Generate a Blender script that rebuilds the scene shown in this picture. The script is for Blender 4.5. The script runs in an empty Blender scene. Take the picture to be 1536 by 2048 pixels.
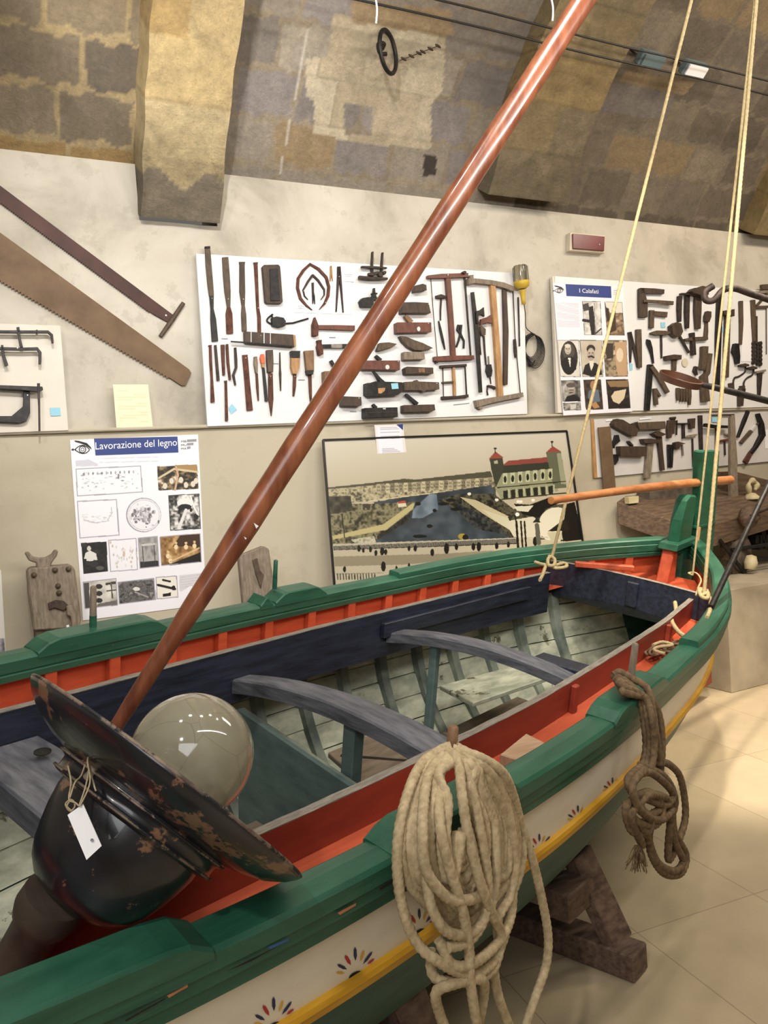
import bpy, bmesh, math, random
import numpy as np
from mathutils import Vector, Matrix, noise
random.seed(7)
RNG = np.random.default_rng(5)
C = bpy.context.scene.collection
PI = math.pi
# ------------------------------------------------------------------ camera model (1536 x 2048)
IW, IH, FPX, EYE = 1536, 2048, 1600.0, 1.6
_y, _p, _r = map(math.radians, (27.03, -2.5, -3.9))
CF = np.array([math.sin(_y)*math.cos(_p), math.cos(_y)*math.cos(_p), math.sin(_p)])
_R = np.array([math.cos(_y), -math.sin(_y), 0.0]); _U = np.cross(_R, CF)
CR = _R*math.cos(_r)+_U*math.sin(_r); CU = -_R*math.sin(_r)+_U*math.cos(_r)
CO = np.array([0, 0, EYE])
def ray(px, py): return CF+CR*(px-IW/2)/FPX-CU*(py-IH/2)/FPX
def proj(P):
    d = np.asarray(P, float)-CO; z = d@CF
    return IW/2+FPX*(d@CR)/z, IH/2-FPX*(d@CU)/z
def PL(px, py, pl=(4.7, 0, 0), off=0.0):          # a leaning plane along the wall: y = y0 + k (z - z0)
    y0, k, z0 = pl; d = ray(px, py)
    t = (y0-off+k*(EYE-z0))/(d[1]-k*d[2]); return CO+d*t
def PZ(px, py, z): d = ray(px, py); return CO+d*((z-EYE)/d[2])
def PD(px, py, dep): return CO+ray(px, py)*dep
# ------------------------------------------------------------------ boat frame (u aft, v far side, w up)
_th, _heel, _tr = .372, .187, .004
BO = np.array([1.047, 2.300, 1.004])
BU = np.array([math.cos(_th)*math.cos(_tr), math.sin(_th)*math.cos(_tr), math.sin(_tr)])
_v = np.array([-math.sin(_th), math.cos(_th), 0.0]); _w = np.cross(BU, _v)
BV = _v*math.cos(_heel)+_w*math.sin(_heel); BW = np.cross(BU, BV)
BM = np.array([BU, BV, BW]); BC = BM@(CO-BO)
def b2w(P): return BO+np.asarray(P, float)@BM
def sheer(s): return .096*(s/2.723)**2
def BWp(px, py, h=0., sh=1.):
    d = BM@ray(px, py); W = h
    for _ in range(30):
        P = BC+d*((W-BC[2])/d[2]); W = h+sh*sheer(P[0])
    return P
def BSp(px, py, s): d = BM@ray(px, py); return BC+d*((s-BC[0])/d[0])
def BVp(px, py, v): d = BM@ray(px, py); return BC+d*((v-BC[1])/d[1])
# ------------------------------------------------------------------ materials
def lin(c):
    if isinstance(c, str): c = [int(c[i:i+2], 16)/255 for i in (0, 2, 4)]
    return tuple((x/12.92 if x <= .04045 else ((x+.055)/1.055)**2.4) for x in c)
def newmat(name):
    m = bpy.data.materials.new(name); m.use_nodes = True; n = m.node_tree.nodes; l = m.node_tree.links
    return m, n, l, n['Principled BSDF']
def tex(n, l, scale, detail=6, rough=.6, coord='Object', stretch=None, dist=0):
    t = n.new('ShaderNodeTexCoord'); x = n.new('ShaderNodeTexNoise')
    x.inputs['Scale'].default_value = scale; x.inputs['Detail'].default_value = detail
    x.inputs['Roughness'].default_value = rough; x.inputs['Distortion'].default_value = dist
    if stretch:
        mp = n.new('ShaderNodeMapping'); mp.inputs['Scale'].default_value = stretch
        l.new(t.outputs[coord], mp.inputs['Vector']); l.new(mp.outputs[0], x.inputs['Vector'])
    else: l.new(t.outputs[coord], x.inputs['Vector'])
    return x
def ramp(n, l, src, stops):
    r = n.new('ShaderNodeValToRGB'); e = r.color_ramp.elements
    while len(e) < len(stops): e.new(.5)
    for i, (p, c) in enumerate(stops):
        e[i].position = p; e[i].color = (*lin(c), 1) if not isinstance(c, float) else (c, c, c, 1)
    l.new(src, r.inputs[0]); return r
def mixc(n, l, fac, a, b, mode='MIX'):
    m = n.new('ShaderNodeMix'); m.data_type = 'RGBA'; m.blend_type = mode
    if isinstance(fac, (int, float)): m.inputs[0].default_value = fac
    else: l.new(fac, m.inputs[0])
    for k, v in ((6, a), (7, b)):
        if isinstance(v, (str, tuple)): m.inputs[k].default_value = (*lin(v), 1)
        else: l.new(v, m.inputs[k])
    return m.outputs[2]
def bump(n, l, b, src, st, d=.01):
    k = n.new('ShaderNodeBump'); k.inputs['Strength'].default_value = st; k.inputs['Distance'].default_value = d
    l.new(src, k.inputs['Height']); l.new(k.outputs[0], b.inputs['Normal']); return k
def pbr(name, c1, c2=None, scale=12, rough=.6, metal=0, bmp=.3, stretch=None, detail=6, lo=.35, hi=.65, spots=None, sp_scale=20, sp=.62, coat=0, dist=0, bd=.004):
    m, n, l, b = newmat(name)
    c2 = c2 or c1
    x = tex(n, l, scale, detail, stretch=stretch, dist=dist)
    col = ramp(n, l, x.outputs[0], [(lo, c1), (hi, c2)]).outputs[0]
    if spots:
        y = tex(n, l, sp_scale, 8, .7)
        r = ramp(n, l, y.outputs[0], [(sp, 0.0), (sp+.03, 1.0)])
        col = mixc(n, l, r.outputs[0], col, spots)
    l.new(col, b.inputs['Base Color'])
    b.inputs['Roughness'].default_value = rough; b.inputs['Metallic'].default_value = metal
    b.inputs['Coat Weight'].default_value = coat
    if bmp: bump(n, l, b, x.outputs[0], bmp, bd)
    return m
M = {}
M['wood_dark'] = pbr('wood_dark', '33261e', '4b3a2c', 14, .6, stretch=(3, 3, 1), bmp=.3)
M['wood_mid'] = pbr('wood_mid', '6a4c34', '8d6c4c', 14, .6, stretch=(3, 3, 1), bmp=.3)
M['wood_light'] = pbr('wood_light', '9b7448', 'b98f60', 14, .6, stretch=(3, 3, 1))
M['wood_grey'] = pbr('wood_grey', '6e6152', '8f8271', 16, .75, stretch=(4, 4, 1))
M['wood_red'] = pbr('wood_red', '4f2a20', '713f2e', 14, .5, stretch=(3, 3, 1))
M['wood_tool'] = pbr('wood_tool', '40342a', '5f4e3c', 20, .65, stretch=(3, 3, 1))
M['iron'] = pbr('iron', '2b2523', '4b3f3a', 30, .6, .5, .5)
M['iron_black'] = pbr('iron_black', '1a1a1b', '33302e', 30, .5, .5, .4)
M['rust'] = pbr('rust', '45291f', '6b4334', 35, .75, .25, .5)
M['steel'] = pbr('steel', '6f6860', '968e84', 30, .45, .6, .3)
M['saw_steel'] = pbr('saw_steel', '5f4a33', '776048', 5, .7, .1, .25, spots='4c3220', sp_scale=9, sp=.66)
M['saw_dark'] = pbr('saw_dark', '3c2723', '4c332c', 6, .6, .4, .25)
M['orange_plastic'] = pbr('orange_plastic', 'e0561e', 'ee6a28', 5, .4, bmp=0)
M['yellow_plastic'] = pbr('yellow_plastic', 'b8982c', 'cfb043', 5, .45, bmp=0)
M['blue_note'] = pbr('blue_note', '8cc3d8', 'a2d2e2', 5, .8, bmp=0)
M['white_board'] = pbr('white_board', 'dcdcdc', 'e6e6e6', 2, .55, bmp=.02)
M['grey_board'] = pbr('grey_board', 'c4c0bc', 'd0ccc8', 3, .7, bmp=.05)
M['cream_board'] = pbr('cream_board', 'd3cbbd', 'dcd5c8', 3, .7, bmp=.05)
M['paper'] = pbr('paper', 'e9e7e8', 'f0eef0', 3, .7, bmp=0)
M['paper_cream'] = pbr('paper_cream', 'e2d6b4', 'ebe0c2', 3, .8, bmp=0)
M['ink'] = pbr('ink', '8c8a92', '9c9aa2', 3, .8, bmp=0)
M['white_text'] = pbr('white_text', 'f0f0f2', 'f4f4f6', 3, .7, bmp=0)
M['banner_blue'] = pbr('banner_blue', '1c3478', '203a82', 3, .5, bmp=0)
M['nail'] = pbr('nail', 'd8d8d6', 'f0f0ee', 40, .3, .4, 0)
M['black_frame'] = pbr('black_frame', '141414', '1d1c1c', 4, .35, bmp=0)
M['green'] = pbr('green_paint', '1f4f3c', '30634d', 4, .38, bmp=.35, stretch=(1, 5, 8), spots='5b8a6e', sp_scale=22, sp=.69, detail=8)
M['green_deep'] = pbr('green_deep_paint', '164a35', '1e5a42', 5, .42, bmp=.2, stretch=(1, 5, 5))
M['green_low'] = pbr('green_lower_paint', '2c4c42', '3b6052', 4, .55, bmp=.25, stretch=(1, 4, 6))
M['orange'] = pbr('orange_paint', 'a5442a', 'bd5633', 4, .5, bmp=.3, stretch=(1, 6, 6), spots='8a4a30', sp_scale=16, sp=.72)
M['red_orange'] = pbr('red_orange_paint', '7e2f20', '963d2a', 3, .5, bmp=.25, stretch=(1, 6, 6), spots='5c2a20', sp_scale=25, sp=.73)
M['navy'] = pbr('navy_paint', '191c28', '2a2f3f', 6, .48, bmp=.5, stretch=(1, 8, 8), detail=8, spots='454c5c', sp_scale=14, sp=.69)
M['grey_blue'] = pbr('worn_grey_blue_paint', '44464f', '6c6d73', 7, .6, bmp=.6, stretch=(6, 1, 8), detail=10)
M['worn_edge'] = pbr('worn_board_edge', '6c665d', '8d867a', 20, .75, bmp=.7, stretch=(1, 6, 6), detail=8)
M['cream'] = pbr('cream_paint', 'dfd4be', 'ece3d0', 3, .45, bmp=.2, stretch=(1, 3, 3), spots='a48a6a', sp_scale=9, sp=.73)
M['yellow'] = pbr('yellow_paint', 'c4901c', 'd9a52c', 6, .5, bmp=.3, stretch=(1, 5, 5), spots='8a6424', sp_scale=18, sp=.70)
M['teal'] = pbr('teal_grey_paint', '4c5f5e', '5f7370', 5, .55, bmp=.25, stretch=(2, 2, 6), spots='8a9a92', sp_scale=22, sp=.72)
M['inner'] = pbr('inner_plank_paint', '8f9482', 'c8cab2', 5, .6, bmp=.45, stretch=(1.5, 3, 3), spots='5f5c46', sp_scale=7, sp=.62, detail=8)
M['inner_rib'] = pbr('inner_frame_paint', '4f5a54', '8a9284', 6, .6, bmp=.4, spots='9a6b2f', sp_scale=7, sp=.69)
M['bilge'] = pbr('bilge_board', '6b5e4e', '877a66', 7, .7, bmp=.5, stretch=(1, 5, 5))
M['raw_wood'] = pbr('raw_wood', '9b7c60', 'b5977a', 7, .7, bmp=.4, stretch=(1, 7, 3))
M['varnish'] = pbr('varnished_spar', '5f3020', '8f5638', 5, .32, bmp=.2, stretch=(4, 4, .5), detail=8, spots='4a2416', sp_scale=3.5, sp=.62, coat=.35)
M['bamboo'] = pbr('tiller_wood', '9a5c34', 'bd8250', 4, .4, bmp=.15, stretch=(1, 6, 6), coat=.2)
M['rope_light'] = pbr('pale_rope', 'a3906e', 'c6b38f', 60, .9, bmp=.5)
M['rope_line'] = pbr('cream_line', 'a08f68', 'b8a67c', 60, .85, bmp=.4)
M['rope_brown'] = pbr('brown_rope', '554330', '7d6748', 60, .9, bmp=.5)
M['trestle'] = pbr('trestle_wood', '4e3b31', '766051', 9, .75, bmp=.5, stretch=(1, 6, 6))
M['bench'] = pbr('bench_wood', '4c3c2e', '6f5a45', 9, .7, bmp=.6, stretch=(1, 5, 6), spots='8b7a66', sp_scale=14, sp=.66)
M['red_lens'] = pbr('red_lens', '5c1c22', '6e252a', 8, .25, bmp=0)
M['cream_plastic'] = pbr('cream_plastic', 'c9bfa8', 'd6ccb6', 4, .5, bmp=0)
M['blue_metal'] = pbr('blue_metal', '5a6a6e', '6a7a7c', 6, .5, .1, 0)
M['enamel'] = pbr('black_enamel', '101116', '24242a', 7, .3, bmp=.15, spots='7a5a44', sp_scale=12, sp=.565, coat=.35, detail=9)
M['enamel_edge'] = pbr('worn_enamel_edge', '4a3c33', '8a7a68', 22, .6, .1, .5, spots='1a1a1c', sp_scale=16, sp=.52)
M['white_enamel'] = pbr('white_enamel', 'b8b4a6', 'cbc7b8', 6, .25, bmp=.1)
M['string'] = pbr('string', '9a8a6c', 'b7a888', 60, .9, bmp=0)
M['cord_black'] = pbr('cord_black', '151515', '202020', 60, .5, bmp=0)
M['chain_iron'] = pbr('chain_iron', '2e2622', '5a4436', 40, .8, .3, .3)
M['hoop'] = pbr('hoop_wood', '38221a', '523322', 8, .5, bmp=.2)
M['pet_red'] = pbr('petal_red', 'a8242a', 'b83036', 9, .6, bmp=0)
M['pet_blue'] = pbr('petal_blue', '1c2348', '262d55', 9, .6, bmp=0)
M['pet_yel'] = pbr('petal_yellow', 'cfa23c', 'dcb04a', 9, .6, bmp=0)
M['pet_blue2'] = pbr('scrape_blue', '23508a', '2c5c94', 20, .5, bmp=0)
M['scrape_orange'] = pbr('scrape_orange', 'b0714a', 'c48662', 20, .6, bmp=0)
M['dark_hole'] = pbr('dark_hole', '17120e', '211a15', 9, .9, bmp=0)
M['stone_grey'] = pbr('machine_grey', '4a4138', '6f6456', 12, .8, .15, .6)
M['plinth'] = pbr('plinth_render', '9a8f7c', 'aca08b', 5, .8, bmp=.3)
M['ivory'] = pbr('ivory', 'b9ac84', 'd6cba4', 9, .6, bmp=.2)
def vcmat(name, rough=.55, noise_amt=0, bmp=0, coat=0):
    m, n, l, b = newmat(name)
    a = n.new('ShaderNodeVertexColor'); a.layer_name = 'Col'; col = a.outputs[0]
    if noise_amt:
        x = tex(n, l, 9, 12, .75); r = ramp(n, l, x.outputs[0], [(.3, .62), (.7, 1.18)])
        r.color_ramp.elements[1].color = (1.25, 1.22, 1.18, 1)
        col = mixc(n, l, noise_amt, col, r.outputs[0], 'MULTIPLY')
        y = tex(n, l, 38, 10, .8); r2 = ramp(n, l, y.outputs[0], [(.34, .6), (.6, 1.08)])
        col = mixc(n, l, noise_amt*.7, col, r2.outputs[0], 'MULTIPLY')
        if bmp:
            s = n.new('ShaderNodeMath'); s.operation = 'ADD'; l.new(x.outputs[0], s.inputs[0]); l.new(y.outputs[0], s.inputs[1])
            bump(n, l, b, s.outputs[0], bmp, .03)
    l.new(col, b.inputs['Base Color']); b.inputs['Roughness'].default_value = rough
    b.inputs['Coat Weight'].default_value = coat; b.inputs['Coat Roughness'].default_value = .08
    return m
M['print'] = vcmat('printed_sheet', .5)
M['gloss_print'] = vcmat('glossy_print', .35, coat=.6)
M['stone'] = vcmat('vault_stone', .9, .75, .8)
def plaster(name, base, hi, dark, sc=1.0):
    m, n, l, b = newmat(name)
    x = tex(n, l, 1.6*sc, 10, .62, dist=.4); y = tex(n, l, 6*sc, 8, .7)
    c = ramp(n, l, x.outputs[0], [(.32, dark), (.5, base), (.72, hi)]).outputs[0]
    r = ramp(n, l, y.outputs[0], [(.57, 0.0), (.60, 1.0)])
    c2 = mixc(n, l, .3, c, dark); c = mixc(n, l, r.outputs[0], c, c2)
    l.new(c, b.inputs['Base Color']); b.inputs['Roughness'].default_value = .85
    bump(n, l, b, y.outputs[0], .25, .01); return m
M['plaster'] = plaster('plaster_upper', 'bbb4a6', 'cbc5b8', '9c9587', 1.2)
M['plaster_low'] = plaster('plaster_lower', 'b9b09b', 'c1b8a4', 'a99f8a', .6)
def floor_mat():
    m, n, l, b = newmat('limestone_floor')
    t = n.new('ShaderNodeTexCoord'); mp = n.new('ShaderNodeMapping')
    mp.inputs['Rotation'].default_value = (0, 0, .1); l.new(t.outputs['Object'], mp.inputs['Vector'])
    k = n.new('ShaderNodeTexBrick'); k.offset = 0; k.inputs['Scale'].default_value = 1
    k.inputs['Brick Width'].default_value = .52; k.inputs['Row Height'].default_value = 1.04
    k.inputs['Mortar Size'].default_value = .0022; k.inputs['Mortar Smooth'].default_value = .2
    k.inputs['Color1'].default_value = (*lin('c3b294'), 1); k.inputs['Color2'].default_value = (*lin('bbaa8b'), 1)
    k.inputs['Mortar'].default_value = (*lin('9a8a70'), 1)
    l.new(mp.outputs[0], k.inputs['Vector'])
    x = tex(n, l, 3, 9, .6); r = ramp(n, l, x.outputs[0], [(.35, .78), (.65, 1.0)])
    c = mixc(n, l, .8, k.outputs[0], r.outputs[0], 'MULTIPLY')
    l.new(c, b.inputs['Base Color']); b.inputs['Roughness'].default_value = .42; return m
M['floor'] = floor_mat()
def glass_mat():
    m, n, l, b = newmat('frosted_old_glass')
    x = tex(n, l, 7, 6); v = n.new('ShaderNodeTexVoronoi'); v.feature = 'DISTANCE_TO_EDGE'; v.inputs['Scale'].default_value = 9
    t = n.new('ShaderNodeTexCoord'); l.new(t.outputs['Object'], v.inputs['Vector'])
    r = ramp(n, l, v.outputs['Distance'], [(.0, .55), (.008, 1.0)])
    c = ramp(n, l, x.outputs[0], [(.3, '8f8974'), (.7, 'aaa48e')]).outputs[0]
    c = mixc(n, l, r.outputs[0], '6e6450', c)
    l.new(c, b.inputs['Base Color']); b.inputs['Roughness'].default_value = .08
    b.inputs['Transmission Weight'].default_value = .35; b.inputs['Coat Weight'].default_value = .6
    b.inputs['IOR'].default_value = 1.45; return m
M['globe'] = glass_mat()
m, n, l, b = newmat('clear_glass'); b.inputs['Base Color'].default_value = (.42, .39, .28, 1); b.inputs['Roughness'].default_value = .15
b.inputs['Transmission Weight'].default_value = .7; M['jar'] = m
M['neck'] = pbr('neck_metal', '3c342c', '5c5044', 8, .5, .2, .3)
# ------------------------------------------------------------------ object builders
def tag(o, label=None, cat=None, group=None, kind=None):
    for k, v in (('label', label), ('category', cat), ('group', group), ('kind', kind)):
        if v: o[k] = v
    return o
def root(name, loc, label, cat, group=None, mat=None):
    o = bpy.data.objects.new(name, None); C.objects.link(o); o.empty_display_size = .05
    if mat is not None: o.matrix_world = mat
    else: o.location = Vector([float(x) for x in loc])
    bpy.context.view_layer.update()
    return tag(o, label, cat, group)
def link(name, me, mats, parent=None, smooth=False):
    for m in (mats if isinstance(mats, (list, tuple)) else [mats]): me.materials.append(M[m] if isinstance(m, str) else m)
    if smooth: me.polygons.foreach_set('use_smooth', [True]*len(me.polygons))
    o = bpy.data.objects.new(name, me); C.objects.link(o)
    if parent: o.parent = parent
    return o
def wt(o):
    t = np.zeros(3)
    while o is not None: t += np.array(o.matrix_basis.translation); o = o.parent
    return t
class MB:
    """collects shapes in world (or local) coordinates and links them as ONE mesh"""
    def __init__(s): s.v = []; s.f = []; s.mi = []; s.sm = []; s.cur = 0
    def add(s, vs, fs, smooth=False):
        k = len(s.v); s.v += [tuple(float(a) for a in p) for p in vs]
        for f in fs: s.f.append([k+i for i in f]); s.mi.append(s.cur); s.sm.append(smooth)
        return s
    def box(s, c, size, R=None):
        c = np.array(c, float); h = np.array(size)/2; R = np.eye(3) if R is None else np.array(R)
        vs = [c+R.T@(h*np.array(k)) if False else c+(h*np.array(k))@R for k in ((-1,-1,-1),(1,-1,-1),(1,1,-1),(-1,1,-1),(-1,-1,1),(1,-1,1),(1,1,1),(-1,1,1))]
        return s.add(vs, [(0,3,2,1),(4,5,6,7),(0,1,5,4),(1,2,6,5),(2,3,7,6),(3,0,4,7)])
    def hexa(s, q):     # 8 corners: bottom 4, top 4
        return s.add(q, [(0,3,2,1),(4,5,6,7),(0,1,5,4),(1,2,6,5),(2,3,7,6),(3,0,4,7)])
    def beam(s, a, b, wd, ht, up=(0, 0, 1)):
        a = np.array(a, float); b = np.array(b, float); d = b-a; d /= np.linalg.norm(d)
        sd = np.cross(d, up); sd /= np.linalg.norm(sd); u = np.cross(sd, d)
        q = [a-sd*wd/2-u*ht/2, a+sd*wd/2-u*ht/2, b+sd*wd/2-u*ht/2, b-sd*wd/2-u*ht/2]
        return s.hexa(q+[p+u*ht for p in q])
    def prism(s, pts, d):     # polygon in 3D extruded by the vector d
        n = len(pts); pts = [np.array(p, float) for p in pts]; d = np.array(d)
        vs = pts+[p+d for p in pts]
        return s.add(vs, [tuple(range(n))[::-1], tuple(range(n, 2*n))]+[(i, (i+1) % n, n+(i+1) % n, n+i) for i in range(n)])
    def tube(s, pts, r, seg=8, caps=True, closed=False):
        pts = np.array(pts, float); n = len(pts); r = np.full(n, r) if np.isscalar(r) else np.array(r, float)
        T = np.gradient(pts, axis=0)
        if closed: T = np.roll(pts, -1, 0)-np.roll(pts, 1, 0)
        T /= np.linalg.norm(T, axis=1)[:, None]+1e-12
        a = np.array([0, 0, 1.]) if abs(T[0][2]) < .9 else np.array([1., 0, 0])
        N = np.cross(T[0], a); N /= np.linalg.norm(N); vs = []
        for i in range(n):
            N = N-T[i]*(N@T[i]); N /= np.linalg.norm(N)+1e-12; B = np.cross(T[i], N)
            for k in range(seg): t = 2*PI*k/seg; vs.append(pts[i]+r[i]*(N*math.cos(t)+B*math.sin(t)))
        fs = []
        for i in range(n if closed else n-1):
            j = (i+1) % n
            for k in range(seg): fs.append((i*seg+k, i*seg+(k+1) % seg, j*seg+(k+1) % seg, j*seg+k))
        s.add(vs, fs, True)
        if caps and not closed:
            s.add(vs[:seg], [tuple(range(seg))[::-1]]); s.add(vs[-seg:], [tuple(range(seg))])
        return s
    def lathe(s, prof, c, ax, seg=48, smooth=True):      # prof = [(r, h)] along axis ax from c
        ax = np.array(ax, float); ax /= np.linalg.norm(ax); c = np.array(c, float)
        a = np.array([0, 0, 1.]) if abs(ax[2]) < .9 else np.array([1., 0, 0])
        N = np.cross(ax, a); N /= np.linalg.norm(N); B = np.cross(ax, N); vs = []; fs = []
        for (r, h) in prof:
            for k in range(seg): t = 2*PI*k/seg; vs.append(c+ax*h+r*(N*math.cos(t)+B*math.sin(t)))
        for i in range(len(prof)-1):
            for k in range(seg): fs.append((i*seg+k, i*seg+(k+1) % seg, (i+1)*seg+(k+1) % seg, (i+1)*seg+k))
        return s.add(vs, fs, smooth)
    def grid(s, P, smooth=True, flip=False):            # P[i][j] points
        P = np.array(P, float); a, b = P.shape[:2]; fs = []
        for i in range(a-1):
            for j in range(b-1):
                q = (i*b+j, i*b+j+1, (i+1)*b+j+1, (i+1)*b+j); fs.append(q[::-1] if flip else q)
        return s.add(P.reshape(-1, 3), fs, smooth)
    def build(s, name, mats, parent=None, local=False, bevel=0, label=None, fixn=True):
        v = np.array(s.v); org = np.zeros(3)
        if not local:
            if parent is not None: org = wt(parent)
            else: org = np.array([(v[:, 0].min()+v[:, 0].max())/2, (v[:, 1].min()+v[:, 1].max())/2, v[:, 2].min()])
        me = bpy.data.meshes.new(name); me.from_pydata((v-org).tolist(), [], s.f)
        me.polygons.foreach_set('material_index', s.mi); me.polygons.foreach_set('use_smooth', s.sm)
        bm = bmesh.new(); bm.from_mesh(me)
        if fixn: bmesh.ops.recalc_face_normals(bm, faces=bm.faces)
        if bevel:
            es = [e for e in bm.edges if len(e.link_faces) == 2 and e.calc_face_angle(0) > .5]
            try: bmesh.ops.bevel(bm, geom=es, offset=bevel, segments=1, affect='EDGES', clamp_overlap=True)
            except Exception: pass
        bm.to_mesh(me); bm.free(); me.update()
        o = link(name, me, mats, parent)
        if parent is None: o.location = org
        if label: o['label'] = label
        return o
def struct(o): o['kind'] = 'structure'; return o
def catmull(P, n=12, closed=False):
    P = [np.array(p, float) for p in P]; out = []
    K = len(P)
    for i in range(K if closed else K-1):
        g = (lambda k: P[k % K]) if closed else (lambda k: P[min(max(k, 0), K-1)])
        p0, p1, p2, p3 = g(i-1), g(i), g(i+1), g(i+2)
        for j in range(n):
            t = j/n; out.append(.5*((2*p1)+(-p0+p2)*t+(2*p0-5*p1+4*p2-p3)*t*t+(-p0+3*p1-3*p2+p3)*t**3))
    if not closed: out.append(P[-1])
    return np.array(out)
def resample(P, ds):
    P = np.array(P, float); L = np.r_[0, np.cumsum(np.linalg.norm(np.diff(P, axis=0), axis=1))]
    n = max(3, int(L[-1]/ds)); t = np.linspace(0, L[-1], n)
    return np.stack([np.interp(t, L, P[:, k]) for k in range(3)], 1)
def rope_mesh(paths, R, pitch=None, seg=12, ds=None):
    """laid three-strand rope along each path, all in one MB"""
    mb = MB(); pitch = pitch or R*7; ds = ds or R*.45
    for P in paths:
        P = resample(P, ds); n = len(P); T = np.gradient(P, axis=0); T /= np.linalg.norm(T, axis=1)[:, None]+1e-12
        a = np.array([0, 0, 1.]) if abs(T[0][2]) < .9 else np.array([1., 0, 0])
        N = np.cross(T[0], a); N /= np.linalg.norm(N); vs = []
        for i in range(n):
            N = N-T[i]*(N@T[i]); N /= np.linalg.norm(N)+1e-12; B = np.cross(T[i], N); ph = 2*PI*i*ds/pitch
            for k in range(seg):
                t = 2*PI*k/seg; q = (t-ph)*1.5; rr = R*(.83+.19*abs(math.cos(q))); vs.append(P[i]+rr*(N*math.cos(t)+B*math.sin(t)))
        fs = [(i*seg+k, i*seg+(k+1) % seg, (i+1)*seg+(k+1) % seg, (i+1)*seg+k) for i in range(n-1) for k in range(seg)]
        mb.add(vs, fs, True); mb.add(vs[:seg], [tuple(range(seg))[::-1]]); mb.add(vs[-seg:], [tuple(range(seg))])
    return mb
def text_mesh(name, s, origin, ex, ey, size, mat, parent, width=None, depth=.0006):
    """flat lettering on a sheet: origin = lower left, ex along the line, ey up"""
    cu = bpy.data.curves.new(name, 'FONT'); cu.body = s; cu.size = 1; cu.extrude = 0
    t = bpy.data.objects.new(name, cu); C.objects.link(t); dg = bpy.context.evaluated_depsgraph_get()
    me = bpy.data.meshes.new_from_object(t.evaluated_get(dg)); C.objects.unlink(t); bpy.data.objects.remove(t)
    v = np.array([x.co[:] for x in me.vertices]); w = v[:, 0].max()-v[:, 0].min(); v[:, 0] -= v[:, 0].min()
    kx = (width/w) if width else size
    org = wt(parent) if parent else np.zeros(3)
    nrm = np.cross(ex, ey)
    P = np.array(origin)+v[:, :1]*kx*np.array(ex)+v[:, 1:2]*size*np.array(ey)+nrm*depth-org
    for i, q in enumerate(P): me.vertices[i].co = q
    me.materials.clear(); me.materials.append(M[mat]); o = bpy.data.objects.new(name, me); C.objects.link(o)
    if parent: o.parent = parent
    return o
# ================================================================== ROOM
X0, X1, YB, YW = -2.6, 10.5, -1.05, 4.66
ZL, ZP = 1.97, 3.45              # ledge height, top of the plaster
mb = MB(); mb.box(((X0+X1)/2, (YB+4.66)/2, -.05), (X1-X0+.4, 4.66-YB+.8, .1)); struct(mb.build('floor', 'floor'))
mb = MB(); mb.box(((X0+X1)/2, 4.80, ZL/2-.002), (X1-X0, .4, ZL)); mb.box(((X0+X1)/2, 4.80, ZL-.010), (X1-X0, .455, .020)); struct(mb.build('wall_back', 'plaster_low', bevel=.006))
mb = MB()
for x0, x1, z1 in ((X0, .957, ZP), (.957, 1.405, 3.14), (1.405, X1, ZP)): mb.box(((x0+x1)/2, YW+.16, (ZL+z1)/2), (x1-x0, .32, z1-ZL))
struct(mb.build('wall_back_upper', 'plaster'))
mb = MB(); mb.box(((X0+X1)/2, YB-.1, 1.8), (X1-X0, .2, 3.6)); struct(mb.build('wall_front', 'plaster'))
mb = MB(); mb.box((X0-.1, 1.9, 2.5), (.2, 6.2, 5.2)); struct(mb.build('wall_left', 'plaster'))
mb = MB(); mb.box((X1+.1, 1.9, 2.5), (.2, 6.2, 5.2)); struct(mb.build('wall_right', 'plaster'))
# vault: circular section, axis along the wall
VY, VZ, RW = 1.93, 1.75, 3.25
def hash2(i, j, k=0):
    x = math.sin(i*127.1+j*311.7+k*74.7)*43758.5453; return x-math.floor(x)
def inpoly(px, py, poly):
    n = len(poly); ins = np.zeros(px.shape, bool); j = n-1
    for i in range(n):
        xi, yi = poly[i]; xj, yj = poly[j]
        c = ((yi > py) != (yj > py)) & (px < (xj-xi)*(py-yi)/((yj-yi) if yj != yi else 1e-9)+xi); ins ^= c; j = i
    return ins
def lc(h): return np.array(lin(h))
GR = np.array([1.0, 1.0, 1.06])
PAL1 = [lc(h) for h in ('7b705c', '887b64', '6f6656', '8f8268', '80745f')]
PAL2 = [lc(h) for h in ('8c8379', '857c74', '8f8471', '867c6e', '938873', '89807a')]
PAL3 = [lc(h) for h in ('7a6b55', '82735a', '6f624f', '897a60', '7c6e5a')]
CREAM = [lc(h) for h in ('b5a585', 'bcae8e', 'ac9c7b')]
TAN = lc('a58a5c'); MORT1 = lc('a89672'); MORT2 = lc('94846a')
def vaultgrid(name, xs, al, R, paint):
    Xg, Ag = np.meshgrid(xs, al, indexing='ij')
    jit = np.zeros_like(Xg)
    P = np.stack([Xg, VY+(R+jit)*np.cos(Ag), VZ+(R+jit)*np.sin(Ag)], -1)
    col = paint(Xg, Ag, P)
    a, b = Xg.shape; idx = np.arange(a*b).reshape(a, b)
    F = np.stack([idx[:-1, :-1], idx[:-1, 1:], idx[1:, 1:], idx[1:, :-1]], -1).reshape(-1, 4)
    me = bpy.data.meshes.new(name); me.from_pydata(P.reshape(-1, 3).tolist(), [], F.tolist())
    ca = me.color_attributes.new('Col', 'FLOAT_COLOR', 'POINT')
    ca.data.foreach_set('color', np.c_[col.reshape(-1, 3), np.ones(a*b)].ravel())
    return link(name, me, 'stone', smooth=True)
CREAM_PX = [[(668, 27), (892, 60), (885, 180), (862, 210), (862, 298), (740, 288), (628, 268), (628, 205), (612, 190), (612, 120), (655, 110)]]
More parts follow.
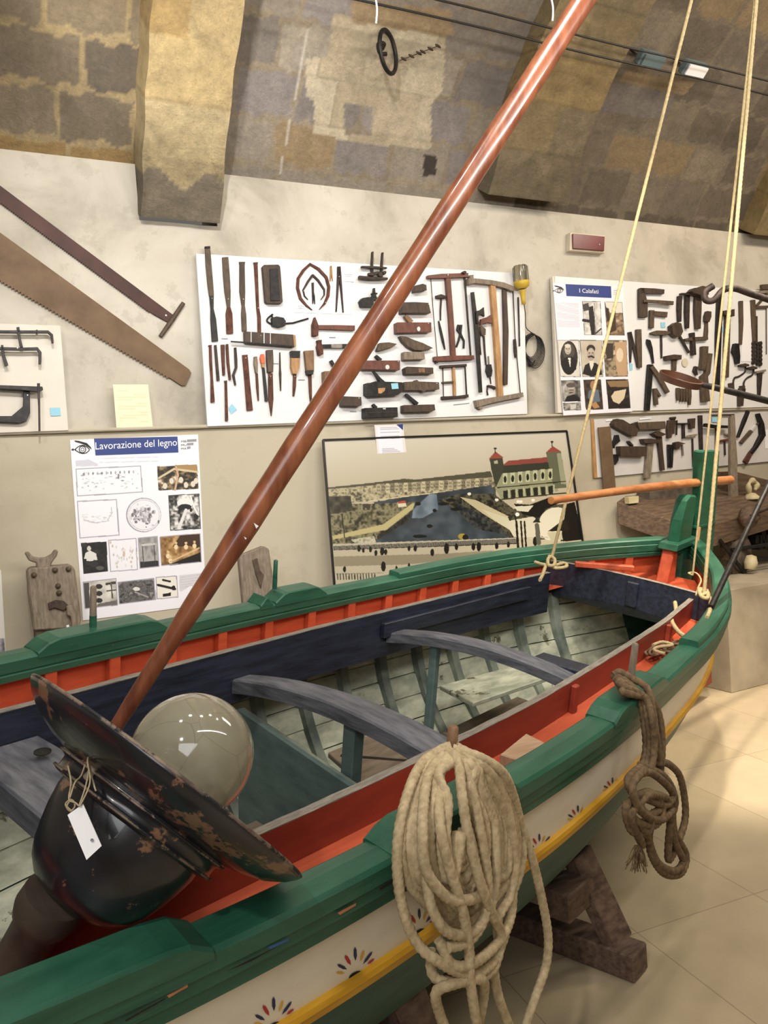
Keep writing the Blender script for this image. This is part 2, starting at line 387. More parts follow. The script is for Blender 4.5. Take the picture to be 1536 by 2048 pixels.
DARKSQ = [(688, 207), (745, 213), (742, 275), (690, 268)]
HOLE = [(848, 310), (874, 315), (872, 352), (846, 352)]
def paint_web(Xg, Ag, P):
    arc = (Ag-.5502)*RW; px, py = proj(P.reshape(-1, 3)); px = px.reshape(Xg.shape); py = py.reshape(Xg.shape)
    row = np.floor((arc-.09)/.262).astype(int); col = np.zeros(Xg.shape+(3,))
    fr = (arc-.09)/.262-row
    bay = np.where(Xg < 1.2, 0, np.where(Xg < 3.6, 1, np.where(Xg < 6.2, 2, 3)))
    u = Xg/.40+np.vectorize(lambda r: hash2(r, 3)*1.0)(row); ci = np.floor(u).astype(int); fu = u-ci
    wob = .012*np.sin(Xg*23+row*2.1)+.01*np.sin(Xg*51+arc*17)
    mort = (fr*.262+wob < .020) | (fr*.262+wob > .262-.014) | (fu*.40+wob < .018) | (fu*.40+wob > .40-.014)
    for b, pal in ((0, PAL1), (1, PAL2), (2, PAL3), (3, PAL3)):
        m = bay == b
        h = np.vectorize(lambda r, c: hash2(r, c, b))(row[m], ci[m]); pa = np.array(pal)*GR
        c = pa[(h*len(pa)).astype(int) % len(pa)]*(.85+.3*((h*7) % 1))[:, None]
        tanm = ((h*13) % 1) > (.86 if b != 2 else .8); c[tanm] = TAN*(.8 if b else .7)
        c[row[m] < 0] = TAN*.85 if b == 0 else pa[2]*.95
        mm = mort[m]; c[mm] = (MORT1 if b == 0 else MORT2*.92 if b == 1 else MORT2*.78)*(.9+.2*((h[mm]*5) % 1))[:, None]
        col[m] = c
    cm = inpoly(px, py, CREAM_PX[0]) & ~inpoly(px, py, DARKSQ); k = (np.floor(Xg/.28+row*.5) % 3).astype(int)
    j = (fr < .05) | ((Xg/.28+row*.5) % 1 < .04)
    cc = np.array(CREAM)[k]; cc[j] *= .84; col[cm] = cc[cm]
    tb = inpoly(px, py, [(700, 0), (900, 20), (910, 75), (705, 45)]); col[tb] = TAN*.95
    tb = inpoly(px, py, [(1250, 140), (1390, 165), (1370, 190), (1240, 165)]); col[tb] = TAN*.85
    hh = inpoly(px, py, HOLE); col[hh] = lc('3c352f')
    gg = inpoly(px, py, [(1190, 160), (1350, 190), (1330, 240), (1180, 220)]); col[gg] = lc('857b73')*np.ones(3)
    # mineral drip running down the web
    dr = np.abs(px-(616-(py-60)*.197)) < 1.5; dr &= (py > 60) & (py < 352) & (bay == 1); col[dr] = lc('b5ada0')
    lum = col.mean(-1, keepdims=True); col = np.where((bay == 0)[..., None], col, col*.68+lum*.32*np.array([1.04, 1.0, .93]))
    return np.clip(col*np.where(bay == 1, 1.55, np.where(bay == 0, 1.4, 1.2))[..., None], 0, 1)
fine = np.linspace(.5502, 1.38, 180)
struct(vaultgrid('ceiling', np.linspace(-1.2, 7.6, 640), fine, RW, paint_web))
plain = lambda Xg, Ag, P: np.tile(lc('756852'), Xg.shape+(1,))
struct(vaultgrid('ceiling_crown', np.linspace(X0, X1, 40), np.linspace(1.38, PI-.5502, 40), RW, plain))
struct(vaultgrid('ceiling_end_left', np.linspace(X0, -1.2, 8), fine[::12], RW, plain))
struct(vaultgrid('ceiling_end_right', np.linspace(7.6, X1, 8), fine[::12], RW, plain))
def rib(name, x0, x1, R, z0, seed, base, low):
    xs = np.linspace(x0, x1, 34); a0 = math.asin((z0-VZ)/R); al = np.r_[np.linspace(a0, 1.45, 150), np.linspace(1.46, PI-a0, 40)]
    def rad(x, a):
        e = min(x-x0, x1-x)
        return R+.006*noise.noise(Vector((x*9, a*28, seed)))+.004*noise.noise(Vector((x*30, a*90, seed)))
    vs = []; cols = []; n = len(xs)
    pal = [lc(h) for h in base]
    for a in al:
        arc = (a-a0)*R
        r = int(arc/.30); f = arc/.30-r
        for i in range(-1, n+1):
            x = xs[min(max(i, 0), n-1)]
            ww = .004*math.sin(a*60+seed) if i in (-1, 0) else (.004*math.sin(a*47+seed) if i in (n-1, n) else 0)
            rr = rad(x, a) if 0 <= i < n else R+.34
            vs.append((x+ww, VY+rr*math.cos(a), VZ+rr*math.sin(a)))
            h = hash2(r, int(x > x0+(x1-x0)*(.35+.3*hash2(r, 9, seed))), seed)
            c = pal[int(h*len(pal))]*(.88+.24*((h*9) % 1))
            if arc < .22+.05*math.sin(x*20): c = lc(low)
            if f < .05: c = c*.8
            nz = noise.noise(Vector((x*14, a*40, seed+5.))); c = c*(1+.22*nz)
            cols.append(c)
    w = n+2; fs = [(k*w+i, k*w+i+1, (k+1)*w+i+1, (k+1)*w+i) for k in range(len(al)-1) for i in range(w-1)]
    fs.append(tuple(range(w)))
    me = bpy.data.meshes.new(name); me.from_pydata(vs, [], fs)
    ca = me.color_attributes.new('Col', 'FLOAT_COLOR', 'POINT')
    ca.data.foreach_set('color', np.c_[np.clip(np.array(cols), 0, 1), np.ones(len(vs))].ravel())
    bm = bmesh.new(); bm.from_mesh(me); bmesh.ops.recalc_face_normals(bm, faces=bm.faces); bm.to_mesh(me); bm.free()
    return struct(link(name, me, 'stone'))
rib('trim_1', .957, 1.405, 3.0, 3.135, 1., ('c4ae80', 'd2c29c', 'c6b48c', 'd8caa6', 'bb9f6c'), '8c8270')
rib('trim_2', 3.26, 3.92, 3.10, 3.46, 2., ('a08f6c', '968668', 'a59066', '90826a'), '82765f')
rib('trim_3', 5.93, 6.6, 3.08, 3.40, 3., ('9a8458', '8f7b54', 'a89064'), '9a875e')
rib('trim_4', -1.7, -1.1, 3.05, 3.3, 4., ('b59b68', 'c2ab7c', 'b8a47a'), '857a66')
def onvault(px, py, R=RW):
    d = ray(px, py); t = 1.5
    while t < 12:
        P = CO+d*t
        if (P[1]-VY)**2+(P[2]-VZ)**2 > R*R and P[1] > VY: return P
        t += .004
    return P
# cables along the vault
for i, (a, b) in enumerate((((768, 12), (1408, 160)), ((868, 0), (1488, 150)))):
    A = onvault(*a, R=2.97 if i == 0 else 2.96); B = onvault(*b, R=2.97 if i == 0 else 2.96)
    y, z = (A[1]+B[1])/2, (A[2]+B[2])/2
    m_ = MB(); xs = np.linspace(-2.2, 10, 60); m_.tube([(x, y, z+.004*math.sin(x*3)) for x in xs], .006, 6)
    tag(m_.build('cable', 'cord_black'), ['thin dark cable strung along the vault, the lower of the two', 'thin dark cable strung along the vault, the upper of the two'][i], 'cable')
# iron ring on a hook
P = onvault(768, 95); r_ = root('iron_ring', P, 'black iron ring hanging from an eye in the vault between two ribs', 'ring')
Q = PD(768, 95, (P-CO)@CF-.06)
rc = PD(776, 104, (P-CO)@CF-.07); e1 = np.array([.80, .60, .0]); e1 /= np.linalg.norm(e1); e2 = np.array([.05, 0, 1.]); e2 /= np.linalg.norm(e2)
m_ = MB(); m_.tube([rc+.115*(math.cos(t)*e1*.95+math.sin(t)*e2) for t in np.linspace(0, 2*PI, 33)[:-1]], .0125, 8, closed=True); m_.build('ring', 'iron_black', r_)
m_ = MB(); m_.tube(catmull([P+np.array([0, .03, 0]), Q+CU*.02, PD(757, 88, (P-CO)@CF-.09), PD(760, 106, (P-CO)@CF-.08), PD(772, 108, (P-CO)@CF-.05)], 6), .012, 8); m_.build('eye_hook', 'iron_black', r_)
m_ = MB()
pts = [onvault(800+i*7.6, 121-i*2.9, R=3.19) for i in range(11)]
m_.tube(pts, .0025, 5)
for i in (1, 3, 5, 6, 8, 10): m_.tube([pts[i]-np.array([.018, 0, -.006]), pts[i], pts[i]+np.array([.018, 0, -.006])], [.004, .008, .004], 6)
tag(m_.build('chain', 'chain_iron'), 'short rusty length of chain pinned to the vault beside the iron ring', 'chain')
for i, (a, b) in enumerate((((750, -10), (752, 47)), ((1101, -10), (1105, 42)))):
    d_ = 3.0; m_ = MB(); m_.tube(catmull([PD(*a, d_), PD((a[0]+b[0])/2+3, (a[1]+b[1])/2, d_), PD(*b, d_)], 8), .0035, 6)
    P2 = PD(*a, d_); m_.tube([P2, np.array([P2[0], P2[1], VZ+math.sqrt(max(RW**2-(P2[1]-VY)**2, 0))+.01])], .0035, 6)
    tag(m_.build('hanging_thread', 'paper'), ['frayed white thread hanging from the vault left of the spar top', 'frayed white thread hanging from the vault close behind the spar top'][i], 'thread')
# floodlights on the vault
for i, (q, w) in enumerate((((1300, 118), 48), ((1387, 137), 50))):
    P = onvault(*q, R=3.12); r_ = root('floodlight', P, ['small blue-grey floodlight on the vault cables, nearer the spar', 'small floodlight with a pale glass on the vault cables, right of the blue-grey one'][i], 'floodlight')
    n_ = np.array([0, VY-P[1], VZ-P[2]]); n_ /= np.linalg.norm(n_); ex = np.array([1., 0, 0]); ey = np.cross(n_, ex)
    Rm = np.array([ex, ey, n_]); m_ = MB(); m_.box(P, (.20, .09, .06), Rm); m_.build('housing', 'blue_metal', r_, bevel=.008)
    m_ = MB(); m_.box(P+n_*.038, (.17, .065, .012), Rm); m_.build('lens', 'paper' if i else 'blue_metal', r_)
    m_ = MB(); m_.tube([P-n_*.03-ex*.11, P-n_*.10-ex*.11, P-n_*.10+ex*.11, P-n_*.03+ex*.11], .008, 6); m_.build('bracket', 'iron', r_)
# ================================================================== BOAT
frame = Matrix(((BU[0], BV[0], BW[0], BO[0]), (BU[1], BV[1], BW[1], BO[1]), (BU[2], BV[2], BW[2], BO[2]), (0, 0, 0, 1)))
boat = root('rowing_boat', None, 'double-ended wooden fishing boat painted green, orange, cream and navy on trestles', 'boat', mat=frame)
_S = [0, .25, .5, .73, 1.0, 1.28, 1.5, 1.72, 1.95, 2.15, 2.32, 2.48, 2.62, 2.74]
_B = [.685, .678, .664, .646, .620, .592, .555, .505, .425, .345, .262, .170, .085, 0.0]
_SN = [-2.74, -2.62, -2.48, -2.32, -2.15, -1.95, -1.72, -1.5, -1.28, -1.0, -.75, -.5, -.25]; _BN = [0, .10, .195, .285, .37, .455, .535, .592, .628, .660, .676, .683, .685]
_fs = np.array(_SN+_S); _fb = np.array(_BN+_B)
def smooth_interp(x, xs, ys):
    x = min(max(x, xs[0]), xs[-1]); i = min(max(int(np.searchsorted(xs, x))-1, 0), len(xs)-2)
    h = xs[i+1]-xs[i]; t = (x-xs[i])/h
    m = lambda k: (ys[min(k+1, len(xs)-1)]-ys[max(k-1, 0)])/(xs[min(k+1, len(xs)-1)]-xs[max(k-1, 0)])
    return (2*t**3-3*t*t+1)*ys[i]+(t**3-2*t*t+t)*h*m(i)+(-2*t**3+3*t*t)*ys[i+1]+(t**3-t*t)*h*m(i+1)
def bi(s): return max(smooth_interp(s, _fs, _fb), 0.0)           # half breadth, inner edge of the rail
SE = 2.74
def sgrid(a, b, n): return np.linspace(a, b, n)
def nrm2(s):          # outward normal (ds, dv) of the plan curve
    e = .01; d = (bi(min(s+e, SE))-bi(max(s-e, -SE)))/(min(s+e, SE)-max(s-e, -SE)); k = math.hypot(1, d); return (-d/k, 1/k)
def rp(s, off, h, side):         # a point off the rail curve by off, at h over the sheer
    n = nrm2(s); ss = s+n[0]*off; vv = max(bi(s)+n[1]*off, 0.0); return (ss, side*vv, h+sheer(ss))
def sweep(mb, a, b, n, sec, side, capa=True, capb=True, hf=None):
    """sec = [(off, h)...] closed profile swept along the rail curve"""
    S = sgrid(a, b, n); P = []
    for s in S:
        dh = hf(s) if hf else 0; P.append([rp(s, o_, h_+(dh if h_ > -.02 else 0), side) for o_, h_ in sec])
    k = len(sec); vs = [p for r in P for p in r]
    fs = [(i*k+j, i*k+(j+1) % k, (i+1)*k+(j+1) % k, (i+1)*k+j) for i in range(n-1) for j in range(k)]
    if capa: fs.append(tuple(range(k)))
    if capb: fs.append(tuple(range((n-1)*k, n*k)))
    return mb.add(vs, fs)
# hull surface ---------------------------------------------------------------
KEEL = -.90
def keelz(s): return KEEL+.10*abs(s/SE)**4
def hullpt(s, q, side, inset=0.0):     # q: 0 at rail underside, 1 at keel
    t = abs(s)/SE; top = sheer(s)-.03; bot = keelz(s)
    w = top+(bot-top)*q
    full = 3.1-1.9*t**1.6; e = .62+.55*t**2
    f = max(1-q**full, 0)**e
    f *= 1+.02*math.sin(PI*min(q*1.6, 1))*(1-t)
    bb = (bi(s)+.040-inset)*f if s else (bi(s)+.040-inset)*f
    rake = .34*q*max(0, (abs(s)-1.5)/(SE-1.5))**2*(1 if s > 0 else .6)
    return (s+math.copysign(rake, s), side*max(bb, .012), w)
def qof(s, h): top = sheer(s)-.03; bot = keelz(s); return (sheer(s)+h-top)/(bot-top)
for side, nm in ((-1, 'near'), (1, 'far')):
    S = sgrid(-SE+.02, SE-.02, 90)
    mb = MB(); mb.grid([[hullpt(s, q, side) for q in [max(0, qof(s, h)) for h in (-.03, -.06, -.09, -.12, -.15, -.18, -.21, -.245)]] for s in S])
    wh = mb.build('topside_strake', 'cream', boat, local=True)
    mb = MB(); mb.grid([[hullpt(s, qof(s, -.245)+(1-qof(s, -.245))*k/16, side) for k in range(17)] for s in S])
    mb.build('lower_hull', 'green_low', boat, local=True)
    mb = MB(); P = []
    for s in S:
        a = hullpt(s, qof(s, -.245), side); b = hullpt(s, qof(s, -.286), side)
        P.append([a, (a[0], a[1]+side*.012, a[2]-.003), (a[0], a[1]+side*.016, a[2]-.014), (a[0], a[1]+side*.012, a[2]-.0165), (b[0], b[1]+side*.016, (a[2]+b[2])/2-.005), (b[0], b[1]+side*.014, b[2]+.003), b])
    mb.grid(P, smooth=False); mb.build('rubbing_strake', 'yellow', boat, local=True)
    # inside planking and frames
    for k in range(8):
        qa, qb = .2+.78*k/8, .2+.78*(k+1)/8-.006
        mb = MB(); mb.grid([[hullpt(s, q, side, i_) for q, i_ in ((qa, .018), (qa+.001, .026+.006*(k % 2)), (qb-.001, .026+.006*(k % 2)), (qb, .018))] for s in S[6:-6]], smooth=False, flip=True)
        mb.build('inner_plank', 'inner', boat, local=True)
    for i in range(19):
        s0 = -2.1+i*.225
        mb = MB(); P = []
        for k in range(21):
            q = .21+.75*k/20; a = hullpt(s0-.022, q, side, .03); b = hullpt(s0+.022, q, side, .03)
            a2 = hullpt(s0-.02, q*.985, side, .065); b2 = hullpt(s0+.02, q*.985, side, .065); P.append([a, a2, b2, b])
        mb.grid(P, smooth=False); mb.build('hull_frame', 'inner_rib', boat, local=True)
mb = MB(); mb.add([], [])
# keel and posts
pk = [hullpt(s, 1, 1) for s in sgrid(-SE+.02, SE-.02, 60)]
P = [[(p[0], -.03, p[2]+.03), (p[0], -.03, p[2]-.05), (p[0], .03, p[2]-.05), (p[0], .03, p[2]+.03)] for p in pk]; mb = MB(); mb.grid(P, smooth=False); mb.build('keel', 'green_low', boat, local=True)
def post(pts, wds, th, mat, name, parent=boat, bev=.006, v0=0.0):
    """upright board in the centre plane: pts [(s,w)] left/right edge pairs"""
    mb = MB(); mb.prism([(s, v0-th/2, w) for s, w in pts], (0, th, 0)); return mb.build(name, mat, parent, local=True, bevel=bev)
post([(2.60, .10), (2.69, .13), (2.76, .02), (3.02, -.88), (2.93, -.90), (2.62, -.2)], None, .06, 'green', 'sternpost')
post([(-2.64, .30), (-2.74, .34), (-2.80, .05), (-2.99, -.88), (-2.85, -.90), (-2.6, -.2)], None, .06, 'green', 'stem')
# stern head (short green timber inside the rudder) with its iron strap
mb = MB(); mb.prism([(2.50, -.032, .05), (2.515, -.032, .25), (2.55, -.032, .36), (2.60, -.032, .385), (2.70, -.032, .375), (2.70, -.032, .05)], (0, .064, 0)); mb.build('stern_head', 'green_deep', boat, local=True, bevel=.01)
mb = MB(); mb.prism([(2.44, -.055, .085), (2.45, -.055, .125), (2.74, -.055, .14), (2.74, -.055, .10)], (0, .11, 0)); mb.build('stern_strap', 'green', boat, local=True, bevel=.005)
mb = MB(); mb.prism([(2.40, -.035, -.12), (2.47, -.03, .10), (2.53, -.03, .10), (2.52, -.04, -.12)], (0, .065, 0)); mb.build('inner_stern_knee', 'orange', boat, local=True, bevel=.008)
# rudder and tiller
mb = MB(); mb.prism([(2.70, -.026, .62), (2.72, -.026, .625), (2.98, -.026, .62), (3.12, -.026, -.02), (3.17, -.026, -.2), (3.30, -.026, -.60), (2.96, -.026, -.60), (2.86, -.026, -.02), (2.80, -.026, .15), (2.775, -.026, .34)], (0, .052, 0))
rud = mb.build('rudder', 'green_deep', boat, local=True, bevel=.006)
mb = MB(); mb.prism([(2.96, -.027, -.60), (3.30, -.027, -.60), (3.46, -.027, -.93), (3.06, -.027, -.93)], (0, .054, 0)); mb.build('rudder_foot', 'red_orange', rud, local=True, bevel=.004)
for h in (.19, .17): pass
mb = MB(); mb.box((2.92, 0, .185), (.30, .062, .012)); mb.build('rudder_strap', 'green_deep', rud, local=True)
A = BVp(1102, 1000, .0); B = BVp(1458, 958, 0.0)
# rail (gunwale) on both sides ---------------------------------------------
SEC = [(0, 0), (.030, .004), (.070, .002), (.078, -.006), (.080, -.036), (.073, -.040), (.075, -.066), (.066, -.070), (.068, -.098), (.040, -.10), (.038, -.072), (-.004, -.070), (-.006, -.050), (.0, -.046), (-.006, -.040), (-.008, -.006)]
for side in (-1, 1):
    mb = MB(); sweep(mb, -SE, SE, 150, SEC, side); mb.build('gunwale', 'green', boat, local=True, label='green gunwale rail, side facing the room' if side < 0 else 'green gunwale rail, side facing the wall')
def pad(a, b, side, hgt=.03, e=.05, in_=-.010, out=.082):
    mb = MB(); n = 14; S = sgrid(a, b, n); P = []
    for i, s in enumerate(S):
        ee = min(s-a, b-s); h = hgt*min(1, ee/e+.02) if e else hgt
        P.append([rp(s, in_, -.012, side), rp(s, in_, h, side), rp(s, in_+.006, h+.004, side), rp(s, out-.006, h+.004, side), rp(s, out, h-.002, side), rp(s, out, -.012, side)])
    k = 6; vs = [p for r in P for p in r]; fs = [(i*k+j, i*k+j+1, (i+1)*k+j+1, (i+1)*k+j) for i in range(n-1) for j in range(k-1)]
    fs += [tuple(range(k)), tuple(range((n-1)*k, n*k))]; mb.add(vs, fs); return mb.build('rowlock_pad', 'green', boat, local=True)
for a, b in ((-1.62, -1.10), (-.70, -.27), (.24, .68)): pad(a, b, -1)
for a, b in ((-1.62, -1.15), (-.72, -.26), (.235, .50)): pad(a, b, 1, .034)
pad(.16, .22, 1, .03, .03)
for side, a in ((-1, 1.08), (1, .93)):
    mb = MB(); sweep(mb, a, SE, 60, [(-.004, .0), (-.004, .02), (.004, .026), (.060, .026), (.066, .02), (.066, 0)], side); mb.build('rail_cap', 'green', boat, local=True)
mb = MB(); mb.lathe([(.001, 0), (.0145, 0), (.0145, .002)], (-1.265, -.645, .0525), (0, 0, 1), 20); mb.build('thole_hole', 'dark_hole', boat, local=True)
# bulwark inside + stanchions + side deck -----------------------------------
DK = -.165
for side in (-1, 1):
    S = sgrid(-2.6, 2.66, 100)
    mb = MB(); mb.grid([[rp(s, .028, -.06, side), rp(s, .028, -.12, side), rp(s, .026, -.2, side)] for s in S]); mb.build('bulwark', 'orange', boat, local=True)
    for i in range(23):
        s0 = -2.45+i*.222; mb = MB(); q = []
        n = nrm2(s0)
        for h in (-.185, -.045):
            for o1, ds in ((.028, -.02), (.028, .02), (-.002, .02), (-.002, -.02)):
                p = rp(s0+ds, o1, h, side); q.append(p)
        mb.hexa(q); mb.build('stanchion', 'orange', boat, local=True, bevel=.003)
def kc(s):       # coaming half breadth
    return .452-.062*max(s-.25, 0)**1.2*.9-.03*max(-s-.2, 0)**1.5 if s < 1.5 else .452-.062*1.25**1.2*.9-(s-1.5)*.12
CT = lambda s: -.047+.5*sheer(s)
SA, SF = 1.93, -1.9
for side in (-1, 1):
    S = sgrid(-2.4, 1.936, 80)
    mb = MB(); P = []
    for s in S:
        kk = kc(s) if s > -1.9 else 0.0
        o_ = rp(s, .03, 0, side); v1 = abs(o_[1]); kk = min(kk, v1)
        P.append([(s, side*(kk+(v1-kk)*t), DK+sheer(s)*.8+.012*(1-t)) for t in np.linspace(0, 1, 5)])
    mb.grid(P); mb.build('side_deck', 'orange', boat, local=True)
    # coaming plank: navy inside, orange-red outside, worn top edge
    S = sgrid(SF, SA+(.02 if side < 0 else -.12), 50)
    mb = MB(); mb.grid([[(s, side*kc(s), CT(s)), (s, side*kc(s), -.13), (s, side*(kc(s)-.004), -.235)] for s in S]); mb.cur = 0
    mb.build('coaming_inner_face', 'navy', boat, local=True)
    mb = MB(); mb.grid([[(s, side*(kc(s)+.024), CT(s)), (s, side*(kc(s)+.024), DK-.02)] for s in S]); mb.grid([[(S[k], side*kc(S[k]), h) , (S[k], side*(kc(S[k])+.024), h)] for k in (-1,) for h in (CT(S[k]), -.2)])
    mb.build('coaming_outer_face', 'red_orange' if side < 0 else 'orange', boat, local=True)
    mb = MB(); mb.grid([[(s, side*kc(s), CT(s)-.001), (s, side*kc(s), CT(s)+.002+.0015*math.sin(s*40)), (s, side*(kc(s)+.024), CT(s)+.002+.001*math.sin(s*31)), (s, side*(kc(s)+.024), CT(s)-.001)] for s in S], smooth=False)
    mb.build('coaming_edge', 'worn_edge', boat, local=True)
    # beam shelf below the deck, inside
    for s0 in (.56, 1.5):
        if side < 0:
            mb = MB(); mb.box((s0, side*(kc(s0)+.034), (CT(s0)+DK)/2-.005), (.03, .02, CT(s0)-DK-.01)); mb.build('coaming_cleat', 'red_orange', boat, local=True, bevel=.004)
# side deck hull closer: deck underside strip between coaming bottom and hull is open, as in the boat
# cleat board on the far coaming
mb = MB(); P = []
for s in sgrid(.60, 1.62, 20): P.append([(s, kc(s)-.004, -.088+.5*sheer(s)), (s, kc(s)-.026, -.086+.5*sheer(s)), (s, kc(s)-.026, -.150+.5*sheer(s)), (s, kc(s)-.004, -.152+.5*sheer(s))])
k = 4; mb.add([p for r in P for p in r], [(i*k+j, i*k+(j+1) % k, (i+1)*k+(j+1) % k, (i+1)*k+j) for i in range(19) for j in range(k)]+[(0, 1, 2, 3), (76, 77, 78, 79)]); mb.build('inner_shelf_board', 'navy', boat, local=True, bevel=.003)
# aft cross board
def aftb(s0, th, h0, h1, name, mat):
    mb = MB(); n = 17; P = []
    bw = bi(s0)+.02
    for t in np.linspace(-1, 1, n):
        v = t*bw; top = .004+.014*(1-t*t); P.append([(s0, v, top), (s0+th, v, top), (s0+th, v, h1), (s0, v, h1+.05*(1-t*t))])
    k = 4; mb.add([p for r in P for p in r], [(i*k+j, i*k+(j+1) % k, (i+1)*k+(j+1) % k, (i+1)*k+j) for i in range(n-1) for j in range(k)]+[(0, 1, 2, 3), tuple(range((n-1)*k, n*k))]); return mb.build(name, mat, boat, local=True, bevel=.003)
aftb(1.94, .028, 0, -.19, 'aft_cross_board', 'navy')
mb = MB(); mb.grid([[(1.938, v, .0195-.014*(v/bi(1.93))**2), (1.970, v, .0195-.014*(v/bi(1.93))**2)] for v in np.linspace(-.43, .43, 12)]); mb.build('cross_board_edge', 'worn_edge', boat, local=True)
mb = MB(); mb.prism([(1.922, -.08, -.005), (1.922, -.02, -.005), (1.922, -.02, -.13), (1.922, -.08, -.13)], (.02, 0, 0)); q_ = mb.build('cross_board_cleat', 'navy', boat, local=True, bevel=.005)
# aft deck
mb = MB(); P = []
for s in sgrid(1.966, 2.6, 14): P.append([(s, t*(bi(s)+.02), DK+.8*sheer(s)+.012) for t in np.linspace(-1, 1, 9)])
mb.grid(P); mb.build('aft_deck', 'orange', boat, local=True)
# bench strip on the far side of the stern
mb = MB(); q0, q1 = np.array(BWp(1150, 1128, -.02)), np.array(BWp(1268, 1137, -.02))
mb.beam(q0+(0, .0, 0), q1, .035, .028); mb.build('stern_bench_rail', 'orange', boat, local=True, bevel=.004)
# hatch arc below the cross board: half deck with a round opening
mb = MB(); P = []
for t in np.linspace(0, PI, 25):
    v = .40*math.cos(t); s = 1.86-.38*math.sin(t)
    P.append([(1.93, v*1.06, -.13), (s+.03, v, -.135), (s, v, -.145), (s, v, -.165)])
# thwarts
def arch(s0, s1, wd, th, crown, name, mat, z0, z1=None, taper=None, v0=None, v1=None, yaw=0.0):
    mb = MB(); n = 17; P = []; z1 = z0 if z1 is None else z1
    va = kc(s0)-.002 if v0 is None else v0; vb = -(kc(s1)-.002) if v1 is None else v1
    for t in np.linspace(0, 1, n):
        v = va+(vb-va)*t; s = s0+(s1-s0)*t; c = crown*(1-(2*t-1)**2); z = z0+(z1-z0)*t+c; w2 = wd/2*(taper(t) if taper else 1)
        P.append([(s-w2, v, z-.006), (s-w2+.006, v, z), (s+w2-.006, v, z), (s+w2, v, z-.006), (s+w2, v, z-th), (s-w2, v, z-th)])
    k = 6; mb.add([p for r in P for p in r], [(i*k+j, i*k+(j+1) % k, (i+1)*k+(j+1) % k, (i+1)*k+j) for i in range(n-1) for j in range(k)]+[tuple(range(k)), tuple(range((n-1)*k, n*k))]); return mb.build(name, mat, boat, local=True)
arch(-.105, -.015, .115, .05, .055, 'thwart', 'grey_blue', -.15, taper=lambda t: .7+.5*t)
arch(.68, .79, .085, .042, .05, 'thwart', 'grey_blue', -.135)
arch(.84, .86, .09, .05, .0, 'thwart_knee', 'navy', -.10, v0=-.17, v1=-.39)
arch(-.93, -.93, .20, .07, .02, 'mast_partner', 'grey_blue', -.135)
mb = MB(); mb.lathe([(.001, 0), (.022, 0), (.022, .002)], BWp(85, 1507, -.118)+np.array([0, 0, .004]), (0, 0, 1), 20); mb.build('partner_hole', 'dark_hole', boat, local=True)
mb = MB(); mb.box((-.06, -.05, -.37), (.05, .05, .46)); mb.build('thwart_post', 'teal', boat, local=True, bevel=.004)
mb = MB(); mb.box((.70, .22, -.33), (.034, .034, .40)); mb.build('thwart_post', 'teal', boat, local=True, bevel=.004)
# bulkhead under the first thwart, bottom boards, box in the stern bilge
mb = MB(); mb.prism([(-.13, .44, -.26), (-.13, -.34, -.345), (-.13, -.34, -.70), (-.13, .40, -.70)], (.02, 0, 0)); mb.build('bulkhead', 'teal', boat, local=True)
mb = MB(); mb.prism([(-.108, .44, -.262), (-.108, -.34, -.347), (-.108, -.34, -.37), (-.108, .44, -.285)], (.012, 0, 0)); mb.build('bulkhead_rail', 'inner_rib', boat, local=True)
for i in range(7):
    v = -.27+i*.09; mb = MB(); mb.box((-.1, v, -.63), (3.3, .085, .018)); mb.build('bottom_board', 'bilge', boat, local=True, bevel=.003)
mb = MB(); mb.prism([(.92, .34, -.41), (1.46, .24, -.40), (1.42, .0, -.36), (.80, .08, -.37)], (0, 0, -.02)); mb.build('stern_sheet_board', 'inner', boat, local=True, bevel=.003)
mb = MB(); mb.prism([(.2, -.31, -.33), (1.05, -.29, -.28), (1.05, -.29, -.5), (.2, -.31, -.52)], (0, -.02, 0)); mb.build('inner_side_board', 'teal', boat, local=True, bevel=.003)
mb = MB(); mb.prism([(.09, .20, -.40), (.38, .20, -.40), (.30, -.05, -.40), (.02, -.05, -.40)], (0, 0, -.02)); o = mb.build('bottom_board', 'bilge', boat, local=True, bevel=.003)
mb = MB(); mb.prism([(.10, .15, -.399), (.115, .16, -.399), (.28, -.04, -.399), (.265, -.045, -.399)], (0, 0, -.001)); mb.build('board_slot', 'dark_hole', o, local=True)
# thole pins
def pin(px, py0, py1, v, r, mats, label, nm='thole_pin'):
    a = BVp(px, py0, v); b = np.array([a[0], a[1], BVp(px, py1, v)[2]]); mb = MB()
    d = b-a; mb.tube([a, a+d*.35], r, 10); o = mb.build(nm, mats[0], boat, local=True, label=label)
    mb = MB(); mb.tube([a+d*.35, a+d*.97, b], [r*.95, r*.85, r*.5], 10); mb.build('pin_shaft', mats[1], o, local=True)
pin(186, 1262, 1172, .72, .012, ('green', 'wood_grey'), 'grey thole pin with a green foot on the wall side rail, left')
pin(549, 1178, 1120, .72, .010, ('green', 'green_deep'), 'dark green thole pin on the wall side rail, right')
pin(900, 1530, 1455, -.72, .013, ('wood_mid', 'wood_mid'), 'wooden thole pin under the big pale rope coil')
pin(1259, 1380, 1292, -.69, .012, ('wood_grey', 'wood_grey'), 'tall grey thole pin under the brown rope')
pin(1391, 1112, 1056, -.06, .010, ('wood_light', 'wood_light'), 'short light wooden pin on the stern rail')
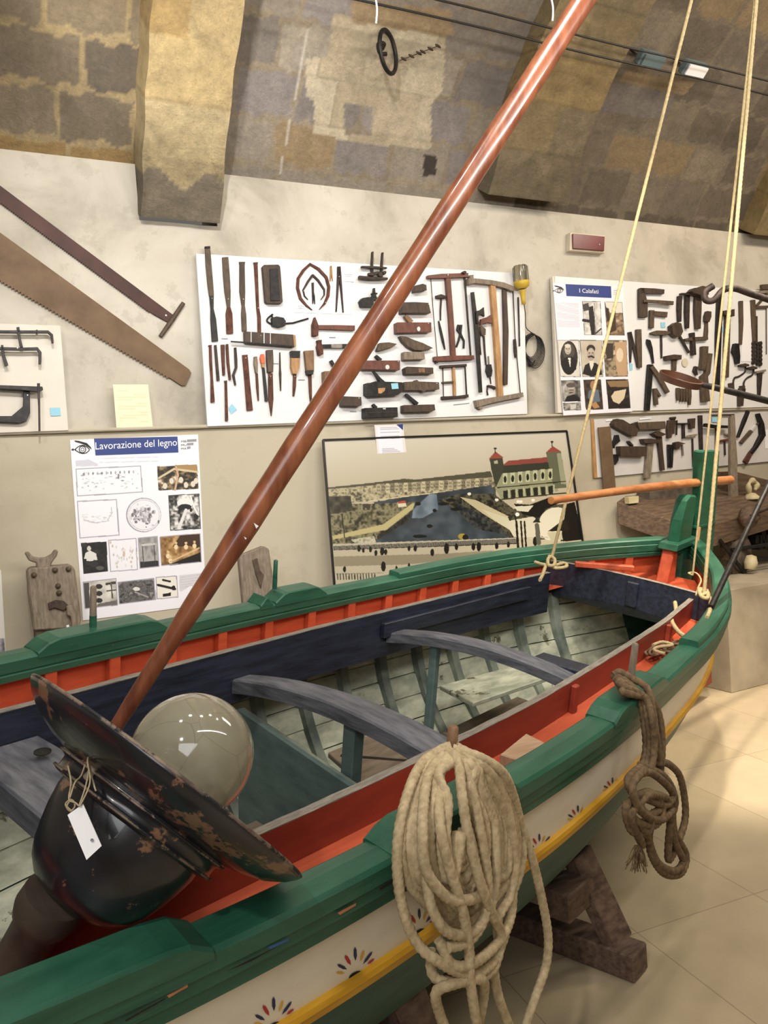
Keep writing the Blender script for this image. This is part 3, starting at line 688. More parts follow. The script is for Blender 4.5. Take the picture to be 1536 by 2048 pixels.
# painted fans on the cream strake
def on_hull(px, py, off=.0015):
    d = BM@ray(px, py); t = .4; pg = None
    while t < 7:
        P = BC+d*t; s = P[0]
        if abs(s) < SE-.05 and P[1] < 0:
            q = qof(s, P[2]-sheer(s))
            if 0 <= q <= 1:
                g = P[1]+abs(hullpt(s, q, -1)[1])+off
                if pg is not None and pg < 0 <= g: return P
                pg = g
            else: pg = None
        t += .001
    return None
def stroke(mb, a, b, w, ci):
    mb.cur = ci; a = np.array(a); b = np.array(b); d = (b-a)/np.linalg.norm(b-a); n = np.array([-d[1], d[0]])
    pts = [a, a+d*4*0+(b-a)*.35+n*w, (a+(b-a)*.8)+n*w*.9, b, (a+(b-a)*.8)-n*w*.9, a+(b-a)*.35-n*w]
    Q = [on_hull(*p) for p in pts]
    if all(q is not None for q in Q): mb.add(Q, [tuple(range(len(Q)))])
for (cx, cy, sc) in ((712, 1948, 1.0), (549, 2050, 1.05), (840, 1862, .85), (1080, 1700, .62), (1157, 1640, .56), (1226, 1581, .5)):
    mb = MB()
    for ang, r0, r1, w, ci in ((168, 22, 40, 3.6, 2), (145, 20, 42, 4.2, 1), (112, 20, 44, 4.6, 0), (84, 26, 54, 4.0, 1), (63, 26, 50, 3.4, 2), (46, 24, 56, 3.4, 1), (32, 30, 48, 2.8, 0)):
        t = math.radians(ang+8); e = np.array([math.cos(t), -math.sin(t)])
        stroke(mb, np.array([cx, cy])+e*r0*sc, np.array([cx, cy])+e*r1*sc, w*sc*.8, ci)
    if mb.v: mb.build('painted_fan', ['pet_red', 'pet_blue', 'pet_yel'], boat, local=True, fixn=False)
    mb = MB(); Q = [on_hull(cx+sc*13*math.cos(t)*1.1, cy+3+sc*8*math.sin(t)-sc*5*math.cos(t)) for t in np.linspace(0, 2*PI, 13)[:-1]]
    if all(q is not None for q in Q): mb.add(Q, [tuple(range(12))]); mb.build('scupper', 'dark_hole', boat, local=True, fixn=False)
def on_rail(px, py):
    d = BM@ray(px, py); t = .4; pg = None
    while t < 5:
        P = BC+d*t
        if abs(P[0]) < 2.6:
            g = P[1]+bi(P[0])+.0795
            if pg is not None and pg < 0 <= g: return P
            pg = g
        t += .001
for pts, m_ in ((((346, 1956), (380, 1937), (416, 1921), (417, 1927), (384, 1944), (350, 1960)), 'pet_blue2'), (((536, 1894), (577, 1877), (578, 1881), (540, 1899)), 'pet_blue2'), (((334, 1991), (352, 1982), (375, 1969), (376, 1974), (356, 1985), (338, 1996)), 'scrape_orange'), (((104, 2020), (118, 2018), (118, 2024), (105, 2026)), 'scrape_orange'),
                ((((451, 1944), (500, 1919), (562, 1889), (501, 1923)), 'dark_hole')), (((675, 1826), (712, 1806), (712, 1811), (680, 1830)), 'scrape_orange'), (((758, 1776), (785, 1760), (786, 1765), (762, 1780)), 'dark_hole'), (((250, 2040), (330, 1996), (331, 1998), (252, 2043)), 'dark_hole')):
    Q = [on_rail(*p) for p in pts]
    if all(q is not None for q in Q): mb = MB(); mb.add(Q, [tuple(range(len(Q)))]); mb.build('paint_scrape', m_, boat, local=True, fixn=False)
# ------------------------------------------------------------------ tiller (slips through the rudder head)
A = BVp(1102, 1001, 0.0); B = BVp(1460, 960, 0.0)
mb = MB(); n = 14; mb.tube([b2w(A+(B-A)*t+np.array([0, 0, .01*math.sin(t*PI)])) for t in np.linspace(0, 1, n)], [.016+.012*t for t in np.linspace(0, 1, n)], 10)
tag(mb.build('tiller', 'bamboo'), 'light brown wooden tiller fitted across the green rudder head', 'tiller')
# loose wood block on the side deck
a = BWp(1035, 1488, -.10); mb = MB(); mb.prism([b2w(BWp(*p, -.075)) for p in ((1000, 1508), (1052, 1466), (1112, 1496), (1070, 1530))], tuple(-BW*.05))
tag(mb.build('wood_block', 'raw_wood', bevel=.003), 'pale wooden wedge lying on the orange side deck beside the rope coil', 'wood block')
# ================================================================== SPAR, LINES, LAMP
foot = b2w(BVp(243, 1436, .12)); dep0 = (foot-CO)@CF
top = PD(1168, 0, 2.34); up = foot+(top-foot)*1.32
mb = MB(); n = 60; P = []; R = []
for i in range(n):
    t = i/(n-1); p = foot+(up-foot)*t; P.append(p); R.append(.0355*(min(1, .52+t*2.6) if t < .185 else 1)*(1-.10*t)+.0006*math.sin(i*1.3))
low = foot-(up-foot)*.10
mb.tube([low]+P, [.018]+R, 20); tag(mb.build('spar', 'varnish'), 'long varnished reddish brown spar leaning up out of the boat across the photo', 'spar')
for k, (x, y, s) in enumerate(((513, 1051, 5.5), (491, 1076, 3))):
    f = np.array([foot, up]); t = None; best = 9e9
    for tt in np.linspace(0, 1, 400):
        p = foot+(up-foot)*tt; q = proj(p); dd = (q[0]-x)**2+(q[1]-y)**2
        if dd < best: best = dd; t = tt
    dpt = ((foot+(up-foot)*t)-CO)@CF-.036; mb = MB(); mb.add([PD(x-s, y-s, dpt+.004), PD(x+s*.8, y+s*.2, dpt+.006), PD(x-s*.1, y+s*1.1, dpt+.006)], [(0, 1, 2)]); mb.build('paint_chip', 'paper', parent=bpy.data.objects['spar'], fixn=False)
# lines
def line(name, pts, R, mat, label, cat='rope', twist=True):
    P = np.array(pts); 
    o = (rope_mesh([P], R, seg=9, ds=R*.8) if twist else MB().tube(P, R, 8)).build(name, mat); return tag(o, label, cat)
def vault_z(y): return VZ+math.sqrt(max(RW**2-(y-VY)**2, .01))
def up_line(tie, px0, py0, dep, R, label, name='hanging_rope', mid=None):
    t = PD(px0, py0, dep); d = t-tie; k = 1.0
    while (tie+d*k)[2] < vault_z((tie+d*k)[1])-.02 and k < 6: k += .01
    pts = [tie+d*x for x in np.linspace(0, k, 12)]
    return pts
tie = b2w(BWp(1102, 1122, .03)); P = up_line(tie, 1383, 0, 3.6, .007, '')
tail1 = catmull([b2w(BWp(1102, 1120, .035)), b2w(BWp(1092, 1132, .03)), b2w(BWp(1080, 1160, -.02))], 6)
mbr = rope_mesh([P, catmull([b2w(BWp(*q, .045)) for q in ((1070, 1124), (1090, 1130), (1108, 1131), (1128, 1126), (1133, 1133), (1112, 1136), (1094, 1130), (1086, 1148), (1080, 1160))], 8), catmull([b2w(BWp(*q, .055)) for q in ((1098, 1112), (1109, 1118), (1108, 1130), (1097, 1130), (1096, 1118), (1103, 1112))], 6)], .0085, seg=9, ds=.007)
tag(mbr.build('hanging_rope', 'rope_line'), 'cream line rising from the wall side end of the navy cross board', 'rope')
tie = b2w(BWp(1385, 1150, .01)); P = up_line(tie, 1509, 0, 3.75, .005, '')
P2 = [p+np.array([.012, 0, 0])*(.2+.8*i/11) for i, p in enumerate(P)]
kn = catmull([b2w(BWp(*q, .015)) for q in ((1385, 1150), (1377, 1146), (1392, 1146), (1402, 1160), (1396, 1176), (1392, 1190))], 8)
tag(rope_mesh([P, P2, kn], .0042, seg=8, ds=.0045).build('hanging_rope', 'rope_line'), 'thin doubled line hanging down to the stern, between the other two', 'rope')
tie = b2w(BWp(1408, 1188, .045)); P = up_line(tie, 1513, 0, 3.55, .008, '')
kn = catmull([b2w(BWp(*q, .05)) for q in ((1408, 1180), (1398, 1178), (1402, 1190), (1415, 1186), (1415, 1196), (1404, 1194), (1400, 1184), (1412, 1180), (1417, 1190))], 8)
tl = catmull([b2w(BWp(*q, .03)) for q in ((1415, 1190), (1421, 1200), (1420, 1220), (1414, 1235))], 8)
tag(rope_mesh([P, kn, tl], .0088, seg=10, ds=.007).build('hanging_rope', 'rope_line'), 'thick cream rope hanging down to the near end of the navy cross board', 'rope')
kn = catmull([b2w(BWp(*q, -.08)) for q in ((1350, 1205), (1352, 1225), (1343, 1240), (1356, 1262), (1375, 1275), (1388, 1272))], 10)
tag(rope_mesh([kn], .010, seg=9, ds=.007).build('rope_end', 'rope_line'), 'short cream rope end curling over the orange coaming towards the stern', 'rope')
mb = []
for i in range(7):
    cx, cy = 1306+i*8, 1302-i*2; mb.append(catmull([b2w(BWp(cx+14*math.cos(t)+6*math.sin(t), cy-8*math.sin(t)+(i % 3)*2, DK+.035+.012*(i % 2))) for t in np.linspace(0, 2*PI, 10)[:-1]], 5, True))
tag(rope_mesh(mb, .006, seg=7, ds=.006).build('rope_coil', 'rope_brown'), 'small flat coil of dark thin rope on the orange side deck near the stern', 'rope')
kn = catmull([b2w(BWp(*q, DK+.07)) for q in ((1306, 1290), (1325, 1284), (1345, 1290), (1318, 1294), (1308, 1300), (1330, 1308))], 8)
tag(rope_mesh([kn], .007, seg=7, ds=.006).build('rope_end', 'rope_line'), 'pale rope end looped on top of the small dark coil', 'rope')
# ---- vertical plane just outside the near rail, where the coils hang
def hangplane(s0):
    p0 = b2w(rp(s0, .095, -.02, -1)); e = b2w(rp(s0+.05, .095, -.02, -1))-b2w(rp(s0-.05, .095, -.02, -1)); e[2] = 0; e /= np.linalg.norm(e)
    n = np.array([e[1], -e[0], 0.]); return p0, n
HP = hangplane(-.35)
def HPp(px, py, off=0.0, hp=None):
    p0, n = hp or HP; d = ray(px, py); t = ((p0+n*off-CO)@n)/(d@n); return CO+d*t
pin1 = b2w(BVp(900, 1500, -.72))
def coilpt(px, py, off, ytop=1500, yout=1640):
    k = min(max((yout-py)/(yout-ytop), 0), 1); a = HPp(px, py, off); depth_out = (a-CO)@CF
    rail = b2w(BWp(px, py, .03)); dr = (rail-CO)@CF; dpin = (pin1-CO)@CF-.03
    dd = depth_out*(1-k**1.3)+dpin*k**1.3
    return PD(px, py, dd-off*.4)
rnd = random.Random(3)
coil = []
tops = (905, 1500)
NL = 17
for i in range(NL):
    f = i/(NL-1)
    xl = 803+f*86+rnd.uniform(-3, 3); xr = 1042-f*92+rnd.uniform(-4, 4); yb = 1868-f*150+rnd.uniform(-10, 14); o1 = .012+.035*f+rnd.uniform(0, .012); o2 = .008+.03*f+rnd.uniform(0, .014)
    yt = 1492+f*34
    L_ = [(903, yt, o1), (868-f*-8, yt+18+f*6, o1), (xl+20*(1-f)+4, 1580+f*20, o1), (xl, 1680, o1), (xl+14, 1760, o1), (xl+45*(1-f*.5)+10, yb-55, o1)]
    B_ = [(xl+.42*(xr-xl), yb-8, o1), (xl+.60*(xr-xl), yb-4, o2)]
    R_ = [(xr-34+f*16, yb-60, o2), (xr-2, 1740, o2), (xr, 1650, o2), (xr-34+f*10, 1570+f*14, o2), (965-f*20, 1524+f*16, o2), (912, yt+2, o2)]
    coil.append(catmull([coilpt(*q) for q in L_+B_+R_], 8))
front = [((893, 1502, .05), (915, 1520, .065), (925, 1600, .065), (938, 1680, .065), (962, 1770, .07), (985, 1830, .06), (1002, 1870, .05), (990, 1930, .05), (960, 1960, .05)),
         ((900, 1505, .04), (872, 1525, .045), (852, 1570, .05), (845, 1660, .06), (852, 1740, .065), (895, 1795, .07), (935, 1800, .07), (965, 1790, .05)),
         ((898, 1508, .05), (880, 1550, .05), (880, 1650, .06), (900, 1740, .07), (925, 1820, .07), (938, 1900, .06), (940, 1960, .06), (955, 2060, .05), (965, 2130, .04)),
         ((895, 1502, .02), (850, 1520, .03), (818, 1580, .03), (796, 1680, .02), (800, 1790, .02), (830, 1880, .03), (880, 1925, .05), (940, 1950, .055), (985, 1925, .05), (1010, 1870, .04)),
         ((905, 1498, .03), (960, 1515, .03), (1005, 1545, .02), (1026, 1590, .02), (1042, 1650, .02), (1065, 1720, .015), (1082, 1790, .01), (1096, 1870, .01), (1092, 1930, .01), (1072, 1990, .01), (1052, 2050, .01), (1040, 2110, .01)),
         ((985, 1900, .03), (990, 1960, .03), (1002, 2010, .03), (1030, 2080, .02)),
         ((862, 1900, .03), (866, 1950, .03), (905, 1965, .05), (960, 1958, .06), (968, 1985, .04), (955, 2060, .03)),
         ((960, 1955, .055), (905, 1968, .055), (872, 1985, .04), (880, 2030, .03), (895, 2070, .03), (902, 2120, .02)),
         ((850, 1730, .05), (862, 1810, .055), (890, 1860, .06), (930, 1870, .062), (960, 1850, .06), (985, 1800, .05), (992, 1720, .05), (985, 1640, .04)),
         ((905, 1508, .05), (935, 1550, .05), (960, 1660, .055), (975, 1760, .058), (970, 1830, .06), (940, 1880, .06), (895, 1895, .055)),
         ((908, 1502, .04), (970, 1535, .035), (1010, 1600, .03), (1030, 1720, .035), (1020, 1790, .035), (995, 1840, .04), (1000, 1900, .03)),
         ((878, 1880, .045), (905, 1930, .055), (950, 1925, .06), (1000, 1880, .05), (1022, 1830, .03), (1026, 1760, .02))]
for f in front: coil.append(catmull([coilpt(*q) for q in f], 9))
tag(rope_mesh(coil, .0108, seg=12, ds=.005, pitch=.045).build('rope_coil', 'rope_light'), 'big pale rope coil hung from the thole pin over the near rail', 'rope')
# brown rope on the second pin
HP2 = hangplane(.55); pin2 = b2w(BVp(1258, 1372, -.69))
def bp_(px, py, off, ytop=1352, yout=1440):
    k = min(max((yout-py)/(yout-ytop), 0), 1); a = HPp(px, py, off, HP2); dd = ((a-CO)@CF)*(1-k)+((pin2-CO)@CF-.02)*k
    return PD(px, py, dd-off*.4)
br = []
for i in range(5):
    o = .01+.012*(i % 3); a = 1242+i*12
    br.append(catmull([bp_(*q) for q in ((1226+i*5, 1352+i*7, o), (1250, 1362+i*6, o+.02), (1278+i*6, 1392+i*2, o), (1288+i*8, 1440, o), (1292+i*8, 1500, o), (1280+i*10, 1545, o))], 7))
br.append(catmull([bp_(*q) for q in ((1228, 1350, .03), (1240, 1344, .03), (1262, 1356, .035), (1290, 1372, .03), (1302, 1400, .03), (1312, 1470, .03), (1322, 1530, .03))], 8))
for f in (((1280, 1530, .03), (1330, 1555, .04), (1350, 1600, .04), (1340, 1650, .03), (1338, 1720, .02), (1370, 1640, .02), (1362, 1560, .02), (1340, 1530, .02), (1318, 1524, .03)),
          ((1262, 1560, .04), (1300, 1545, .05), (1345, 1585, .05), (1330, 1610, .05), (1280, 1595, .05), (1252, 1615, .04), (1262, 1660, .04), (1290, 1668, .04)),
          ((1250, 1600, .03), (1270, 1640, .05), (1310, 1650, .05), (1325, 1615, .05), (1300, 1585, .05), (1270, 1590, .05), (1256, 1560, .04), (1280, 1535, .03)),
          ((1330, 1610, .04), (1300, 1630, .055), (1280, 1610, .055), (1300, 1590, .06), (1335, 1600, .05), (1342, 1650, .03), (1352, 1690, .03), (1366, 1722, .03), (1350, 1742, .03), (1318, 1728, .03), (1300, 1690, .03), (1290, 1640, .04)),
          ((1345, 1600, .03), (1348, 1660, .025), (1372, 1710, .025), (1362, 1746, .025), (1330, 1748, .025), (1305, 1715, .025), (1298, 1670, .03), (1310, 1620, .04)),
          ((1270, 1640, .045), (1295, 1665, .05), (1300, 1640, .055), (1275, 1615, .055), (1262, 1640, .05), (1285, 1690, .04)),
          ((1290, 1540, .05), (1265, 1570, .055), (1280, 1620, .06), (1320, 1640, .055), (1345, 1620, .05))):
    br.append(catmull([bp_(*q) for q in f], 8))
r_ = rope_mesh(br, .0115, seg=12, ds=.006, pitch=.06)
for i in range(46):
    a = bp_(1276+rnd.uniform(-7, 7), 1690, .04); b = bp_(1276+rnd.uniform(-26, 22), 1738+rnd.uniform(-14, 10), .04+rnd.uniform(-.02, .02)); c_ = (a+b)/2+np.array([rnd.uniform(-.006, .006), 0, 0]); r_.tube(catmull([a, c_, b], 4), .0013, 4)
tag(r_.build('knotted_rope', 'rope_brown'), 'brown knotted rope with a frayed end hanging outside the hull near the stern', 'rope')
# ------------------------------------------------------------------ deep sea fishing lamp
ga = np.array([.555, -.83]); D0 = 1.36
c_rim = PD(334, 1553, D0); axc = CR*.60+CU*.80+CF*.48; axc /= np.linalg.norm(axc)
RR = 655/2/FPX*D0*1.0
lamp = root('fishing_lamp', c_rim-axc*.1, 'chipped black enamel lamp with a wide dish and large glass globe lying in the boat', 'lamp')
mb = MB(); mb.lathe([(RR, 0), (RR*1.012, -.004), (RR, -.009), (RR*.95, -.022), (RR*.84, -.040), (RR*.70, -.052), (RR*.59, -.058), (RR*.58, -.054), (RR*.66, -.038), (RR*.80, -.030), (RR*.93, -.016), (RR, 0)], c_rim, axc, 72); mb.build('dish', 'enamel', lamp)
mb = MB(); mb.tube([c_rim+(RR+.001)*(math.cos(t)*np.cross(axc, CF)/np.linalg.norm(np.cross(axc, CF))+math.sin(t)*np.cross(axc, np.cross(axc, CF))/np.linalg.norm(np.cross(axc, CF)))-axc*.002 for t in np.linspace(0, 2*PI, 97)[:-1]], .0032, 6, closed=True); mb.build('rim_bead', 'enamel_edge', lamp)
mb = MB(); mb.lathe([(RR*.59, -.056), (RR*.60, -.060), (RR*.59, -.064), (RR*.56, -.068), (RR*.555, -.082), (RR*.575, -.086), (RR*.56, -.090), (RR*.50, -.093)], c_rim, axc, 64); mb.build('collar', 'enamel', lamp)
mb = MB(); bd = [(RR*.49, -.090), (RR*.49, -.105), (RR*.465, -.135), (RR*.435, -.160), (RR*.40, -.185), (RR*.35, -.207), (RR*.28, -.224), (RR*.20, -.233), (RR*.02, -.237)]
mb.lathe(bd, c_rim, axc, 56); mb.build('housing', 'enamel', lamp)
for h in (.086, .062):
    e1 = np.cross(axc, CF); e1 /= np.linalg.norm(e1); e2 = np.cross(axc, e1); rr = RR*(.577 if h > .07 else .602)
    mb = MB(); mb.tube([c_rim-axc*h+rr*(math.cos(t)*e1+math.sin(t)*e2) for t in np.linspace(0, 2*PI, 73)[:-1]], .0022, 6, closed=True); mb.build('collar_edge', 'enamel_edge', lamp)
ax2 = -axc; nk = c_rim-axc*.225-CR*.03; nd = PD(10, 1960, D0-.08)-nk; nl = np.linalg.norm(nd); nd /= nl
mb = MB(); mb.tube([nk-nd*.01, nk+nd*.02, nk+nd*.04, nk+nd*.05, nk+nd*(nl*.6), nk+nd*nl*1.02], [.052, .054, .048, .040, .038, .037], 28); mb.build('neck', 'neck', lamp)
def cz(px, py, dz=0): return PD(px, py, D0+dz)
for i, (x, y) in enumerate(((462, 1712), (380, 1722), (404, 1702))):
    a = cz(x-6, y-26, -.10); b = cz(x, y+16, -.10); mb = MB(); mb.tube([a, b], .0045, 8); o = mb.build('wing_bolt', 'steel', lamp)
    mb = MB(); mb.tube([cz(x-14, y-4, -.10), cz(x, y, -.10), cz(x+13, y-7, -.10)], [.005, .006, .005], 8); mb.build('wing_nut', 'steel', o)
gc = PD(384, 1511, D0+.045); gr = 122.5/FPX*((gc-CO)@CF)
mb = MB(); prof = [(gr*math.sin(t), gr*math.cos(t)) for t in np.linspace(.03, 2.55, 40)]; mb.lathe(prof, gc, axc, 64)
globe = mb.build('glass_globe', 'globe', lamp)
mb = MB(); mb.lathe([(.0, .01), (RR*.55, -.035), (RR*.58, -.045)], c_rim, axc, 48); mb.build('inner_reflector', 'white_enamel', lamp)
mb = MB(); e1 = np.cross(axc, CF); e1 /= np.linalg.norm(e1)
mb.tube([cz(168, 1505, -.09), cz(184, 1500, -.12), cz(196, 1512, -.13), cz(188, 1540, -.15), cz(172, 1556, -.15)], .006, 8); mb.build('hanger_lug', 'enamel_edge', lamp)
# tag and its string
mb = MB(); T = [cz(135, 1630, -.235), cz(166, 1608, -.23), cz(203, 1692, -.25), cz(173, 1720, -.255)]
mb.prism(T, tuple(CF*.0012)); tg = mb.build('paper_tag', 'paper'); tag(tg, 'white paper tag tied with string to the black lamp', 'tag')
mb = MB(); mb.lathe([(.0001, 0), (.0022, 0), (.0022, .0006)], cz(184, 1680, -.25), -CF, 10); mb.build('tag_mark', 'ink', tg)
sb = MB()
for f in (((158, 1612, -.235), (172, 1570, -.22), (178, 1528, -.18), (170, 1505, -.12)), ((160, 1612, -.235), (180, 1565, -.22), (175, 1520, -.18), (184, 1503, -.12)), ((178, 1528, -.18), (188, 1570, -.21), (192, 1582, -.215)),
          ((136, 1532, -.17), (142, 1565, -.19), (138, 1598, -.22), (150, 1605, -.23), (158, 1612, -.235)), ((142, 1598, -.22), (131, 1608, -.22), (140, 1622, -.23), (150, 1612, -.23), (144, 1600, -.22), (134, 1612, -.23), (146, 1624, -.23)), ((140, 1595, -.22), (150, 1565, -.2), (162, 1552, -.18), (170, 1530, -.16))):
    sb.tube(catmull([cz(*q) for q in f], 6), .0013, 5)
tag(sb.build('tag_string', 'string'), 'knotted pale string holding the white tag on the black lamp', 'string')
# ------------------------------------------------------------------ trestles
def trestle(loc_s, label, pts):
    r_ = root('trestle', b2w((loc_s, 0, -.9))*np.array([1, 1, 0]), label, 'trestle')
    c0 = b2w((loc_s, 0, 0)); du = np.array([BU[0], BU[1], 0]); dv = np.array([-du[1], du[0], 0])
    base = np.array([c0[0]+.12*dv[0], c0[1]+.12*dv[1], 0])
    def P_(a, b_, z): return base+du*a+dv*b_+np.array([0, 0, z])
    for k, vf, v0, z0, v1, z1 in ((-1, -.80, -.72, .07, -.60, .34), (1, .86, .84, .07, .66, .46)):
        mb = MB(); mb.beam(P_(0, vf, .045), P_(0, k*.10, .045), .10, .085); mb.build('foot_plank', 'trestle', r_, bevel=.005)
        mb = MB(); mb.beam(P_(.02, v0, z0), P_(.0, v1, z1), .11, .05, up=tuple(dv)); mb.build('leg', 'trestle', r_, bevel=.004)
        mb = MB(); mb.beam(P_(.06, v1, z1-.12), P_(.06, k*.25, .10), .04, .07); mb.build('brace', 'trestle', r_, bevel=.004)
        mb = MB(); mb.box(P_(-.10, v1+k*.02, z1-.09), (.16, .09, .09), np.array([du, dv, (0, 0, 1)])); mb.build('chock', 'trestle', r_, bevel=.005)
    mb = MB(); mb.beam(P_(.09, -.30, .04), P_(.09, .40, .04), .07, .07); mb.build('cross_beam', 'trestle', r_, bevel=.005)
    return r_
trestle(.457, 'rough dark wooden trestle under the stern half of the boat', None)
trestle(-.42, 'rough wooden trestle under the middle of the boat, behind the rope tails', None)
trestle(-1.9, 'rough wooden trestle under the bow half of the boat', None)
# ------------------------------------------------------------------ things held up at the right
r_ = root('display_post', (6.1, 3.1, 0), 'grey post carrying fishing gear at the far right', 'stand')
PX = PD(1700, 700, 5.2); r_.location = (PX[0], PX[1], 0); bpy.context.view_layer.update()
mb = MB(); mb.box((PX[0], PX[1], 1.45), (.06, .06, 2.9)); mb.build('post', 'stone_grey', r_)
mb = MB(); mb.box((PX[0], PX[1], .02), (.4, .4, .04)); mb.build('base', 'stone_grey', r_)
dp = 4.1
r_ = root('caulking_hoop', PD(1370, 760, dp), 'brown wooden hoop on a long black handle in front of the tool boards', 'hoop')
cc = PD(1361, 758, dp); e1 = PD(1402, 768, dp)-cc; h1 = np.linalg.norm(e1); e1 /= h1; nn = CU*.92-CF*.40; nn -= e1*(nn@e1); nn /= np.linalg.norm(nn); e2 = np.cross(nn, e1)
mb = MB(); k = 40
for j in range(k):
    t0, t1 = 2*PI*j/k, 2*PI*(j+1)/k
    q = []
    for t in (t0, t1):
        d = math.cos(t)*e1+math.sin(t)*e2; q.append([cc+d*h1*r+nn*h for r, h in ((.93, -.02), (1.0, -.02), (1.03, .012), (.96, .014))])
    mb.hexa([q[0][0], q[0][1], q[1][1], q[1][0], q[0][3], q[0][2], q[1][2], q[1][3]])
mb.build('hoop', 'hoop', r_)
mb = MB(); mb.tube([PD(1403, 769, dp), PD(1430, 775, dp), PD(1536, 802, dp+.15), PX+np.array([0, 0, 1.6+(802-700)*0-PX[2]+.10])], [.014, .017, .018, .018], 12); mb.build('handle', 'iron_black', r_)
mb = MB(); dq = 4.0
mb.tube(catmull([PD(*q) for q in ((1426, 572, dq), (1410, 584, dq), (1412, 600, dq), (1428, 600, dq), (1447, 580, dq), (1470, 577, dq), (1500, 587, dq+.05), (1560, 608, dq+.2), (1630, 640, dq+.6), (1700, 700, 5.2))], 8), .0165, 12)
tag(mb.build('iron_hook', 'iron'), 'thick curved iron hook reaching in from the right over the tool board', 'hook')
mb = MB(); a = b2w(rp(1.52, .03, .03, -1)); a = PD(1422, 1214, (a-CO)@CF); b_ = PD(1540, 962, 3.9); mb.tube([a, a+(b_-a)*.5, a+(b_-a)*1.9], [.0125, .0125, .012], 10)
tag(mb.build('iron_rod', 'iron_black'), 'black iron rod standing in the green stern rail, leaning out of frame', 'rod')
# ------------------------------------------------------------------ work bench at the right
r_ = root('work_bench', PL(1430, 1100, (4.3, 0, 0)), 'heavy old wooden work bench against the wall behind the rudder', 'bench')
A = PL(1233, 1003, (4.50, 0, 0)); Bq = PL(1392, 1058, (4.12, 0, 0)); Cq = PL(1640, 985, (4.12, 0, 0)); Dq = PL(1640, 960, (4.55, 0, 0)); D2 = PL(1250, 992, (4.565, 0, 0))
mb = MB(); mb.prism([A, Bq, Cq, Dq, D2], (0, 0, -.17)); mb.build('bench_top', 'bench', r_, bevel=.006)
for (x, y, yy) in ((1340, 1050, 4.4), (1462, 1060, 4.2), (1560, 1040, 4.5)):
    P = PL(x, y, (yy, 0, 0)); mb = MB(); mb.box((P[0], P[1], (P[2]-.05)/2), (.13, .12, P[2]-.05)); mb.build('leg', 'bench', r_, bevel=.005)
P = PL(1497, 1034, (4.05, 0, 0)); vs_ = MB(); vs_.lathe([(.0, -.03), (.075, -.03), (.085, .0), (.075, .03), (.03, .04), (.02, .09), (0, .09)], P, (0, -1, 0), 24); o = vs_.build('vise_wheel', 'bench', r_)
mb = MB(); mb.tube([P+np.array([-.1, -.10, .02]), P+np.array([.12, -.10, .06])], .009, 8); mb.build('vise_bar', 'iron', o)
mb = MB(); mb.prism([PL(*q, (4.40, 0, 0)) for q in ((1468, 942), (1545, 962), (1545, 1002), (1470, 996))], (0, .2, 0)); tag(mb.build('wooden_box', 'bench', bevel=.004), 'dark wooden box standing on the bench by the wall', 'box')
mb = MB(); mb.prism([PL(*q, (4.45, 0, 0)) for q in ((1300, 984), (1385, 972), (1385, 1008), (1300, 1004))], (0, .14, 0)); tag(mb.build('metal_box', 'stone_grey', bevel=.004), 'long grey tin behind the tiller on the left part of the bench', 'box')
mb = MB(); mb.prism([PL(*q, (4.42, 0, 0)) for q in ((1258, 994), (1278, 992), (1278, 1006), (1259, 1008))], (0, .05, 0)); tag(mb.build('wood_offcut', 'ivory', bevel=.003), 'small pale wooden offcut on the left corner of the bench', 'wood block')
mb = MB(); mb.tube(catmull([PL(*q, (4.25, 0, 0)) for q in ((1500, 988), (1497, 970), (1505, 961), (1514, 968), (1510, 980))], 6), [.012+.012*(math.sin(i*.4))**2 for i in range(25)], 10); mb.lathe([(.0, .05), (.03, .045), (.055, .02), (.075, 0), (0, 0)], PL(1503, 998, (4.25, 0, 0)), (0, 0, 1), 16)
tag(mb.build('caulking_horn', 'ivory'), 'cream coloured horn piece lying on the bench beside the dark box', 'horn')
mb = MB(); mb.prism([PL(*q, (4.30, 0, 0)) for q in ((1462, 834), (1470, 834), (1478, 1002), (1462, 1003))], (0, .03, 0)); tag(mb.build('wooden_stake', 'wood_grey', bevel=.003), 'tall grey wooden stake standing on the bench against the lower tool board', 'stake')
# grindstone under the bench, low tiled plinth
r_ = root('grindstone', PL(1480, 1160, (4.2, 0, 0)), 'round grindstone with iron crank frame under the work bench', 'grindstone')
P = PL(1482, 1108, (4.15, 0, 0)); mb = MB(); mb.lathe([(0, -.03), (.13, -.03), (.135, 0), (.13, .03), (0, .03)], P, (.3, -1, 0), 32); mb.build('stone_wheel', 'stone_grey', r_)
mb = MB()
for q in (((1440, 1080), (1500, 1160)), ((1450, 1165), (1560, 1140)), ((1462, 1100), (1560, 1085)), ((1500, 1120), (1560, 1118)), ((1440, 1160), (1470, 1120))): mb.tube([PL(*q[0], (4.1, 0, 0)), PL(*q[1], (4.1, 0, 0))], .014, 8)
mb.build('frame', 'iron_black', r_)
mb = MB()
for i in range(9): P = PL(1508+i*6, 1078+8*math.sin(i*2.3), (4.3, 0, 0)); mb.box(P, (.05, .08, .07+.05*abs(math.sin(i*1.7))))
mb.build('gear_housing', 'iron_black', r_, bevel=.004)
P = PL(1500, 1128, (4.05, 0, 0)); mb = MB(); mb.lathe([(0, 0), (.04, .0), (.05, .05), (.035, .10), (0, .11)], P-np.array([0, 0, .04]), (.2, 0, 1), 14); mb.build('counterweight', 'ivory', r_)
P0 = PZ(1470, 1228, 0); mb = MB(); yb = min(P0[1], 3.9)
a = PL(1440, 1205, (3.75, 0, 0)); zt = PL(1500, 1168, (3.75, 0, 0))[2]
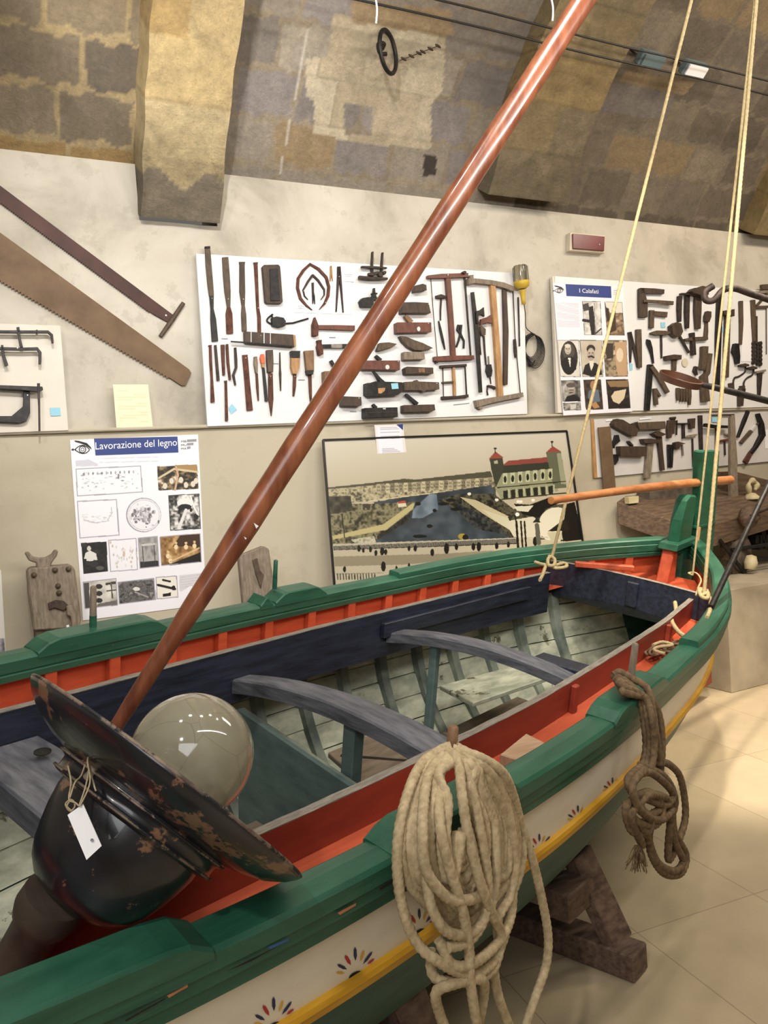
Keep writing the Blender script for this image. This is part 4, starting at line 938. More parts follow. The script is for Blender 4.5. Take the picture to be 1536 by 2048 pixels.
mb.box(((a[0]-.0+X1-.3)/2, 4.12, max(zt, .1)/2), (X1-.3-a[0], .86, max(zt, .1))); tag(mb.build('low_plinth', 'plinth', bevel=.004), 'low pale plinth under the grindstone beyond the stern', 'plinth')
ZT = .62
# ================================================================== SHEETS WITH PRINTED PICTURES
class Can:
    def __init__(s, x, y, base): s.x = x; s.y = y; s.c = np.tile(lc(base), x.shape+(1,)); s.rs = np.random.default_rng(11)
    def fill(s, m, c): s.c[m] = lc(c) if isinstance(c, str) else c
    def poly(s, P, c): s.fill(inpoly(s.x, s.y, P), c)
    def ell(s, cx, cy, rx, ry, c, rot=0):
        t = math.radians(rot); dx = s.x-cx; dy = s.y-cy; u = dx*math.cos(t)+dy*math.sin(t); v = -dx*math.sin(t)+dy*math.cos(t)
        s.fill((u/rx)**2+(v/ry)**2 < 1, c)
    def line(s, P, w, c):
        m = np.zeros(s.x.shape, bool)
        for (x0, y0), (x1, y1) in zip(P[:-1], P[1:]):
            L = max((x1-x0)**2+(y1-y0)**2, 1e-6); t = np.clip(((s.x-x0)*(x1-x0)+(s.y-y0)*(y1-y0))/L, 0, 1)
            m |= (s.x-x0-t*(x1-x0))**2+(s.y-y0-t*(y1-y0))**2 < (w/2)**2
        s.fill(m, c)
    def nz(s, f, seed=0):     # smooth value noise
        g = np.random.default_rng(seed).random((64, 64)); X = s.x/f; Y = s.y/f; i = np.floor(X).astype(int); j = np.floor(Y).astype(int); u = X-i; v = Y-j
        u = u*u*(3-2*u); v = v*v*(3-2*v); G = lambda a, b: g[a % 64, b % 64]
        return (G(i, j)*(1-u)+G(i+1, j)*u)*(1-v)+(G(i, j+1)*(1-u)+G(i+1, j+1)*u)*v
    def fog(s, P, cs, f, seed=0, th=None):  # patch P filled with noise between colours
        m = inpoly(s.x, s.y, P); n = .6*s.nz(f, seed)+.4*s.nz(f/2.3, seed+1); cols = np.array([lc(c) for c in cs]); t = np.clip((n-.2)/.6, 0, .999)*(len(cols)-1); k = t.astype(int); w = (t-k)[..., None]
        C_ = cols[k]*(1-w)+cols[np.minimum(k+1, len(cols)-1)]*w; s.c[m] = C_[m]
def sheet(name, quad, plane, nx, ny, base, paint, mat='print', parent=None, thick=.005):
    TL, TR, BR, BL = [PL(*q, plane) for q in quad]
    u = np.linspace(0, 1, nx)[:, None, None]; v = np.linspace(0, 1, ny)[None, :, None]
    P = (TL*(1-u)+TR*u)*(1-v)+(BL*(1-u)+BR*u)*v
    px, py = proj(P.reshape(-1, 3)); cn = Can(px.reshape(nx, ny), py.reshape(nx, ny), base); paint(cn)
    idx = np.arange(nx*ny).reshape(nx, ny); F = np.stack([idx[:-1, :-1], idx[:-1, 1:], idx[1:, 1:], idx[1:, :-1]], -1).reshape(-1, 4).tolist()
    org = wt(parent) if parent else P.reshape(-1, 3).mean(0)
    V = (P.reshape(-1, 3)-org).tolist(); n0 = len(V)
    back = [(q-org+np.array([0, thick, 0])).tolist() for q in (TL, TR, BR, BL)]; V += back
    cr = [idx[0, 0], idx[-1, 0], idx[-1, -1], idx[0, -1]]
    F += [[n0, n0+1, n0+2, n0+3]]+[[int(cr[i]), n0+i, n0+(i+1) % 4, int(cr[(i+1) % 4])] for i in range(4)]
    me = bpy.data.meshes.new(name); me.from_pydata(V, [], F); ca = me.color_attributes.new('Col', 'FLOAT_COLOR', 'POINT')
    col = np.vstack([cn.c.reshape(-1, 3), np.tile(lc(base), (4, 1))]); ca.data.foreach_set('color', np.c_[col, np.ones(len(col))].ravel())
    o = link(name, me, mat, parent)
    if not parent: o.location = org
    return o
def quadpt(quad, u, v):
    TL, TR, BR, BL = [np.array(q, float) for q in quad]; return tuple((TL*(1-u)+TR*u)*(1-v)+(BL*(1-u)+BR*u)*v)
def on(quad, u0, v0, u1, v1): return [quadpt(quad, *q) for q in ((u0, v0), (u1, v0), (u1, v1), (u0, v1))]
LOW = (4.595, 0, 0)
# ---- "Lavorazione del legno" poster
Q1 = [(140, 880), (396, 869), (413, 1209), (166, 1241)]
def p1(c):
    bp = [(148, 895), (165, 884), (185, 890)]
    fr = '9c9aa6'
    def box(P, w=1.6, col=fr): c.line(P+[P[0]], w, col)
    # crumpled text blocks
    c.poly([(151, 921), (178, 919), (196, 928), (196, 932), (152, 933)], 'c9c7d2')
    for yy in (0, 8): c.line([(200, 918+yy-1), (315, 914+yy)], 1.6, 'c8c6d0')
    A_ = [(152, 938), (281, 932), (285, 984), (155, 992)]; box(A_, 2)
    for i in range(60): x = c.rs.uniform(162, 276); y = c.rs.uniform(944, 980); c.ell(x, y+(220-x)*.03, c.rs.uniform(1, 4), 1.2, ['c4c2c6', '8f8d92', 'd6d4d8', 'b4b2b6'][i % 4])
    for i in range(12): x = 168+i*9; c.ell(x, 948-i*.4, 1.6, 3.2, ['7c7a80', 'a09ea4'][i % 2])
    c.ell(237, 953, 1.6, 6, '77757a')
    B_ = [(314, 933), (394, 929), (397, 978), (317, 981)]; c.fog(B_, ['1a1510', '3a3020', '8a7452', 'd8ccb8'], 9, 3)
    c.poly([(350, 930), (394, 929), (396, 945), (352, 936)], 'a08050'); c.line([(318, 956), (348, 938), (395, 944)], 4, 'cbb994'); c.line([(352, 934), (356, 950), (350, 980)], 4, 'c2a184')
    for x, y in ((343, 962), (362, 960), (372, 970), (386, 968), (330, 972), (392, 962)): c.ell(x, y, 4.5, 6, 'd6ccbc')
    c.ell(371, 948, 2.5, 3, '1c1612')
    D_ = [(155, 1003), (233, 999), (238, 1070), (160, 1076)]; box(D_, 2)
    for i in range(40):
        x = c.rs.uniform(163, 224); c.ell(x, 1032+8*math.sin((x-160)*.05)+c.rs.uniform(-8, 8), 3, 1, ['d2d0d4', 'c4c2c8', 'dcdade'][i % 3])
    c.line([(222, 1014), (224, 1026), (214, 1042), (190, 1046), (168, 1040)], 1.6, 'b8b6bc')
    c.ell(287, 1030, 35, 34.5, fr); c.ell(288, 1030, 33, 32.5, 'e8e7ec'); c.ell(288, 1030, 31, 30.5, 'a8a6ae'); c.ell(288, 1030, 30.2, 29.6, 'e4e3e8')
    for i in range(90):
        x = c.rs.normal(288, 11); y = c.rs.normal(1031, 10); c.ell(x, y, c.rs.uniform(1, 3.5), c.rs.uniform(1, 5), ['8c8a90', 'b0aeb4', '6c6a70', 'cccad0'][i % 4])
    E_ = [(337, 991), (398, 988), (401, 1057), (341, 1061)]; c.fog(E_, ['101010', '55534f', 'b8b6b2', 'e8e6e2'], 8, 7)
    c.ell(370, 1006, 16, 10, 'e6e4e0'); c.ell(370, 1014, 13, 6, '141312'); c.line([(372, 1020), (358, 1056)], 6, 'dcdad6'); c.line([(381, 992), (388, 1014), (396, 1030)], 3.4, 'e8e6e2'); c.ell(393, 1034, 4, 5, '1a1918'); c.ell(382, 1020, 3, 4, '1a1918'); box(E_, 1.6, '444444')
    # third row
    F_ = [(162, 1086), (213, 1083), (216, 1143), (167, 1148)]; c.fog(F_, ['0c0c0c', '1c1b1b', '343231'], 12, 4)
    c.ell(178, 1097, 4, 5, 'c9c6c0'); c.poly([(171, 1106), (180, 1101), (192, 1107), (195, 1120), (187, 1120), (186, 1130), (174, 1130), (173, 1118), (168, 1118)], 'd8d6d0'); c.poly([(172, 1122), (194, 1122), (192, 1130), (172, 1131)], '2a2928'); c.ell(200, 1136, 8, 4, '55524e')
    G_ = [(217, 1081), (272, 1077), (275, 1139), (221, 1143)]; box(G_, 1.8)
    for i in range(40): c.ell(c.rs.normal(248, 11), c.rs.normal(1113, 12), 1.6, 3, ['cfccc8', 'bdb9b4', 'dcd9d4', 'c6b09a'][i % 4])
    H_ = [(276, 1076), (315, 1073), (318, 1133), (280, 1137)]; c.fog(H_, ['8a8888', 'a8a6a4', '777574'], 14, 5); c.poly([(278, 1124), (318, 1121), (318, 1133), (280, 1137)], '2a2a2a'); c.line([(287, 1134), (285, 1088), (308, 1087), (311, 1131)], 1.6, '3c3c3c'); c.line([(285, 1090), (309, 1088)], 4, 'c2c0bc'); box(H_, 1.6)
    I_ = [(320, 1074), (400, 1067), (403, 1124), (323, 1131)]; c.fog(I_, ['6b4a28', '9a7444', 'c4a26c'], 10, 8)
    c.poly([(360, 1071), (400, 1068), (401, 1100), (380, 1092), (345, 1094)], '3c2814'); c.poly([(335, 1130), (402, 1104), (403, 1124), (340, 1131)], '15100c')
    for x, y in ((336, 1112), (341, 1122), (352, 1094), (372, 1094), (389, 1092)): c.ell(x, y, 4, 5, 'e2cda4'); c.ell(x, y-8, 2.6, 2.6, 'd2b88a')
    c.line([(340, 1124), (398, 1096)], 3, 'd0b484'); box(I_, 1.6)
    # fourth row
    J_ = [(166, 1164), (232, 1157), (235, 1210), (170, 1217)]; c.fog(J_, ['8e8b84', 'c6c2b8', 'dedad0'], 20, 9); c.poly([(166, 1166), (178, 1165), (180, 1216), (170, 1217)], '4a4844')
    c.line([(213, 1168), (231, 1165)], 5, '3c3935'); c.line([(214, 1182), (232, 1180)], 3, '4a4641'); c.line([(222, 1166), (225, 1196)], 3, '55524c')
    for y in (1173, 1187, 1201): c.ell(198, y, 7, 5, '2c2a28')
    c.poly([(194, 1208), (234, 1200), (235, 1210), (194, 1214)], '6a665e'); box(J_, 1.8)
    K_ = [(236, 1165), (308, 1157), (311, 1199), (239, 1208)]; c.fog(K_, ['2a2928', '6e6c6a', '3f3d3c', '8c8a88'], 9, 6); c.ell(273, 1178, 7, 4, 'd6d3ce'); c.line([(270, 1184), (296, 1194)], 3, '9a9894'); box(K_, 1.8)
    L_ = [(312, 1155), (353, 1152), (356, 1194), (314, 1198)]; c.poly(L_, 'e4e0d4'); c.line([(316, 1170), (350, 1178)], 5, '161514'); c.line([(326, 1160), (340, 1163)], 4, '161514'); c.poly([(325, 1188), (342, 1185), (342, 1192), (326, 1194)], '161514'); c.ell(347, 1176, 4, 5, '161514'); box(L_, 1.8)
    c.poly([(358, 1151), (404, 1146), (406, 1166), (380, 1172), (362, 1184), (359, 1180)], 'd0cdd2')
    for k in range(5): c.line([(361, 1155+k*5), (403, 1149+k*5)], 1, 'bcb9c0')
po = sheet('exhibition_poster', Q1, LOW, 300, 400, 'e9e8ee', p1); tag(po, 'white printed poster with blue Lavorazione del legno banner taped under the ledge', 'poster')
def banner(parent, Pq, txt, pl, tsz, ins, nm='banner'):
    mb = MB(); mb.add([PL(*q, pl, .0012) for q in Pq], [(0, 1, 2, 3)]); mb.build(nm, 'banner_blue', parent, fixn=False)
    A = PL(*ins[0], pl, .0022); Bx = PL(*ins[1], pl, .0022); ex = Bx-A; w = np.linalg.norm(ex); ex /= w; U_ = PL(*ins[2], pl, .0022)-A; h = np.linalg.norm(U_); ey = U_/h
    text_mesh('title_lettering', txt, A, ex, ey, h/.72, 'white_text', parent, width=w, depth=.0)
banner(po, [(188, 877), (355, 873), (357, 905), (191, 911)], 'Lavorazione del legno', LOW, 0, ((191, 899), (354, 891), (190.5, 884)))
def eye(parent, cx, cy, k, pl, sk=0):
    f = lambda x, y: PL(cx+x*k, cy+y*k, pl, .0016); mb = MB()
    def fl(P): mb.add([f(*p) for p in P], [tuple(range(len(P)))])
    br = [(-15, -13), (-6, -12), (8, -8), (15, -1), (17, 4), (13, 1), (6, -4), (-5, -8), (-13, -10)]; fl(br)
    up_ = catmull([(-14, 4, 0), (-7, -2, 0), (1, -4, 0), (8, -1, 0), (13, 4, 0)], 4); lo_ = catmull([(-14, 4, 0), (-6, 9, 0), (1, 11, 0), (8, 9, 0), (13, 4, 0)], 4)
    for C_ in (up_, lo_):
        for a, b in zip(C_[:-1], C_[1:]): n = np.array([-(b-a)[1], (b-a)[0]]); n = n/np.linalg.norm(n)*.8; fl([a[:2]-n, b[:2]-n, b[:2]+n, a[:2]+n])
    for r0, r1 in ((5.2, 6.8), (2.4, 3.4)):
        for i in range(20): t0, t1 = 2*PI*i/20, 2*PI*(i+1)/20; fl([(r*math.cos(t), 3.5+r*math.sin(t)) for r, t in ((r0, t0), (r1, t0), (r1, t1), (r0, t1))])
    fl([(-20, 3), (-16, 1.5), (-16, 6), (-20, 5)]); fl([(-17, 3.5), (-12, 3.2), (-12, 4.6), (-17, 4.5)])
    mb.build('eye_emblem', 'iron_black', parent, fixn=False)
eye(po, 165, 895, 1.1, LOW)
for i, s_ in enumerate(('MB', 'MU', 'MA')):
    A = PL(362.5, 885+i*7.2, LOW, .0016); ex = PL(373, 884.5+i*7.2, LOW, .0016)-A; w = np.linalg.norm(ex); ex /= w
    text_mesh('logo_lettering', s_, A, ex, np.array([0, 0, 1.]), .016, 'iron', po, width=w)
    mb = MB(); mb.add([PL(*q, LOW, .0012) for q in ((374, 879+i*7.2), (393-i*6, 878+i*7.2), (393-i*6, 883+i*7.2), (374, 884+i*7.2))], [(0, 1, 2, 3)]); mb.build('logo_bar', 'ink', po, fixn=False)
# ---- poster sliver at the far left
def p2(c): c.fog([(-40, 1270), (8, 1278), (12, 1306), (-40, 1312)], ['3a3838', '8f8d92', 'c8c6cc'], 8, 2)
tag(sheet('exhibition_poster', [(-190, 1128), (2, 1140), (12, 1306), (-180, 1320)], LOW, 60, 60, 'e2dfd6', p2), 'edge of another white poster at the far left under the ledge', 'poster')
# ---- big harbour picture leaning on the wall
PK = (4.54, .10, 1.90)
Q3 = [(646, 880), (1133, 862), (1172, 1130), (671, 1200)]
def p3(c):
    X, Y = c.x, c.y
    sky = np.array(lc('b2a890')); top_ = np.array(lc('c6bfae')); t = np.clip((Y-870)/110, 0, 1)[..., None]; c.c[:] = top_*(1-t)+sky*t
    f = lambda x, y: (630+x/2.793, 850+y/2.793)
    P_ = lambda L: [f(*p) for p in L]
    # far town and hills
    c.poly(P_([(60, 350), (300, 325), (500, 300), (560, 305), (980, 258), (1010, 340), (1010, 420), (60, 420)]), '4a4838')
    c.fog(P_([(60, 360), (350, 335), (620, 315), (1000, 292), (1000, 345), (650, 380), (350, 425), (60, 440)]), ['4a4636', '8e866c', 'b8ae8c', '6a654e'], 7, 21)
    for i in range(26):
        x = 345+i*25; y = 330-(x-345)*.055; c.poly(P_([(x, y), (x+20, y-1), (x+20, y+50), (x, y+52)]), ['a89f82', '8a8268', 'bdb391', '77705a'][i % 4])
        for k in range(3):
            for j in range(2): c.poly(P_([(x+3+k*6, y+12+j*18), (x+6+k*6, y+12+j*18), (x+6+k*6, y+22+j*18), (x+3+k*6, y+22+j*18)]), '3c3a2e')
    c.line(P_([(300, 425), (640, 382), (990, 345)]), 1.8, 'c6bc98')
    # water
    c.fog(P_([(330, 430), (640, 385), (985, 335), (1010, 400), (1130, 640), (330, 665)]), ['282f34', '363f45', '485158'], 26, 31)
    c.fog(P_([(640, 385), (680, 385), (690, 470), (600, 520), (540, 520), (550, 470)]), ['52606c', '7a8894'], 20, 5)
    # left quay
    c.fog(P_([(70, 440), (330, 440), (560, 430), (545, 480), (430, 560), (340, 640), (340, 670), (90, 670)]), ['2a281e', '5a5640', '8a8464', '3a382c'], 9, 41)
    c.poly(P_([(95, 620), (380, 555), (540, 440), (558, 436), (545, 470), (400, 585), (100, 640)]), 'b3a878'); c.poly(P_([(460, 430), (505, 425), (512, 455), (465, 460)]), 'cfc8ac'); c.poly(P_([(460, 428), (505, 422), (508, 436), (462, 440)]), 'a2493c')
    c.fog(P_([(345, 620), (440, 560), (540, 480), (520, 540), (430, 590), (350, 640)]), ['14140f', '3a3a30'], 6, 3)
    c.fog(P_([(70, 400), (200, 395), (210, 480), (80, 500)]), ['26241c', '3e3a2e', '55503e'], 12, 13)
    for x in (150, ): c.line(P_([(150, 500), (165, 630)]), 2, '14120e')
    c.fog(P_([(200, 640), (330, 620), (345, 665), (240, 672)]), ['8e8a74', 'c2bda4', '5a5644'], 9, 12)
    # right quay, boats and square
    c.fog(P_([(690, 420), (800, 385), (1000, 385), (1110, 470), (1400, 440), (1480, 640), (1110, 640)]), ['15140f', '33312a', '57543f', '24231c'], 8, 17)
    c.poly(P_([(810, 402), (900, 420), (1080, 510), (1070, 540), (1010, 540), (930, 490)]), 'b7ad8a'); c.poly(P_([(930, 470), (1080, 520), (1110, 600), (1020, 545)]), 'c2bca0')
    c.poly(P_([(1060, 540), (1220, 510), (1300, 600), (1240, 640), (1110, 625)]), 'c4bfa8')
    c.fog(P_([(800, 440), (930, 500), (1100, 620), (900, 580), (790, 480)]), ['15140f', '2e3032', '4a4a40'], 6, 19)
    # arcs and dark awnings
    c.ell(*f(1350, 560), 36, 36, 'cdc8b4'); c.poly(P_([(1110, 440), (1200, 445), (1320, 400), (1400, 420), (1290, 470), (1250, 520), (1160, 500)]), '14130f')
    c.poly(P_([(1110, 455), (1220, 450), (1190, 485), (1130, 480)]), 'c8c3ae')
    c.poly(P_([(1405, 440), (1450, 430), (1500, 640), (1370, 655), (1385, 560)]), '14120f'); c.poly(P_([(1300, 595), (1400, 520), (1420, 590)]), '1c1a15'); c.poly(P_([(1295, 600), (1375, 595), (1385, 640), (1320, 650)]), 'b4ae94')
    # teatro like building
    wall = '8f9072'
    c.poly(P_([(1000, 235), (1320, 205), (1360, 370), (1040, 415), (1005, 350)]), wall); c.poly(P_([(1040, 230), (1080, 200), (1310, 178), (1322, 206)]), '86433a'); c.poly(P_([(1000, 232), (1322, 206), (1330, 245), (1010, 275)]), '32352a')
    c.poly(P_([(975, 190), (1048, 182), (1056, 250), (1010, 350), (985, 250)]), '3a3c30'); c.poly(P_([(970, 190), (1008, 148), (1055, 183)]), '8e463a'); c.poly(P_([(1000, 200), (1020, 198), (1022, 215), (1002, 218)]), 'a8a68a')
    c.poly(P_([(1290, 155), (1375, 148), (1405, 350), (1335, 355)]), '5f624c'); c.poly(P_([(1288, 155), (1328, 118), (1375, 148)]), '8e463a'); c.poly(P_([(1350, 160), (1375, 156), (1405, 330), (1375, 330)]), '94957a')
    for cx_, cy_ in ((1006, 135), (1324, 98)): c.line(P_([(cx_, cy_-6), (cx_, cy_+22)]), 1.8, '26241c'); c.ell(*f(cx_, cy_-4), 3.4, 1.8, '26241c')
    for i in range(7):
        x = 1050+i*42; y = 270-(x-1050)*.10; c.poly(P_([(x, y), (x+24, y-2), (x+24, y+58), (x, y+62)]), 'b9bb98'); c.ell(*f(x+12, y+34), 3, 7, '23251c')
        c.poly(P_([(x, y+98), (x+26, y+94), (x+28, y+140), (x+4, y+144)]), '23251c'); c.poly(P_([(x+28, y+88), (x+36, y+88), (x+40, y+142), (x+32, y+142)]), 'a9ab8b')
    c.line(P_([(1020, 350), (1400, 315)]), 2.2, '2c2e24'); c.line(P_([(1045, 415), (1400, 380)]), 2.6, '35372b')
    for x, y in ((862, 385), (1015, 418), (1135, 428), (1218, 420), (1150, 428)): c.ell(*f(x, y), 3.6, 3, 'dedbcc')
    # boats on the water
    for x, y, w in ((575, 440, 6), (668, 477, 4), (585, 622, 14), (640, 565, 6), (715, 440, 10), (760, 420, 10), (790, 470, 12)): c.ell(*f(x, y), w, 3.6, '10110f')
    c.ell(*f(822, 622), 8, 6, '9c8c38'); c.ell(*f(840, 628), 6, 6, '1a1814')
    # promenade
    c.poly(P_([(100, 665), (1130, 630), (1400, 650), (1500, 640), (1500, 700), (1000, 900), (110, 900)]), 'b4ab93')
    c.poly(P_([(105, 735), (700, 720), (1000, 700), (900, 740), (500, 780), (110, 790)]), '8c826c')
    c.poly(P_([(102, 672), (1130, 632), (1140, 665), (104, 700)]), '55534a'); c.line(P_([(102, 674), (760, 648), (1130, 632), (1300, 628)]), 2, 'b0aa94'); c.line(P_([(104, 698), (1140, 662)]), 1.4, '2e2c26')
    for i in range(110):
        x = 112+i*9.4; y = 686-(x-112)*.038; c.line([f(x, y-8), f(x, y+10)], .8, '8f8b7b')
    for x, y, h in ((245, 690, 16), (270, 700, 12), (310, 695, 14), (375, 705, 20), (340, 715, 14), (395, 710, 14), (560, 690, 15), (525, 690, 12), (655, 712, 18), (735, 690, 26), (790, 680, 16), (885, 680, 18), (915, 680, 22), (1015, 675, 16), (1080, 668, 14), (1230, 650, 22), (382, 790, 24), (165, 806, 14), (525, 783, 8), (455, 798, 8)):
        c.ell(*f(x, y), h*.16+1, h*.42, '191611'); c.ell(*f(x, y-h*.9), 1.6, 1.8, '191611')
    for x in (1125, 1150, 1170): c.line(P_([(x, 540), (x+10, 690)]), 3.6 if x > 1130 else 4.6, '15140f')
    c.line(P_([(1240, 560), (1250, 660)]), 9, '55564a'); c.poly(P_([(1215, 545), (1240, 515), (1262, 545)]), '24241d'); c.ell(*f(1130, 500), 4, 4, 'e4e2d6'); c.line(P_([(1118, 505), (1125, 560)]), 2, '15140f')
    c.line(P_([(118, 832), (380, 826)]), 1.6, '8b8678')
    for i in range(14): c.line([f(125+i*16, 832), f(127+i*16, 862)], 2.2, '3a3830')
pic = root('harbour_picture', PL(900, 1170, PK), 'large glossy old harbour view with red-roofed towers, black frame, leaning under the ledge', 'picture')
sheet('print', Q3, PK, 560, 300, 'c8bfa8', p3, 'gloss_print', pic, .02)
mb = MB(); G3 = [PL(*q, PK, .004) for q in Q3]
for a, b in ((0, 1), (1, 2), (2, 3), (3, 0)): mb.beam(G3[a], G3[b], .012, .014, up=(0, 1, 0))
mb.build('frame', 'black_frame', pic)
# ---- boards
UP = (4.565, .05, 1.97)
def board(name, quad, pl, mat, label, thick=.018, cat='board'):
    mb = MB(); mb.prism([PL(*q, pl) for q in quad], (0, thick, 0)); return tag(mb.build(name, mat, bevel=.002), label, cat)
board('tool_board', [(392, 507), (1047, 547), (1055, 828), (415, 853)], UP, 'white_board', 'white display board full of woodworking tools in the middle of the wall')
board('tool_board', [(-200, 640), (121, 651), (137, 861), (-180, 872)], UP, 'cream_board', 'cream board with three iron clamps at the far left')
board('tool_board', [(1108, 552), (1760, 598), (1760, 808), (1124, 826)], UP, 'white_board', 'white display board of small tools at the right, behind the calkers poster')
LB = (4.575, .03, 1.3)
board('tool_board', [(1184, 839), (1700, 806), (1700, 908), (1190, 956)], LB, 'grey_board', 'grey lower display board of hammers and planes over the work bench')
mb = MB(); mb.prism([PL(*q, LB, .003) for q in ((1182, 839), (1188, 839), (1195, 955), (1189, 956))], (0, .02, 0)); tag(mb.build('wood_batten', 'wood_light'), 'thin wooden batten along the left edge of the grey lower board', 'batten')
tag(sheet('paper_card', [(226, 769), (296, 769), (306, 857), (233, 858)], (4.58, .05, 1.97), 40, 50, 'e6dcba', lambda c: [c.line([(234+(y-780)*.07, y), (292+(y-780)*.07, y+.5)], 1.1, 'd4c79e') for y in range(782, 846, 6)]), 'cream typed card standing on the ledge between the big saw and the blue bannered poster', 'card')
tag(sheet('paper_notice', [(749, 850), (806, 848), (817, 939), (758, 942)], (4.525, 0, 0), 50, 60, 'dcd6d2', lambda c: [c.poly([(753, 853), (802, 852), (811, 934), (762, 936)], 'e4e2ea')]+[c.line([(761+(y-860)*.1, y), (798+(y-860)*.1, y-1)], .9, 'a9a7b2') for y in (856, 859, 865, 869, 873, 877, 898, 901, 904, 907)]+[c.line([(780, 917), (790, 915), (784, 924), (788, 920)], 1, '9a98a8')]), 'white typed notice taped over the top edge of the harbour picture', 'notice')
mb = MB(); mb.add([PL(*q, (4.525, 0, 0), .002) for q in ((793, 849), (806, 848), (806, 860))], [(0, 1, 2)]); mb.build('printed_corner', 'banner_blue', bpy.data.objects['paper_notice'], fixn=False)
# ---- "I Calafati" poster
Q4 = [(1106, 566), (1246, 574), (1265, 823), (1127, 831)]
UP2 = (4.552, .05, 1.97)
def p4(c):
    g = lambda x, y: (1090+x/3.444, 440+y/3.444)
    P_ = lambda L: [g(*p) for p in L]
    for k in range(19): c.line(P_([(75+k*.8, 572+k*9), (228+k*.6, 575+k*9)]), 1.5, 'cdcad8')
    def ph(P, cs, f, s): c.fog(P_(P), cs, f, s); c.line(P_(P+[P[0]]), 1, '4a4848')
    ph([(258, 560), (380, 562), (392, 792), (272, 790)], ['d6d4ce', 'b4b0aa', 'e0ded8'], 12, 3); c.poly(P_([(300, 600), (330, 590), (345, 700), (350, 790), (320, 790), (305, 700)]), '191817'); c.poly(P_([(262, 580), (300, 570), (305, 620), (265, 630)]), '3a3836'); c.line(P_([(265, 690), (320, 700)]), 6, '1e1c1b'); c.line(P_([(345, 785), (385, 750)]), 3, '2a2827'); c.line(P_([(340, 570), (345, 790)]), 1, '77736e')
    ph([(412, 565), (530, 568), (548, 795), (428, 793)], ['a08468', '5e4836', 'c2a888'], 9, 4); c.poly(P_([(414, 566), (530, 570), (535, 640), (450, 640), (425, 610)]), 'd8d2c8'); c.poly(P_([(418, 600), (440, 610), (445, 690), (425, 700)]), '2e241d'); c.poly(P_([(455, 640), (485, 620), (490, 760), (440, 780)]), '3c2c22')
    ph([(85, 828), (232, 828), (244, 1080), (105, 1078)], ['cbc6bc', 'd8d4ca'], 30, 5); c.ell(*g(165, 950), 17.5, 34, '2a2624'); c.ell(*g(163, 905), 12, 16, '49423c'); c.ell(*g(158, 890), 6.4, 10.5, 'b8ad9e'); c.ell(*g(156, 866), 6, 3.4, 'd2c9bc'); c.line([g(146, 888), g(152, 887)], 1.3, '2a2420'); c.line([g(163, 887), g(169, 888)], 1.3, '2a2420'); c.line([g(158, 890), g(159, 903)], .9, '85796c'); c.line([g(151, 914), g(166, 914)], 1.5, '5a4c42'); c.poly(P_([(110, 975), (150, 940), (185, 940), (220, 970), (215, 1030), (165, 1066), (120, 1030)]), '141211'); c.poly(P_([(158, 950), (178, 950), (174, 1020)]), 'e4e0d8'); c.poly(P_([(155, 960), (182, 972), (182, 962), (157, 972)]), '1c1a18')
    ph([(240, 828), (392, 830), (400, 1078), (258, 1080)], ['c8beac', 'b4aa98'], 20, 6); c.poly(P_([(258, 1060), (275, 1000), (310, 980), (350, 985), (385, 1010), (395, 1066), (320, 1078)]), '1f1b19'); c.poly(P_([(305, 970), (335, 970), (335, 1000), (318, 1040), (308, 1000)]), 'd8d2c6'); c.ell(*g(316, 888), 8.6, 8.5, '2c2622'); c.ell(*g(317, 925), 7.4, 13, 'a5978a'); c.ell(*g(317, 905), 6, 5, 'b8ab9c'); c.line([g(302, 915), g(311, 914)], 1.4, '2a2420'); c.line([g(322, 914), g(331, 915)], 1.4, '2a2420'); c.line(P_([(300, 943), (318, 938), (336, 946)]), 3.4, '221c19')
    ph([(400, 830), (560, 830), (570, 1078), (418, 1078)], ['6a5c48', 'a89678', '4a4034', 'd0bc9c'], 11, 7); c.poly(P_([(480, 840), (560, 840), (568, 1070), (500, 1070), (485, 960)]), 'b89a78'); c.poly(P_([(412, 850), (470, 850), (470, 950), (425, 960)]), '3a332b'); c.ell(*g(515, 930), 7, 14, 'd8c6ac')
    ph([(110, 1105), (240, 1105), (245, 1248), (122, 1250)], ['3a3836', '7e7a74', 'b8b4ac'], 9, 8); c.ell(*g(180, 1172), 8.4, 12, '9a9084'); c.ell(*g(180, 1158), 6, 5, 'b4aa9e'); c.ell(*g(178, 1138), 9, 5, '55504a'); c.poly(P_([(135, 1248), (150, 1215), (200, 1200), (240, 1225), (243, 1248)]), '1b1a19'); c.line(P_([(168, 1172), (196, 1170)]), 1.4, '2a2624'); c.line(P_([(168, 1190), (192, 1188)]), 2, '3a3430')
    ph([(125, 1262), (243, 1258), (248, 1308), (132, 1310)], ['2a2826', 'a8a49c', '55524e'], 7, 9); c.poly(P_([(170, 1270), (215, 1268), (212, 1300), (180, 1305)]), 'c8c4bc')
    ph([(265, 1102), (383, 1100), (400, 1304), (283, 1306)], ['2a2420', '4a3c30', '1c1815'], 10, 10); c.poly(P_([(300, 1180), (330, 1160), (368, 1170), (380, 1250), (320, 1260), (295, 1220)]), '62707c'); c.ell(*g(332, 1138), 6, 9, 'a07c5e'); c.poly(P_([(315, 1270), (350, 1250), (378, 1290), (340, 1300)]), 'b08458')
    ph([(420, 1100), (572, 1098), (588, 1296), (438, 1300)], ['2c2620', '1a1612', '463c30'], 12, 12); c.poly(P_([(425, 1110), (572, 1104), (574, 1150), (450, 1150)]), '8a7050'); c.poly(P_([(455, 1215), (480, 1180), (560, 1165), (545, 1230), (510, 1268), (470, 1250)]), 'd6c6aa'); c.line(P_([(430, 1165), (570, 1150)]), 1.5, '2a221a')
